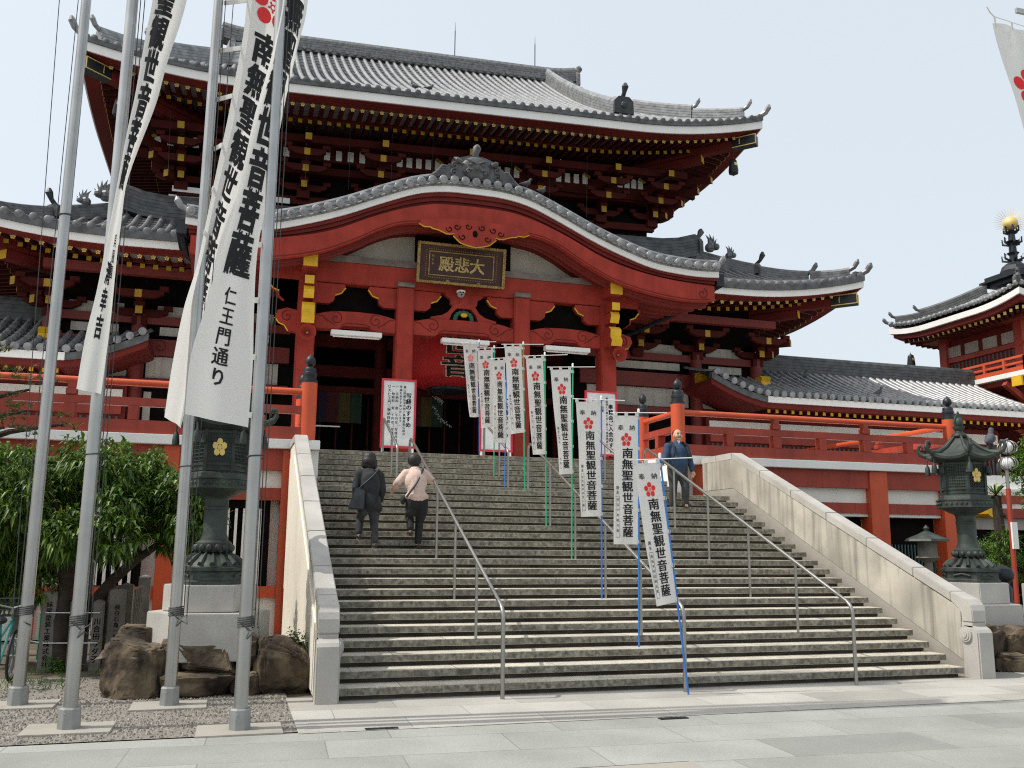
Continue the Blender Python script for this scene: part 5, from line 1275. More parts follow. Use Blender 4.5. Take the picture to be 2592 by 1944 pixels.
# woman in the pale knit top, right hand on the rail
hip = (-.475, 3.98, 2.55); 
p, hL, hR, ch = woman('woman in pale knitted top and black trousers climbing with her right hand on the rail', -.47, 3.98, (-.585, 3.93, 2.02), (-.43, 4.02, 1.80), hip, (-.50, 4.12, 3.18), (-.505, 4.15, 3.30), (-.675, 4.09, 3.08), (-.325, 4.11, 3.10), (-.80, 4.05, 2.93), (-.17, 4.16, 2.96), (-.84, 4.20, 2.84), (-.145, 4.30, 2.985), WOOL, BLKT, None, '')
V = Vector
solid('knit_top', [('l', (V((-.475, 3.975, 2.66)), V((-.49, 4.0, 2.82)), V((-.50, 4.05, 3.0)), V((-.50, 4.09, 3.10))), (.155, .158, .16, .115)), ('b', V((-.48, 3.975, 2.68)), .165, (1.28, .95, .6)), ('l', (V((-.66, 4.09, 3.07)), V((-.34, 4.11, 3.09))), (.085, .085)), ('b', V((-.495, 4.03, 2.92)), .17, (1.2, .85, 1.2)),
    ('l', (V((-.67, 4.09, 3.06)), V((-.79, 4.05, 2.93)), V((-.835, 4.16, 2.86))), (.082, .068, .056)), ('l', (V((-.33, 4.11, 3.08)), V((-.18, 4.155, 2.965)), V((-.15, 4.26, 2.985))), (.082, .066, .05)), ('l', (V((-.50, 4.10, 3.12)), V((-.503, 4.12, 3.18))), (.085, .062))], .013, WOOL, p)
solid('hair', [('b', V((-.508, 4.135, 3.32)), .122, (1.0, 1.02, 1.0)), ('b', V((-.51, 4.09, 3.29)), .09, (1.15, .8, 1.05)), ('b', V((-.505, 4.09, 3.245)), .07, (1.2, .7, .8))], .011, HAIR, p)
b = MB(); b.tube([V((-.37, 4.05, 3.16)), V((-.40, 3.98, 3.10)), V((-.50, 3.865, 2.93)), V((-.60, 3.83, 2.78)), V((-.68, 3.86, 2.66))], .02, 6)
o = thing('shoulder_bag', 'black strap bag slung across the back of the woman in the pale knit', 'bag', (-.68, 3.9, 2.55)); b.build('strap', BLACKM, o, smooth=True)
solid('pouch', [('b', V((-.715, 3.99, 2.62)), .075, (.6, 1.2, 1.1))], .012, BLACKC, o)
# woman in the black coat
p, hL, hR, ch = woman('woman with bobbed hair in black coat and grey trousers climbing the stairs', -1.26, 4.12, (-1.40, 4.30, 1.95), (-1.17, 4.02, 1.80), (-1.27, 4.10, 2.56), (-1.275, 4.20, 3.17), (-1.28, 4.22, 3.31), (-1.45, 4.17, 3.06), (-1.10, 4.17, 3.04), (-1.50, 4.14, 2.82), (-1.06, 4.14, 2.78), (-1.49, 4.26, 2.62), (-1.07, 4.28, 2.60), BLACKC, GREYT, None, '')
solid('coat', [('l', (V((-1.27, 4.08, 2.56)), V((-1.275, 4.09, 2.78)), V((-1.28, 4.13, 3.0)), V((-1.28, 4.17, 3.1))), (.165, .145, .15, .10)), ('l', (V((-1.40, 4.08, 2.50)), V((-1.14, 4.08, 2.48))), (.10, .10)), ('b', V((-1.15, 4.09, 2.50)), .11, (.9, .9, 1.1)), ('l', (V((-1.44, 4.16, 3.05)), V((-1.12, 4.16, 3.04))), (.09, .09)),
    ('l', (V((-1.45, 4.16, 3.05)), V((-1.495, 4.13, 2.82)), V((-1.49, 4.24, 2.66))), (.085, .075, .06)), ('l', (V((-1.10, 4.16, 3.03)), V((-1.055, 4.13, 2.79)), V((-1.06, 4.25, 2.63))), (.085, .075, .06)), ('b', V((-1.275, 4.10, 3.09)), .085, (1.3, .7, .7)), ('b', V((-1.27, 4.02, 2.85)), .15, (1.15, .6, 1.6))], .013, BLACKC, p)
solid('hair', [('b', V((-1.28, 4.20, 3.33)), .122, (1.0, 1.0, .95)), ('b', V((-1.28, 4.17, 3.27)), .125, (1.08, .9, .9)), ('b', V((-1.35, 4.18, 3.215)), .07, (1.0, .95, 1.05)), ('b', V((-1.21, 4.18, 3.205)), .07, (1.0, .95, 1.05)), ('b', V((-1.28, 4.13, 3.215)), .085, (1.25, .6, .9))], .011, HAIR, p)
o = thing('shoulder_bag', 'dark tote bag hanging at the left hip of the woman in black', 'bag', (-1.5, 4.02, 2.45))
b = MB(); vs = [(-1.64, 3.98, 2.45), (-1.37, 3.89, 2.43), (-1.36, 3.90, 2.76), (-1.52, 3.96, 2.82)]; b.add(vs+[(x, y+.07, z) for x, y, z in vs], [(0, 1, 2, 3), (7, 6, 5, 4), (0, 4, 5, 1), (1, 5, 6, 2), (2, 6, 7, 3), (3, 7, 4, 0)]); b.build('tote', BAGM, o, bevel=.02)
b = MB(); b.tube([V((-1.47, 4.0, 2.78)), V((-1.40, 3.96, 2.86)), V((-1.25, 3.93, 3.0)), V((-1.14, 4.03, 3.13)), V((-1.12, 4.12, 3.14))], .013, 6); b.build('strap', BAGM, o)
# man in the blue shirt, coming down
F1, F2 = V((5.40, 6.12, 2.70)), V((5.60, 5.93, 2.70)); hp = V((5.50, 6.08, 3.50)); nk = V((5.47, 6.02, 4.10)); hd = V((5.47, 5.97, 4.22))
hL, hR = hp+V((-.10, 0, 0)), hp+V((.10, -.03, 0)); kL = V((5.38, 6.04, 3.12)); kR = V((5.61, 5.93, 3.12))
sL, sR = V((5.27, 6.03, 3.97)), V((5.68, 6.02, 3.97)); eL, eR = V((5.17, 5.97, 3.72)), V((5.78, 6.04, 3.70)); aL, aR = V((5.03, 5.86, 3.58)), V((5.80, 5.96, 3.46))
body = [('b', hd, .104, (.88, 1, 1.16)), ('l', (nk-V((0, 0, .06)), hd-V((0, -.01, .06))), (.06, .06)), ('b', hd+V((0, -.105, -.015)), .02, (1, 1.2, 1.2)), ('b', hd+V((0, -.07, -.085)), .042, (1.2, 1, .9)), ('b', hd+V((-.05, -.07, -.035)), .036), ('b', hd+V((.05, -.07, -.035)), .036),
        ('b', hd+V((-.093, .0, -.02)), .025, (.5, 1, 1.4)), ('b', hd+V((.093, .0, -.02)), .025, (.5, 1, 1.4)), ('l', (hp, V((5.48, 6.04, 3.8)), nk-V((0, 0, .1))), (.15, .17, .11)), ('l', (sL, sR), (.07, .07)), ('l', (sL, eL, aL), (.055, .045, .033)), ('l', (sR, eR, aR), (.055, .045, .033)),
        ('l', (hL, kL, F1+V((0, 0, .09))), (.09, .06, .045)), ('l', (hR, kR, F2+V((0, 0, .09))), (.09, .06, .045)), ('l', (F1+V((0, .05, .05)), F1+V((0, -.12, .03))), (.04, .03)), ('l', (F2+V((0, .05, .05)), F2+V((0, -.12, .03))), (.04, .03))]
body += hand(aL, aL-eL, 1, 1.0, .9)+hand(aR, V((.02, -.1, -.9)), -1, 1.0, .5, (0, -1, 0))
man = solid('person', body, .0085, SKIN, None, 3, (5.5, 6.0, 2.70)); props(man, 'balding man in blue shirt and dark trousers coming down with one hand on the rail', 'person')
b = MB()
for s_ in (-1, 1): b.ball(hd+V((s_*.036, -.093, .012)), .012, 8, 0, (1.3, .6, .7)); b.tube([hd+V((s_*.018, -.099, .034)), hd+V((s_*.058, -.090, .036))], .006, 5)
b.tube([hd+V((-.03, -.10, -.058)), hd+V((0, -.106, -.055)), hd+V((.03, -.10, -.058))], .006, 5); b.build('eyes_and_mouth'[:4], HAIR, man)
solid('hair', [('b', hd+V((0, .045, .03)), .098, (1.0, .75, .95)), ('b', hd+V((-.078, .03, .0)), .03, (.6, 1.3, 1.3)), ('b', hd+V((.078, .03, .0)), .03, (.6, 1.3, 1.3))], .010, HAIR, man)
solid('shirt', [('l', (V((5.49, 6.06, 3.50)), V((5.485, 6.02, 3.68)), V((5.475, 6.0, 3.86)), V((5.47, 6.02, 4.0))), (.17, .205, .195, .12)), ('b', V((5.485, 5.96, 3.66)), .19, (1.1, .9, .9)), ('l', (sL-V((0, 0, .01)), sR-V((0, 0, .01))), (.095, .095)),
    ('l', (sL, eL, aL.lerp(eL, .12)), (.088, .072, .054)), ('l', (sR, eR, aR.lerp(eR, .12)), (.088, .072, .056)), ('l', (V((5.47, 6.02, 4.02)), V((5.47, 6.01, 4.09))), (.085, .07))], .013, DENIM, man)
one('prism', [(5.44, 4.10), (5.50, 4.10), (5.47, 4.02)], 'y', 5.905, 5.93).build('white_undershirt', WFASC, man)
solid('trousers', [('l', (hL+V((0, 0, .06)), hL-V((0, 0, .1)), kL, F1+V((0, .01, .08))), (.125, .118, .088, .075)), ('l', (hR+V((0, 0, .06)), hR-V((0, 0, .1)), kR, F2+V((0, .01, .08))), (.125, .118, .088, .075)), ('b', hp, .17, (1.15, .95, .8))], .014, GREYT, man)
solid('shoes', [('l', (F1+V((0, .08, .045)), F1+V((0, -.13, .035))), (.047, .038)), ('l', (F2+V((.01, .08, .045)), F2+V((.02, -.15, .035))), (.047, .038)), ('l', (F1+V((0, .09, .02)), F1+V((0, -.14, .018))), (.034, .03)), ('l', (F2+V((.01, .09, .02)), F2+V((.02, -.16, .018))), (.034, .03))], .011, SHOE, man)
o = thing('backpack', 'black backpack with shoulder straps worn by the man in blue', 'backpack', (5.48, 6.25, 3.6))
solid('pack', [('b', V((5.48, 6.25, 3.78)), .17, (1.0, .6, 1.3))], .016, BLACKC, o)
b = MB()
for s_ in (-1, 1): b.tube([V((5.47+s_*.13, 6.14, 4.03)), V((5.47+s_*.14, 6.0, 4.075)), V((5.475+s_*.15, 5.87, 3.98)), V((5.48+s_*.17, 5.80, 3.82)), V((5.48+s_*.20, 5.86, 3.66))], .024, 6)
b.build('strap', BLACKC, o, smooth=True)

# ---------------- pigeons ----------------
def pigeon(label, p, yaw, s_=1.0):
    p = V(p); d = V((math.cos(yaw), math.sin(yaw), 0)); u = V((0, 0, 1))
    sh = [('l', (p-d*.06*s_+u*.09*s_, p+d*.05*s_+u*.13*s_), (.045*s_, .06*s_)), ('l', (p+d*.07*s_+u*.15*s_, p+d*.10*s_+u*.22*s_), (.038*s_, .028*s_)), ('b', p+d*.115*s_+u*.235*s_, .033*s_), ('l', (p-d*.08*s_+u*.09*s_, p-d*.2*s_+u*.06*s_), (.035*s_, .014*s_)), ('l', (p+d*.14*s_+u*.232*s_, p+d*.17*s_+u*.225*s_), (.010*s_, .006*s_)),
          ('l', (p+V((d.y, -d.x, 0))*.025*s_+u*.08*s_, p+V((d.y, -d.x, 0))*.025*s_), (.012*s_, .01*s_)), ('l', (p-V((d.y, -d.x, 0))*.025*s_+u*.08*s_, p-V((d.y, -d.x, 0))*.025*s_), (.012*s_, .01*s_))]
    o = solid('pigeon', sh, .011, GREY, None, 2, tuple(p)); props(o, label, 'pigeon', 'pigeons perched about the temple')
kr = lambda u: kw(u)+.57
pigeon('grey pigeon standing on the porch gable just right of the demon tile', (XC+1.52, YP+.1, kr(1.52)), .2, 1.15); pigeon('grey pigeon bending forward on the porch gable, the farther from the demon tile', (XC+1.98, YP+.1, kr(1.98)), .6, 1.15)
pigeon('pigeon on the upper eave, left of a pair above the flower capped rafters', (1.15, 14.6, 15.75), 2.6); pigeon('pigeon on the upper eave, right of a pair above the flower capped rafters', (1.6, 14.6, 15.77), .3)
# ---------------- bronze lanterns on stone pedestals ----------------
def hexring(b, prof, c, m=0, ph=0.0): b.lathe(prof, 6, (c[0], c[1], 0), ph, m)
def bronze_lantern(label, c):
    x, y = c; o = thing('bronze_lantern', label, 'lantern', (x, y, 1.33), 'bronze lanterns beside the stairs')
    b = MB(); hexring(b, [(.64, 1.33), (.64, 1.37), (.60, 1.39), (.60, 1.49), (.65, 1.51), (.65, 1.55), (.5, 1.56)], c)
    for k in range(6):
        a0, a1 = k*PI/3, (k+1)*PI/3; p0 = V((x+math.cos(a0)*.585, y+math.sin(a0)*.585, 1.44)); p1 = V((x+math.cos(a1)*.585, y+math.sin(a1)*.585, 1.44)); n_ = ((p0+p1)/2-V((x, y, 1.44))).normalized()
        b.tube([p0.lerp(p1, .2)+n_*.02, p0.lerp(p1, .5)+n_*.025+V((0, 0, .03)), p0.lerp(p1, .8)+n_*.02], .02, 6)
    b.build('hexagonal_plinth', COPPER, o)
    b = MB(); b.lathe([(.53, 1.56), (.5, 1.60), (.40, 1.66), (.30, 1.72), (.26, 1.73)], 28, (x, y, 0))
    for k in range(16): a = 2*PI*k/16; b.tube([(x+math.cos(a)*.52, y+math.sin(a)*.52, 1.585), (x+math.cos(a)*.42, y+math.sin(a)*.42, 1.66), (x+math.cos(a)*.29, y+math.sin(a)*.29, 1.73)], [.05, .045, .02], 6)
    b.build('lotus_foot', COPPER, o, smooth=True)
    b = MB(); b.lathe([(.26, 1.73), (.30, 1.75), (.31, 1.80), (.30, 1.87), (.27, 1.89), (.24, 1.90), (.225, 1.95), (.205, 2.0), (.205, 2.30), (.215, 2.31), (.215, 2.34), (.205, 2.35), (.21, 2.44), (.26, 2.48)], 24, (x, y, 0))
    for k in range(14): a = 2*PI*k/14; b.ball((x+math.cos(a)*.30, y+math.sin(a)*.30, 1.80), .06, 6, 0, (1, 1, .9))
    b.build('shaft', COPPER, o, smooth=True)
    b = MB(); b.lathe([(.22, 2.46), (.34, 2.50), (.5, 2.565), (.55, 2.575)], 24, (x, y, 0)); hexring(b, [(.60, 2.575), (.63, 2.58), (.63, 2.595), (.61, 2.60), (.61, 2.695), (.63, 2.70), (.63, 2.72), (.57, 2.725), (.55, 2.78), (.50, 2.80)], c)
    for k in range(6):
        a0, a1 = k*PI/3, (k+1)*PI/3; p0 = V((x+math.cos(a0)*.612, y+math.sin(a0)*.612, 2.648)); p1 = V((x+math.cos(a1)*.612, y+math.sin(a1)*.612, 2.648)); n_ = ((p0+p1)/2-V((x, y, 2.648))).normalized()
        for j in range(5): b.ball(p0.lerp(p1, .15+.175*j)+n_*.002, .036, 6, 0, (1, .6, .8))
    b.build('bracket_table', COPPER, o)
    b = MB(); hexring(b, [(.46, 2.80), (.46, 3.36)], c)
    for k in range(6):
        a = k*PI/3; b.box(x+math.cos(a)*.47-.03, x+math.cos(a)*.47+.03, y+math.sin(a)*.47-.03, y+math.sin(a)*.47+.03, 2.80, 3.36)
        a1 = a+PI/3; p0 = V((x+math.cos(a)*.47, y+math.sin(a)*.47, 0)); p1 = V((x+math.cos(a1)*.47, y+math.sin(a1)*.47, 0))
        for z in (2.83, 2.90, 3.33): b.bar(p0+V((0, 0, z)), p1+V((0, 0, z)), .03, .03)
        b.tube([p0.lerp(p1, .0)*1+V((0, 0, 3.28))+(p0-V((x, y, 0))).normalized()*.07, p0+V((0, 0, 3.17))+(p0-V((x, y, 0))).normalized()*.07], [.035, .05], 8)
    lb = b.build('light_chamber', COPPER, o)
    b = MB()
    for k in range(6):
        a, a1 = k*PI/3, (k+1)*PI/3; p0 = V((x+math.cos(a)*.472, y+math.sin(a)*.472, 0)); p1 = V((x+math.cos(a1)*.472, y+math.sin(a1)*.472, 0))
        for j in range(1, 8): q = p0.lerp(p1, .08+.84*j/8); b.bar(q+V((0, 0, 2.93)), q+V((0, 0, 3.31)), .012, .012, 0, (1, 0, 0))
        for j in range(8): z = 2.95+.05*j; b.bar(p0.lerp(p1, .06)+V((0, 0, z)), p0.lerp(p1, .94)+V((0, 0, z)), .012, .012)
    b.build('lattice', COPPER, lb)
    b = MB(); yy = y-.47*math.cos(PI/6)-.014; flower(b, (x, yy, 3.12), .135); b.build('gold_plum_crest', DULLGOLD if False else GOLD, lb)
    b = MB(); n = 6; rings = [(.50, 3.36, 0), (.78, 3.40, .06), (.80, 3.44, .08), (.60, 3.50, .02), (.40, 3.60, 0), (.24, 3.72, 0), (.16, 3.79, 0), (.14, 3.80, 0)]
    prof = []; K = 4; base = len(b.v)
    for r, z, lift in rings:
        for k in range(6*K):
            e = k/K; i0 = int(e) % 6; t = e-int(e); a0, a1 = i0*PI/3, (i0+1)*PI/3; d = abs(t-.5)*2
            px = lerp(math.cos(a0), math.cos(a1), t)*(1-.06*(1-d)); py = lerp(math.sin(a0), math.sin(a1), t)*(1-.06*(1-d)); b.v.append((x+px*r, y+py*r, z+lift*d*d))
    N = 6*K
    for i in range(len(rings)-1):
        for j in range(N): b.f.append((base+i*N+j, base+i*N+(j+1) % N, base+(i+1)*N+(j+1) % N, base+(i+1)*N+j)); b.m.append(0)
    b.f.append(tuple(base+j for j in reversed(range(N)))); b.m.append(0); b.f.append(tuple(base+(len(rings)-1)*N+j for j in range(N))); b.m.append(0)
    rf = b.build('roof', COPPER, o, smooth=30)
    b = MB()
    for k in range(6):   # ribs ending in upward scrolls
        a = k*PI/3; e = lambda r, z: V((x+math.cos(a)*r, y+math.sin(a)*r, z))
        b.tube([e(.15, 3.81), e(.25, 3.735), e(.41, 3.62), e(.61, 3.53), e(.80, 3.51), e(.90, 3.55), e(.95, 3.62), e(.93, 3.69), e(.87, 3.70), e(.84, 3.65), e(.86, 3.61)], [.03, .032, .035, .04, .045, .05, .048, .042, .035, .028, .02], 8)
    b.build('scroll_rib', COPPER, rf, smooth=True)
    b = MB()
    for k in range(6): a = k*PI/3; b.lathe([(.06, 3.16), (.065, 3.2), (.05, 3.3), (.02, 3.34), (.012, 3.42)], 10, (x+math.cos(a)*.76, y+math.sin(a)*.76, 0))
    b.build('corner_bell', COPPER, rf, smooth=True)
    b = MB(); b.lathe([(.15, 3.80), (.17, 3.83), (.15, 3.87), (.09, 3.89), (.08, 3.92), (.12, 3.96), (.13, 4.0), (.10, 4.0)], 18, (x, y, 0)); b.ball((x, y, 4.07), .095, 12); 
    b.prism([(x-.11, 4.0), (x-.13, 4.07), (x-.1, 4.15), (x-.05, 4.2), (x, 4.27), (x+.05, 4.2), (x+.1, 4.15), (x+.13, 4.07), (x+.11, 4.0)], 'y', y-.02, y+.02); b.build('flame_jewel', COPPER, o, smooth=True)
    for pt in [q for q in o.children_recursive]:
        for vv in pt.data.vertices: vv.co.x *= .76; vv.co.y *= .76
    p = thing('lantern_pedestal', 'two-tiered granite pedestal under the bronze lantern %s of the stairs' % ('left' if x < 0 else 'right'), 'pedestal', (x, y, .5), 'granite lantern pedestals')
    b = MB(); hexring(b, [(.60, .99), (.60, 1.33)], c); b.build('upper_tier', GRANITE, p, bevel=.012); b = MB(); hexring(b, [(.78, .40), (.78, .985)], c); b.build('lower_tier', GRANITE, p, bevel=.012)
bronze_lantern('green bronze lantern with gold plum crest partly behind the flagpoles left of the stairs', (-3.69, 1.48)); bronze_lantern('green bronze lantern with gold plum crest right of the stairs, a pigeon on its roof', (8.65, 1.48))
pigeon('dark pigeon with its head lowered on the right bronze lantern roof', (9.22, 1.40, 3.62), .6, 1.5)

# ---------------- boulders and planting beds ----------------
def boulder(label, c, s, seed, gr, sharp=.42):
    bm = bmesh.new(); bmesh.ops.create_icosphere(bm, subdivisions=5, radius=1)
    off = V((seed*3.1, seed*1.7, seed*5.3)); pl_ = random.Random(seed)
    cuts = [V((pl_.gauss(0, 1), pl_.gauss(0, 1), pl_.gauss(0, 1))).normalized() for _ in range(9)]; hs = [pl_.uniform(.72, .92) for _ in cuts]
    for v in bm.verts:
        p = v.co.copy(); q = V([math.copysign(abs(a)**sharp, a) for a in p]); q = q.lerp(p, .18)
        for n_, h in zip(cuts, hs):
            e = q.dot(n_)-h
            if e > 0: q -= n_*e*.85
        k = noise.noise(p*1.5+off)*.10+noise.noise(p*3.6+off)*.075+noise.noise(p*9+off)*.04+noise.noise(p*20+off)*.018
        v.co = V((q.x*s[0], q.y*s[1], q.z*s[2]))*(1+k)
    me = bpy.data.meshes.new('boulder'); bm.to_mesh(me); bm.free(); me.materials.append(ROCK); me.polygons.foreach_set('use_smooth', [True]*len(me.polygons)); me.set_sharp_from_angle(angle=.55)
    o = bpy.data.objects.new('boulder', me); COL.objects.link(o); o.location = c; props(o, label, 'boulder', gr)
g1 = 'boulders below the left lantern'; g2 = 'boulders below the right lantern'
boulder('tall pale-faced boulder at the left end of the wall below the left lantern', (-4.55, 1.14, .30), (.37, .42, .44), 1, g1)
boulder('small pale boulder on top of the left end of the boulder wall', (-4.50, 1.55, .68), (.30, .25, .15), 8, g1)
boulder('broad dark boulder in the upper row of the left boulder wall', (-3.72, 1.08, .47), (.46, .38, .25), 2, g1)
boulder('low reddish boulder in the lower row of the left boulder wall', (-3.80, 1.0, .11), (.48, .38, .18), 3, g1)
boulder('small boulder between the broad one and the largest one', (-3.17, 1.06, .47), (.19, .30, .22), 4, g1)
boulder('small dark boulder low between the reddish one and the largest one', (-3.22, 1.0, .12), (.20, .34, .2), 5, g1)
boulder('largest boulder of the left wall, against the cheek wall of the stairs', (-2.74, 1.06, .30), (.36, .40, .42), 6, g1, .32)
boulder('mossy boulder wedged beside the tall pale-faced boulder', (-4.16, 1.14, .36), (.16, .3, .36), 9, g1)
boulder('dark boulder right of the right newel post', (7.98, .80, .30), (.46, .4, .40), 11, g2)
boulder('brown boulder at the right picture edge', (8.80, .78, .26), (.44, .4, .40), 12, g2)
boulder('small low boulder at the foot of the right newel post', (8.35, .52, .10), (.30, .25, .18), 13, g2)
boulder('pale topped boulder under the right lantern pedestal', (9.6, .85, .3), (.5, .4, .42), 14, g2)
boulder('boulder just outside the right picture edge below the lantern', (10.5, .85, .3), (.5, .4, .4), 15, g2)
b = MB(); b.prism([(1.25, -.02), (1.2, .5), (1.6, .55), (1.7, -.02)], 'x', -4.9, -2.44); props(b.build('bed_bank', SOIL), kind='structure')
b = MB(); b.prism([(1.0, -.02), (.95, .5), (1.4, .55), (1.5, -.02)], 'x', 7.47, 11.5); props(b.build('bed_bank', SOIL), kind='structure')
b = MB(); b.grid(lambda s, t: (lerp(-5.0, -2.43, s), lerp(1.0, 3.6, t), .44+.06*noise.noise(V((s*5, t*5, 0)))-.45*max(0, (t-.6)/.4)), 16, 12); props(b.build('planting_bed', SOIL), kind='structure')
b = MB(); b.grid(lambda s, t: (lerp(7.46, 16, s), lerp(.75, 7.9, t), .44+.06*noise.noise(V((s*9, t*7, 3)))), 20, 12); props(b.build('planting_bed', SOIL), kind='structure')

# ---------------- plants ----------------
def leaf(b, p, d, ln, wd, droop):
    d = d.normalized(); s = d.cross(V((0, 0, 1)))
    if s.length < .05: s = V((1, 0, 0))
    s.normalize(); m_ = p+d*ln*.5; e = p+d*ln-V((0, 0, droop*ln)); u = s.cross(d)*wd*.18
    b.add([p, m_+s*wd/2+u, e, m_-s*wd/2+u, m_], [(0, 4, 1), (1, 4, 2), (2, 4, 3), (3, 4, 0)])
def crown(b, clumps, n, ln, wd, droop, seed=1, shell=.5, flat_=.8):
    r_ = random.Random(seed); tot = sum(c[1]**2 for c in clumps)
    for c, R in clumps:
        c = V(c); k = max(3, int(n*R*R/tot/9))
        for i in range(k):
            v = V((r_.gauss(0, 1), r_.gauss(0, 1), r_.gauss(0, 1))).normalized(); rad = R*(shell+(1-shell)*r_.random())*(1+.25*noise.noise(v*2.3+c))
            q = c+V((v.x*rad, v.y*rad, v.z*rad*flat_)); tw = (v+V((r_.uniform(-.5, .5), r_.uniform(-.5, .5), r_.uniform(-.2, .5)))).normalized()
            for j in range(9):
                a = V((r_.gauss(0, 1), r_.gauss(0, 1), r_.gauss(0, .7))); dd = (tw*.8+a*.75); f = r_.uniform(.7, 1.25)
                leaf(b, q+tw*(j*.012)+a*.015, dd, ln*f, wd*f, droop*r_.uniform(.3, 1.3))
t = thing('leafy_tree', 'broad leafy green tree with dark leaning trunk behind the left flagpoles', 'tree', (-5.8, 4.0, 0))
b = MB()
b.tube([(-5.78, 4.0, -.05), (-5.86, 4.0, .7), (-5.80, 4.05, 1.5), (-5.7, 4.1, 2.2), (-5.5, 4.1, 2.9)], [.17, .15, .13, .09, .04], 10); b.tube([(-5.75, 4.0, .1), (-5.5, 4.0, .85), (-5.2, 4.0, 1.28), (-4.9, 3.95, 1.58), (-4.55, 3.95, 1.85), (-4.2, 4.0, 2.3)], [.1, .10, .085, .07, .05, .02], 9)
b.tube([(-5.82, 4.05, 1.2), (-6.2, 4.2, 1.8), (-6.7, 4.3, 2.4)], [.08, .06, .02], 8); b.tube([(-5.78, 4.05, 1.6), (-5.3, 3.7, 2.2), (-4.9, 3.6, 2.8)], [.07, .05, .02], 8); b.tube([(-5.75, 4.1, 1.9), (-6.1, 3.7, 2.5), (-6.3, 3.5, 3.0)], [.06, .04, .02], 8)
b.build('trunk', BARK, t, smooth=True)
cl = []; r_ = random.Random(5)
for i in range(46):
    a = r_.uniform(0, 2*PI); rr = r_.random()**.5; x = -5.65+math.cos(a)*1.75*rr; y = 4.0+math.sin(a)*1.1*rr; top_ = 3.22-.42*((x+5.75)/1.8)**2-(.2 if x > -4.6 else 0); z = lerp(1.85 if x > -5.9 else 1.95, top_, r_.random()**.7); cl.append(((x, y, z), r_.uniform(.26, .42)))
for i in range(16): cl.append(((r_.uniform(-7.3, -6.0), r_.uniform(4.2, 4.9), r_.uniform(1.15, 1.9)), r_.uniform(.25, .36)))
cl += [((-4.15, 3.9, 2.2), .32), ((-4.0, 3.9, 2.55), .3), ((-4.35, 3.8, 1.95), .25), ((-3.95, 4.1, 2.0), .25), ((-6.9, 4.1, 2.1), .4), ((-7.1, 4.3, 2.7), .45), ((-6.6, 4.3, 1.75), .35)]
b = MB(); crown(b, cl, 36000, .155, .046, .6, 3); b.build('crown', LEAF, t)
t = thing('pine_tree', 'pruned pine with tufted branches at the left picture edge', 'tree', (-8.1, 6.2, 0))
b = MB(); b.tube([(-8.1, 6.2, -.05), (-8.0, 6.2, 1.6), (-8.15, 6.2, 3.0), (-8.0, 6.2, 4.4), (-7.9, 6.2, 5.2)], [.16, .14, .11, .08, .03], 9)
for x, y, z in ((-7.0, 6.0, 4.55), (-6.4, 5.9, 3.95), (-7.3, 5.8, 3.85), (-7.6, 6.1, 5.1), (-8.8, 6.1, 4.6), (-7.0, 5.8, 4.15)): b.tube([(-8.05, 6.2, z-.5), ((x-8.05)/2, y, z-.22), (x, y, z-.06)], [.07, .05, .02], 7)
b.build('trunk', BARK, t, smooth=True)
def tufts(b, clumps, per, ln, seed):
    r_ = random.Random(seed)
    for c, R in clumps:
        for i in range(int(per*R*R*20)):
            v = V((r_.gauss(0, 1), r_.gauss(0, 1), r_.gauss(0, .6))).normalized(); q = V(c)+V((v.x*R, v.y*R, v.z*R*.55))*r_.uniform(.4, 1.0)
            for j in range(8):
                d = (V((r_.gauss(0, .6), r_.gauss(0, .6), abs(r_.gauss(.5, .5))))).normalized(); s = d.cross(V((r_.gauss(0, 1), r_.gauss(0, 1), r_.gauss(0, 1)))).normalized(); b.add([q-s*.008, q+s*.008, q+d*ln*r_.uniform(.7, 1.2)], [(0, 1, 2)])
b = MB(); cl = []; r_ = random.Random(9)
for c, R in (((-7.7, 6.1, 5.15), .42), ((-7.25, 6.0, 4.75), .38), ((-6.85, 5.9, 4.62), .3), ((-7.1, 5.9, 4.25), .36), ((-6.55, 5.85, 3.98), .32), ((-7.4, 5.8, 3.92), .42), ((-7.9, 5.9, 4.4), .42), ((-8.6, 6.1, 4.8), .5), ((-7.0, 5.8, 3.80), .34), ((-6.25, 5.85, 3.85), .22)):
    for i in range(5): cl.append(((c[0]+r_.uniform(-R, R)*.7, c[1]+r_.uniform(-R, R)*.7, c[2]+r_.uniform(-R, R)*.35), R*.55))
tufts(b, cl, 6.0, .13, 4); b.build('crown', PINE, t)
def bushy(name, label, cat, base, cl, n, ln, wd, m, droop=.3, seed=2, trunk=None, gr=None):
    t = thing(name, label, cat, base, gr)
    b = MB()
    for pts, rr in trunk or [([base, (base[0], base[1], cl[0][0][2])], [.05, .02])]: b.tube(pts, rr, 7)
    b.build('stem' if cat != 'tree' else 'trunk', BARK, t, smooth=True); b = MB(); crown(b, cl, n, ln, wd, droop, seed); b.build('foliage' if cat != 'tree' else 'crown', m, t)
bushy('green_shrub', 'dense dark green shrub behind the right bronze lantern', 'shrub', (12.6, 5.0, .4), [((12.5, 5.0, 1.75), .42), ((12.85, 5.0, 1.9), .4), ((13.0, 5.0, 1.5), .35), ((12.4, 5.0, 1.4), .35), ((12.7, 4.8, 2.1), .28)], 3800, .10, .022, LEAF2)
bushy('green_shrub', 'low yellowish shrub at the right picture edge behind the stone post', 'shrub', (13.3, 4.4, .4), [((13.2, 4.4, 1.2), .35), ((13.6, 4.4, 1.3), .4), ((12.95, 4.2, 1.0), .25)], 2200, .08, .03, LEAF)
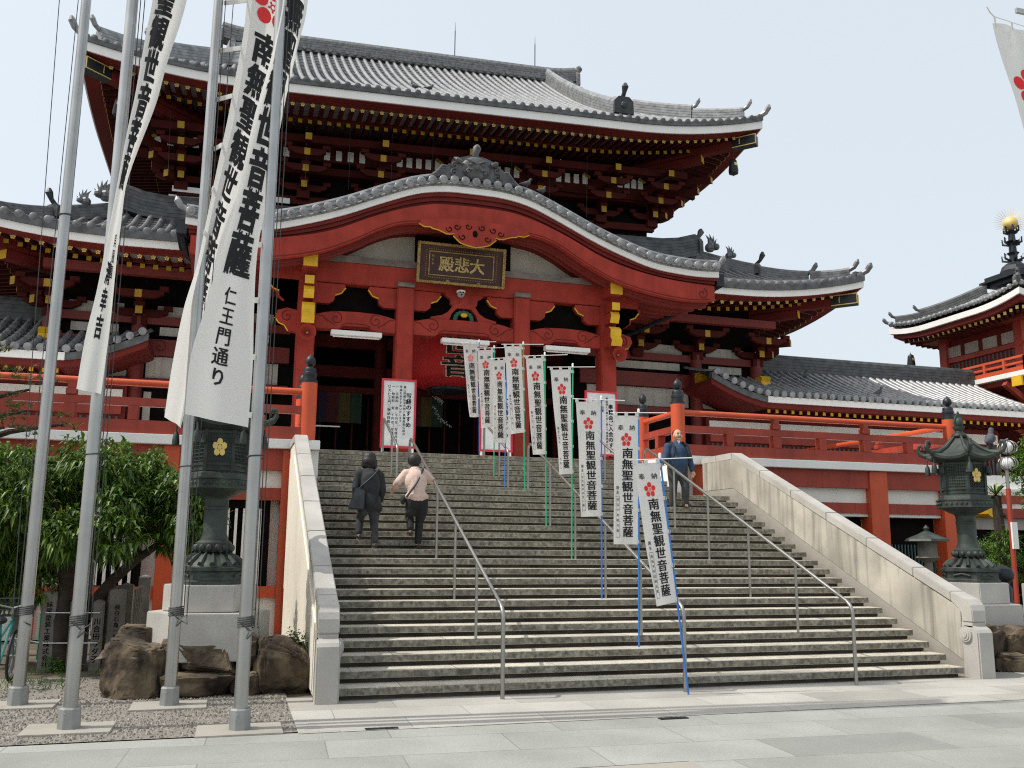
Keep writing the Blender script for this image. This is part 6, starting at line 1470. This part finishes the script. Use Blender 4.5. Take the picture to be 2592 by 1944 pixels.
bushy('maple_tree', 'bright green tree reaching in at the right picture edge', 'tree', (14.3, 4.6, .4), [((13.25, 4.5, 3.85), .34), ((12.95, 4.5, 3.55), .26), ((13.3, 4.4, 3.35), .32), ((13.0, 4.4, 2.95), .22), ((13.6, 4.5, 4.1), .4), ((13.5, 4.5, 3.0), .35), ((14.2, 4.6, 3.8), .6)], 5200, .075, .05, LEAF2, .25, 6,
      [([(14.3, 4.6, .4), (14.2, 4.6, 2.0), (14.1, 4.6, 3.6)], [.11, .09, .04]), ([(14.2, 4.6, 2.2), (13.6, 4.5, 3.0), (13.1, 4.5, 3.6)], [.05, .035, .012])])
t = thing('cycad', 'small palm-like cycad with spiky crown beside the red lamp post', 'palm', (12.75, 4.9, .4)); b = MB(); b.tube([(12.75, 4.9, .4), (12.72, 4.9, 1.8), (12.66, 4.9, 3.05)], [.13, .12, .10], 9)
for i in range(60): a = rnd.uniform(0, 6.28); z = rnd.uniform(.6, 3.0); b.ball((12.72+math.cos(a)*.115, 4.9+math.sin(a)*.115, z), .03, 5)
b.build('trunk', BARK, t)
b = MB()
for i in range(46):
    a = rnd.uniform(0, 6.28); e = rnd.uniform(-.5, 1.1); p = V((12.66, 4.9, 3.08)); d = V((math.cos(a)*math.cos(e), math.sin(a)*math.cos(e), math.sin(e))); q = p+d*.28; r3 = q+d*.18-V((0, 0, .12)); s = d.cross(V((0, 0, 1))).normalized()*.018
    b.add([p-s, p+s, q+s, q-s, r3], [(0, 1, 2, 3), (3, 2, 4)])
b.build('crown', LEAF, t)
b = MB()
for i in range(700):
    x = rnd.uniform(-6.3, -4.9); y = rnd.uniform(2.4, 3.9) if rnd.random() < .7 else rnd.uniform(1.6, 2.4); z = -.01
    if rnd.random() < .35: x, y, z = rnd.uniform(-4.6, -2.5), rnd.uniform(1.35, 2.6), .43
    if noise.noise(V((x*1.5, y*1.5, 0))) < -.05: continue
    h = rnd.uniform(.04, .12); a = rnd.uniform(0, 6.28); b.add([(x-.006, y, z), (x+.006, y, z), (x+math.cos(a)*.04, y+math.sin(a)*.04, z+h)], [(0, 1, 2)])
props(b.build('weeds', LEAF2), kind='stuff')
bushy('weed_clump', 'small bright weed growing at the foot of the left cheek wall', 'plant', (-2.52, 1.35, .44), [((-2.52, 1.32, .56), .1), ((-2.58, 1.3, .62), .08)], 350, .05, .028, LEAF2, gr='weed clumps')
bushy('weed_clump', 'low green weed in front of the tallest inscribed stone post', 'plant', (-5.85, 3.75, -.02), [((-5.85, 3.75, .05), .1), ((-5.75, 3.75, .04), .07)], 350, .05, .028, LEAF2, gr='weed clumps')

# ---------------- stone posts, fence, papers, bicycle on the left ----------------
def stone_post(label, x, y, h, wd, text='', ts=.11, rot=0.0):
    o = thing('stone_post', label, 'stone post', (x, y, 0), 'inscribed stone posts')
    b = MB(); w2 = wd/2; pk = h
    vs = [(-w2, -w2, -.05), (w2, -w2, -.05), (w2, w2, -.05), (-w2, w2, -.05), (-w2, -w2, h-.04), (w2, -w2, h-.04), (w2, w2, h-.04), (-w2, w2, h-.04), (0, 0, h)]
    ca, sa = math.cos(rot), math.sin(rot); R3 = lambda p: (x+p[0]*ca-p[1]*sa, y+p[0]*sa+p[1]*ca, p[2])
    b.add([R3(p) for p in vs], [(0, 3, 2, 1), (0, 1, 5, 4), (1, 2, 6, 5), (2, 3, 7, 6), (3, 0, 4, 7), (4, 5, 8), (5, 6, 8), (6, 7, 8), (7, 4, 8)]); b.build('post', OLDST, o, bevel=.01)
    if text: b = MB(); column(b, text, lambda u, v: R3((-w2+u, -w2-.004, h-v)), wd*.5, .22, ts, None, .015); b.build('inscription', INK, o)
stone_post('tallest inscribed stone post, between the first and second flagpoles', -6.02, 3.98, 1.16, .20, '妹尾塗装工業株式会社', .093)
stone_post('stone post hidden mostly by the second flagpole', -5.62, 3.85, 1.03, .19, '白井正一', .1); stone_post('slim inscribed stone post right of the second flagpole', -5.33, 3.85, 1.02, .15, '　川合田サダ子', .105)
stone_post('wide stone post with small inscription left of the boulders', -5.16, 4.15, 1.19, .28, '　横白石亀一郎', .085, .5); stone_post('stone post beside the bicycle, partly behind the first flagpole', -6.60, 4.9, 1.03, .2); stone_post('stone post at the left picture edge behind the bicycle', -7.0, 4.9, 1.03, .2)
stone_post('end post of the thin-barred stone fence', -5.06, 4.85, 1.22, .22); stone_post('farther end post of the thin-barred stone fence', -4.93, 6.6, 1.30, .2)
o = thing('stone_fence', 'grey fence of thin upright stone bars behind the boulders', 'fence', (-5.0, 5.6, 0))
for i in range(14): y = 4.4+i*.15; x = -5.13+.013*i; b = MB(); b.bar((x, y, .0), (x, y, 1.0+.008*i), .055, .055, 0, (1, 0, 0)); b.build('bar', OLDST, o)
b = MB(); b.bar((-5.13, 4.35, .15), (-4.95, 6.5, .15), .07, .08); b.build('foot_rail', OLDST, o)
for k, z in enumerate((.82, .38)):
    o = one('tube', [(-7.2, 4.8, z+.02), (-6.6, 4.72, z), (-6.05, 3.86, z), (-5.3, 3.74, z)], .008, 5).build('wire_rail', PVC); props(o, ['upper thin white wire strung between the stone posts', 'lower thin white wire strung between the stone posts'][k], 'wire', 'wires between stone posts')
o = thing('notice_post', 'tall grey post with a pale lettered cap behind the stone posts', 'post', (-5.58, 4.5, 0)); one('box', -5.63, -5.53, 4.45, 4.55, 0, 1.55).build('post', mat('grey_post', (.22, .22, .21), .7), o); one('box', -5.635, -5.525, 4.44, 4.56, 1.55, 1.9).build('cap', WFASC, o)
b = MB(); put(b, '吉', lambda u, v: (-5.63+u, 4.436, 1.88-v), .05, .12, .08); b.build('lettering', INK, o)
o = thing('fortune_paper_rack', 'wires hung with folded white fortune papers behind the first flagpole', 'paper rack', (-6.8, 5.2, 0))
b = MB(); [b.tube([(x, 5.2, 0), (x, 5.2, 2.0)], .015, 6) for x in (-7.6, -6.35)]; [b.tube([(-7.6, 5.2, z), (-6.35, 5.2, z)], .006, 5) for z in (1.85, 1.6, 1.35)]; b.build('frame', GREENP, o)
b = MB()
for z in (1.85, 1.6, 1.35):
    for i in range(30):
        x = -7.58+i*.042; q = rnd.uniform(-.012, .02); ln_ = rnd.uniform(.05, .16); b.bar((x, 5.19, z+.02), (x+q*2, 5.185, z-ln_), .022, .006, 0, (0, 1, 0)); b.ball((x, 5.19, z), .015, 5)
b.build('paper_strip_row', CLOTH, o)
o = thing('red_prayer_lantern', 'red paper lantern shape hanging under the left tree', 'lantern', (-6.25, 4.6, 1.35)); one('lathe', [(.05, 1.38), (.11, 1.45), (.12, 1.6), (.09, 1.72), (.05, 1.75)], 14, (-6.25, 4.6, 0)).build('paper_body', mat('prayer_red', (.62, .04, .02), .6), o, smooth=True); one('lathe', [(.055, 1.75), (.055, 1.78), (.01, 1.8), (.008, 1.95)], 10, (-6.25, 4.6, 0)).build('cap', BLACKM, o)
o = thing('bicycle', 'dark bicycle parked at the left picture edge', 'bicycle', (-6.28, 2.1, 0))
def wheel(y, x):
    b = MB(); b.tube([(x+.012*math.sin(t), y+math.cos(t)*.32, .335+math.sin(t)*.32) for t in frange(0, 2*PI, .22)], .02, 6, 0, False); w_ = b.build('wheel', BLACKM, o); b = MB(); b.tube([(x, y+math.cos(t)*.295, .335+math.sin(t)*.295) for t in frange(0, 2*PI, .25)], .011, 5, 0, False)
    for k in range(14): t = 2*PI*k/14; b.tube([(x, y, .335), (x, y+math.cos(t)*.295, .335+math.sin(t)*.295)], .003, 4)
    b.tube([(x-.04, y, .335), (x+.04, y, .335)], .02, 7); b.build('rim', STEEL, w_)
wheel(1.62, -6.26); wheel(2.68, -6.22)
b = MB()
for p, q in (((-6.26, 1.62, .335), (-6.25, 2.05, .30)), ((-6.26, 1.62, .335), (-6.25, 1.92, .78)), ((-6.25, 2.05, .30), (-6.25, 1.90, .82)), ((-6.25, 2.05, .30), (-6.23, 2.48, .78)), ((-6.25, 1.92, .62), (-6.23, 2.46, .82)), ((-6.23, 2.44, .92), (-6.22, 2.68, .335))): b.tube([p, q], .017, 7)
b.build('bike_frame', mat('bike_teal', (.03, .16, .15), .3, .1, 5), o)
b = MB(); b.tube([(-6.50, 2.28, 1.0), (-6.42, 2.38, 1.03), (-6.23, 2.44, .98), (-6.05, 2.38, 1.03), (-5.98, 2.28, 1.0)], .014, 7); b.tube([(-6.23, 2.44, .9), (-6.23, 2.44, .98)], .016, 7); b.build('handlebar', STEEL, o)
b = MB(); [b.tube([(x, 2.36-.02, 1.01), (x, 2.24, .99)], .02, 7) for x in (-6.47, -6.0)]; b.build('grip', BLACKM, o); one('ball', (-6.25, 1.88, .86), .1, 10, 0, (.8, 1.3, .5)).build('saddle', BLACKM, o)
b = MB(); b.box(-6.42, -6.05, 2.55, 2.85, .86, .88); [b.bar((x, y, .87), (x, y, 1.1), .012, .012, 0, (1, 0, 0)) for x in (-6.42, -6.3, -6.17, -6.05) for y in (2.55, 2.85)]; [b.tube([(-6.42, 2.55, z), (-6.05, 2.55, z), (-6.05, 2.85, z), (-6.42, 2.85, z), (-6.42, 2.55, z)], .007, 5) for z in (.95, 1.03, 1.1)]; b.build('basket', BLACKM, o)
one('ball', (-6.26, 1.28, .62), .03, 8).build('red_reflector', REDINK, o)
o = one('tube', [(-6.35, 4.3, 0), (-6.33, 4.3, 1.7)], .02, 7).build('green_stake', GREENP); props(o, 'thin green garden stake beside the first flagpole', 'stake')

# ---------------- right side: lamp post, wing, corridors, pagoda ----------------
o = thing('lamp_post', 'red lamp post with two white globe lamps in wire guards at the right', 'street lamp', (12.1, 4.0, .4))
one('tube', [(12.1, 4, .35), (12.12, 4, 3.15)], .05, 10).build('red_post', VERM2, o, smooth=True); one('tube', [(12.12, 4, 3.15), (12.12, 4, 3.55)], .035, 8).build('grey_neck', STEEL, o)
gl = mat('globe_glass', (.78, .79, .80), .25, .03, 3)
for x, z in ((12.12, 3.68), (12.14, 4.02)):
    g_ = one('ball', (x, 3.98, z), .13, 14).build('globe', gl, o, smooth=True); b = MB()
    for k in range(8): a = PI*k/8; b.tube([(x+.03+math.cos(a)*math.sin(t)*.2, 3.98+math.sin(a)*math.sin(t)*.2, z+math.cos(t)*.15) for t in frange(0, 2*PI, .5)], .006, 4, 0, False)
    b.build('wire_guard', STEEL, g_)
b = MB(); b.tube([(12.12, 4, 3.5), (12.02, 4, 3.6), (11.98, 4, 3.9), (12.05, 3.98, 4.15), (12.2, 3.98, 4.2)], .018, 6); b.build('arm', STEEL, o); one('box', 12.06, 12.20, 3.92, 3.96, 1.9, 2.45).build('white_plate', WFASC, o)
o = thing('small_stone_post', 'small grey inscribed post right of the right lantern pedestal', 'stone post', (10.4, 2.0, .4)); one('box', 10.32, 10.50, 1.9, 2.08, .4, 1.28).build('post', GRANITE, o, bevel=.01); b = MB(); column(b, '奉納', lambda u, v: (10.33+u, 1.896, 1.25-v), .09, .2, .1); b.build('inscription', INK, o)
o = thing('bronze_bollard', 'dark onion-topped bronze bollard beside the right lantern', 'bollard', (9.75, 1.9, .44)); one('lathe', [(.14, .44), (.14, 1.2), (.10, 1.26), (.10, 1.3), (.17, 1.36), (.19, 1.45), (.16, 1.54), (.05, 1.6)], 16, (9.75, 1.9, 0)).build('post', BLACKM, o, smooth=True)
wg = thing('side_wing', 'red and white side wing behind the right lantern', 'building', (20, 12, 0))
for z0, z1, yy, m, nm in ((3.42, 3.60, 9.6, WHITE, 'white_band'), (3.19, 3.415, 9.55, VERM2, 'red_beam'), (3.05, 3.185, 9.6, WHITE, 'white_band'), (2.78, 3.045, 9.5, VERM2, 'red_beam'), (2.45, 2.775, 9.62, mat('grey_plaster', (.32, .31, .28), .85), 'grey_wall'), (0, 2.445, 9.7, DARK, 'dark_bay')): one('box', 15.2, 32, yy, 12, z0, z1).build(nm, m, wg)
for x in (18.6, 22.4): one('box', x-.25, x+.25, 9.4, 9.69, 0, 2.77).build('red_post', VERM, wg)
one('lathe', [(.16, 0), (.16, .75)], 14, (16.25, 9.5, 2.92), 0, 0, 'y').build('ochre_beam_end', YEL, wg)
b = MB(); b.box(15.2, 32, 9.8, 13.5, 3.6, 4.0); b.build('roof_slab', WFASC, wg)
o = thing('stone_lantern', 'small grey lantern roof showing above the right coping', 'lantern', (11.0, 5.2, .44)); one('lathe', [(.3, .44), (.3, .5), (.1, .55), (.09, 1.6), (.25, 1.7), (.2, 1.75), (.2, 2.05)], 12, (11.0, 5.2, 0)).build('shaft', OLDST, o); one('lathe', [(.48, 2.05), (.45, 2.1), (.2, 2.2), (.05, 2.27), (.07, 2.33), (.01, 2.4)], 6, (11.0, 5.2, 0)).build('cap', COPPER, o)
def corridor(label, xc, sg):
    o = thing('corridor_building', label, 'building', (xc, 15, 4.05), 'tiled corridors beside the hall')
    R = Roof(6.6, 14.0, 17.2, 6.78, 8.25, .72, .0, 2.2, 0, xc)
    def lf(x_): return .68*max(0, 1-x_/2.1)**1.6       # swept-up inner end
    def fr(u, d):
        e = (u+6.6) if sg > 0 else (6.6-u); return V((xc+u, 14.0+d, R.prof(d)+lf(e)*max(0, 1-d/3.2)))
    b = MB(); cols = frange(-6.45, 6.45, .3); tile_field(b, fr, cols, lambda u: 3.2, .3, .085, .3)
    for c in cols: p = fr(c, 0); b.lathe([(.105, -.02), (.105, .06), (.085, .07)], 10, (p.x, p.y, p.z+.01), 0, 0, 'y')
    b.grid(lambda s, t: (xc+(2*s-1)*6.6, 20.4-3.2*t, R.prof(3.2*t)), 4, 3)
    rf = b.build('tiled_roof', [TILE, PAN], o, smooth=50)
    b = MB(); courses(b, [V((xc+u, 17.2, 8.22)) for u in frange(-5.6*1 if sg > 0 else -6.5, 6.5 if sg > 0 else 5.6, .8)], .45, .48, 5, -.1)
    d_ = -1 if sg > 0 else 1; courses(b, [fr(d_*(6.6-e), e*1.15) for e in frange(1.9, 2.75, .2)], .3, .3, 4); b.build('ridge', TILED, rf)
    us = frange(-6.6, 6.6, .22); E = lambda u: (u+6.6) if sg > 0 else (6.6-u)
    uw_ = [u for u in us if E(u) > 1.95]; one('strip', [(xc+u, 6.70+lf(E(u))) for u in uw_], [(xc+u, 6.50+lf(E(u))) for u in uw_], 'y', 14.0, 14.2).build('eave_board', WFASC, rf)
    uw_ = [u for u in us if E(u) <= 2.0]; one('strip', [(xc+u, 6.70+lf(E(u))) for u in uw_], [(xc+u, 6.50+lf(E(u))) for u in uw_], 'y', 14.02, 14.22).build('swept_eave_end', TILED, rf)
    one('strip', [(xc+u, 6.495+lf(E(u))) for u in us], [(xc+u, 6.33+lf(E(u))) for u in us], 'y', 14.08, 16).build('eave_moulding', DRED, rf)
    b = MB(); cp_ = MB()
    for u in frange(-4.4 if sg > 0 else -6.3, 6.3 if sg > 0 else 4.4, .3): b.box(xc+u-.05, xc+u+.05, 14.35, 16, 6.22, 6.328); cp_.box(xc+u-.05, xc+u+.05, 14.335, 14.349, 6.22, 6.328)
    rr_ = b.build('rafter_row', BRK, rf); cp_.build('rafter_end_cap_row', YEL, rr_)
    one('box', xc-6, xc+6, 15.6, 18.5, 4.05, 6.32).build('wall', DRED, o); one('box', xc-5.9, xc+5.9, 15.55, 15.597, 5.7, 6.05).build('white_panel', WHITE, o); one('box', xc-5.9, xc+5.9, 15.5, 15.597, 5.35, 5.6).build('red_beam', VERM2, o)
    b = MB(); [b.box(xc+u-.03, xc+u+.03, 15.56, 15.597, 4.2, 5.3) for u in frange(-5.8, 5.8, .18)]; b.build('window_lattice', MATS['lattice_green'], o)
corridor('long tiled corridor building right of the hall behind the balcony', 17.4, 1); corridor('tiled corridor building left of the hall behind the first flagpole', -12.5, -1)
pigeon('pigeon sitting on the eave of the right corridor roof', (17.0, 14.0, 6.93), .2, 1.3); pigeon('pigeon flying low over the right corridor roof tiles', (15.0, 15.2, 7.6), .5, 1.3)
pg = thing('pagoda', 'square red pagoda with curved tiled roof and gold-balled spire at the right edge', 'pagoda', (26.8, 17.5, 0))
H_ = 3.5; PX, PY = 26.8, 17.5
def pgz(d, c): t = d/3.5; return 11.22+1.6*(.55*t+.45*t*t)+.28*max(0, 1-c/2.2)**2*max(0, 1-t)**2
def pside(k):
    ca, sa = ((0, -1), (-1, 0), (0, 1), (1, 0))[k]
    def f(u, d):
        r_ = H_-d; p = V((ca*r_-sa*u, sa*r_+ca*u, 0)); return V((PX+p.x, PY+p.y, pgz(d, H_-abs(u))))
    return f
b = MB(); ed = MB(); mo = MB(); rfx = MB(); cpx = MB(); hpb = MB()
for k in range(4):
    f = pside(k); tile_field(b, f, frange(-3.38, 3.38, .3), lambda u: min(2.8, H_-abs(u)), .3, .085, .5)
    for u in frange(-3.38, 3.38, .3): p = f(u, 0); b.ball(p+V((0, 0, .02)), .1, 7)
    for i in range(20):
        u0, u1 = lerp(-H_, H_, i/20), lerp(-H_, H_, (i+1)/20)
        for bb, z0, z1, d in ((ed, -.20, -.42, .0), (mo, -.424, -.62, .12)):
            s0 = (H_-d)/H_; q = [f(u0*s0, d), f(u1*s0, d), f(u1*s0*.93, d+.3), f(u0*s0*.93, d+.3)]; zz = [f(u0, 0).z, f(u1, 0).z, f(u1, 0).z, f(u0, 0).z]
            bb.add([(p.x, p.y, z+h) for h in (z1, z0) for p, z in zip(q, zz)], [(0, 3, 2, 1), (4, 5, 6, 7), (0, 1, 5, 4), (1, 2, 6, 5), (2, 3, 7, 6), (3, 0, 4, 7)])
    for u in frange(-3.0, 3.0, .28):
        p = f(u, .35); q = f(u*.6, 1.7); z = f(u, 0).z; rfx.bar((p.x, p.y, z-.70), (q.x, q.y, z-.72), .1, .12); d_ = (p-q).normalized(); cpx.bar(V((p.x, p.y, z-.70))+d_*.003, V((p.x, p.y, z-.70))+d_*.02, .1, .12)
    pts = [f(-(H_-d), d) for d in frange(.9, 2.75, .3)]; courses(hpb, pts, .3, .4, 4); dr = (pts[0]-pts[1]); horn(hpb, pts[0]+V((0, 0, .42)), (dr.x, dr.y, 0), .35, .06)
    pts = [f(-(H_-d), d) for d in frange(.2, .9, .2)]; courses(hpb, pts, .26, .28, 3); horn(hpb, pts[0]+V((0, 0, .3)), (dr.x, dr.y, 0), .35, .06); horn(hpb, f(-H_, 0)+V((0, 0, .05)), (dr.x, dr.y, 0), .3, .07)
rf = b.build('tiled_roof', [TILE, PAN], pg, smooth=50); ed.build('eave_board', WFASC, rf); mo.build('eave_moulding', DRED, rf); r0 = rfx.build('rafter_row', BRK, rf); cpx.build('rafter_end_cap_row', GOLD, r0); hpb.build('hip_ridge', TILED, rf)
one('box', PX-2.6, PX+2.6, PY-2.6, PY+2.6, 10.48, 10.6).build('soffit', DRED, pg)
one('box', PX-2.0, PX+2.0, PY-2.0, PY+2.0, 8.4, 10.5).build('wall', DRED, pg); 
b = MB(); [b.box(PX-2.03, PX-2.001, PY+u-.35, PY+u+.35, 9.75, 10.2) for u in (-1.4, -.45, .5, 1.45)]; [b.box(PX+u-.35, PX+u+.35, PY-2.03, PY-2.001, 9.75, 10.2) for u in (-1.4, -.45, .5, 1.45)]; b.build('white_panel', MATS['shaded_white'], pg)
b = MB(); [b.box(PX-2.02, PX-2.001, PY+u, PY+u+.07, 8.6, 9.5) for u in frange(-1.6, 1.6, .2)]; b.build('window_lattice', MATS['lattice_green'], pg)
b = MB(); [b.bar((PX-2.04, PY-2.2, z), (PX-2.04, PY+2.2, z), .12, .18) for z in (9.62, 8.95)]; [b.bar((PX-2.2, PY-2.04, z), (PX+2.2, PY-2.04, z), .12, .18) for z in (9.62, 8.95)]; b.build('wall_beam', VERM2, pg)
for sx_, sy_ in ((-1, -1), (-1, 1), (1, -1), (1, 1)): one('box', PX+sx_*1.95-.2, PX+sx_*1.95+.2, PY+sy_*1.95-.2, PY+sy_*1.95+.2, 4, 10.5).build('red_post', VERM2, pg)
one('box', PX-2.95, PX+2.95, PY-2.95, PY+2.95, 8.22, 8.40).build('balcony_slab', WFASC, pg); one('box', PX-1.9, PX+1.9, PY-1.9, PY+1.9, 0, 8.2).build('lower_wall', DRED, pg)
b = MB()
for z, h in ((8.5, .14), (8.72, .07), (8.94, .08)):
    for a, c_ in (((-2.85, -2.85), (-2.85, 2.85)), ((-2.85, -2.85), (2.85, -2.85)), ((2.85, -2.85), (2.85, 2.85)), ((-2.85, 2.85), (2.85, 2.85))): b.bar((PX+a[0], PY+a[1], z), (PX+c_[0], PY+c_[1], z), .09, h)
for u in frange(-2.85, 2.85, .95): b.box(PX-2.9, PX-2.8, PY+u-.05, PY+u+.05, 8.4, 8.95); b.box(PX+u-.05, PX+u+.05, PY-2.9, PY-2.8, 8.4, 8.95)
b.build('balcony_rail', VERM, pg)
b = MB(); [b.bar((PX-2.9, PY+u, 8.05), (PX-1.8, PY+u, 7.3), .2, .2) for u in (-1.9, 0, 1.9)]; b.box(PX-2.7, PX-1.9, PY-2.7, PY+2.7, 8.02, 8.215); b.build('balcony_brace', VERM2, pg)
b = MB(); b.box(PX-2.98, PX-2.9, PY-2.75, PY-2.3, 7.85, 8.2); b.build('ochre_beam_end', YEL, pg)
b = MB(); b.box(PX-.75, PX+.75, PY-.75, PY+.75, 12.6, 12.78); b.box(PX-.95, PX+.95, PY-.95, PY+.95, 12.78, 12.86); b.box(PX-.8, PX+.8, PY-.8, PY+.8, 12.86, 13.05)
b.lathe([(.55, 13.05), (.56, 13.2), (.48, 13.4), (.3, 13.55), (.16, 13.62), (.15, 13.9), (.24, 14.0), (.15, 14.05), (.14, 14.4), (.26, 14.5), (.14, 14.55), (.12, 14.85), (.22, 14.92), (.12, 14.96), (.1, 15.0)], 14, (PX, PY, 0))
for z, r_, n_ in ((13.65, .42, 6), (14.35, .36, 6), (14.85, .28, 6)):
    for k in range(n_): a = 2*PI*k/n_; b.tube([(PX+math.cos(a)*.12, PY+math.sin(a)*.12, z), (PX+math.cos(a)*r_, PY+math.sin(a)*r_, z+.08), (PX+math.cos(a)*r_*1.05, PY+math.sin(a)*r_*1.05, z+.3), (PX+math.cos(a)*r_*.8, PY+math.sin(a)*r_*.8, z+.22)], [.05, .05, .025, .01], 5)
fin = b.build('spire', BLACKM, pg); one('ball', (PX, PY, 15.28), .30, 16).build('gilded_ball', GOLD, fin, smooth=True)
b = MB()
for k in range(26):
    a = -.75+(PI+1.5)*k/25; d = V((.83*math.cos(a), -.55*math.cos(a), math.sin(a))); b.tube([V((PX, PY, 15.28))+d*.34, V((PX, PY, 15.28))+d*(.62+.1*math.sin(a))], [.012, .004], 4)
b.build('sun_ray_crown', GOLD, fin)
bell('bronze wind bell under the left corner of the pagoda roof', (23.75, 20.3, 10.15))
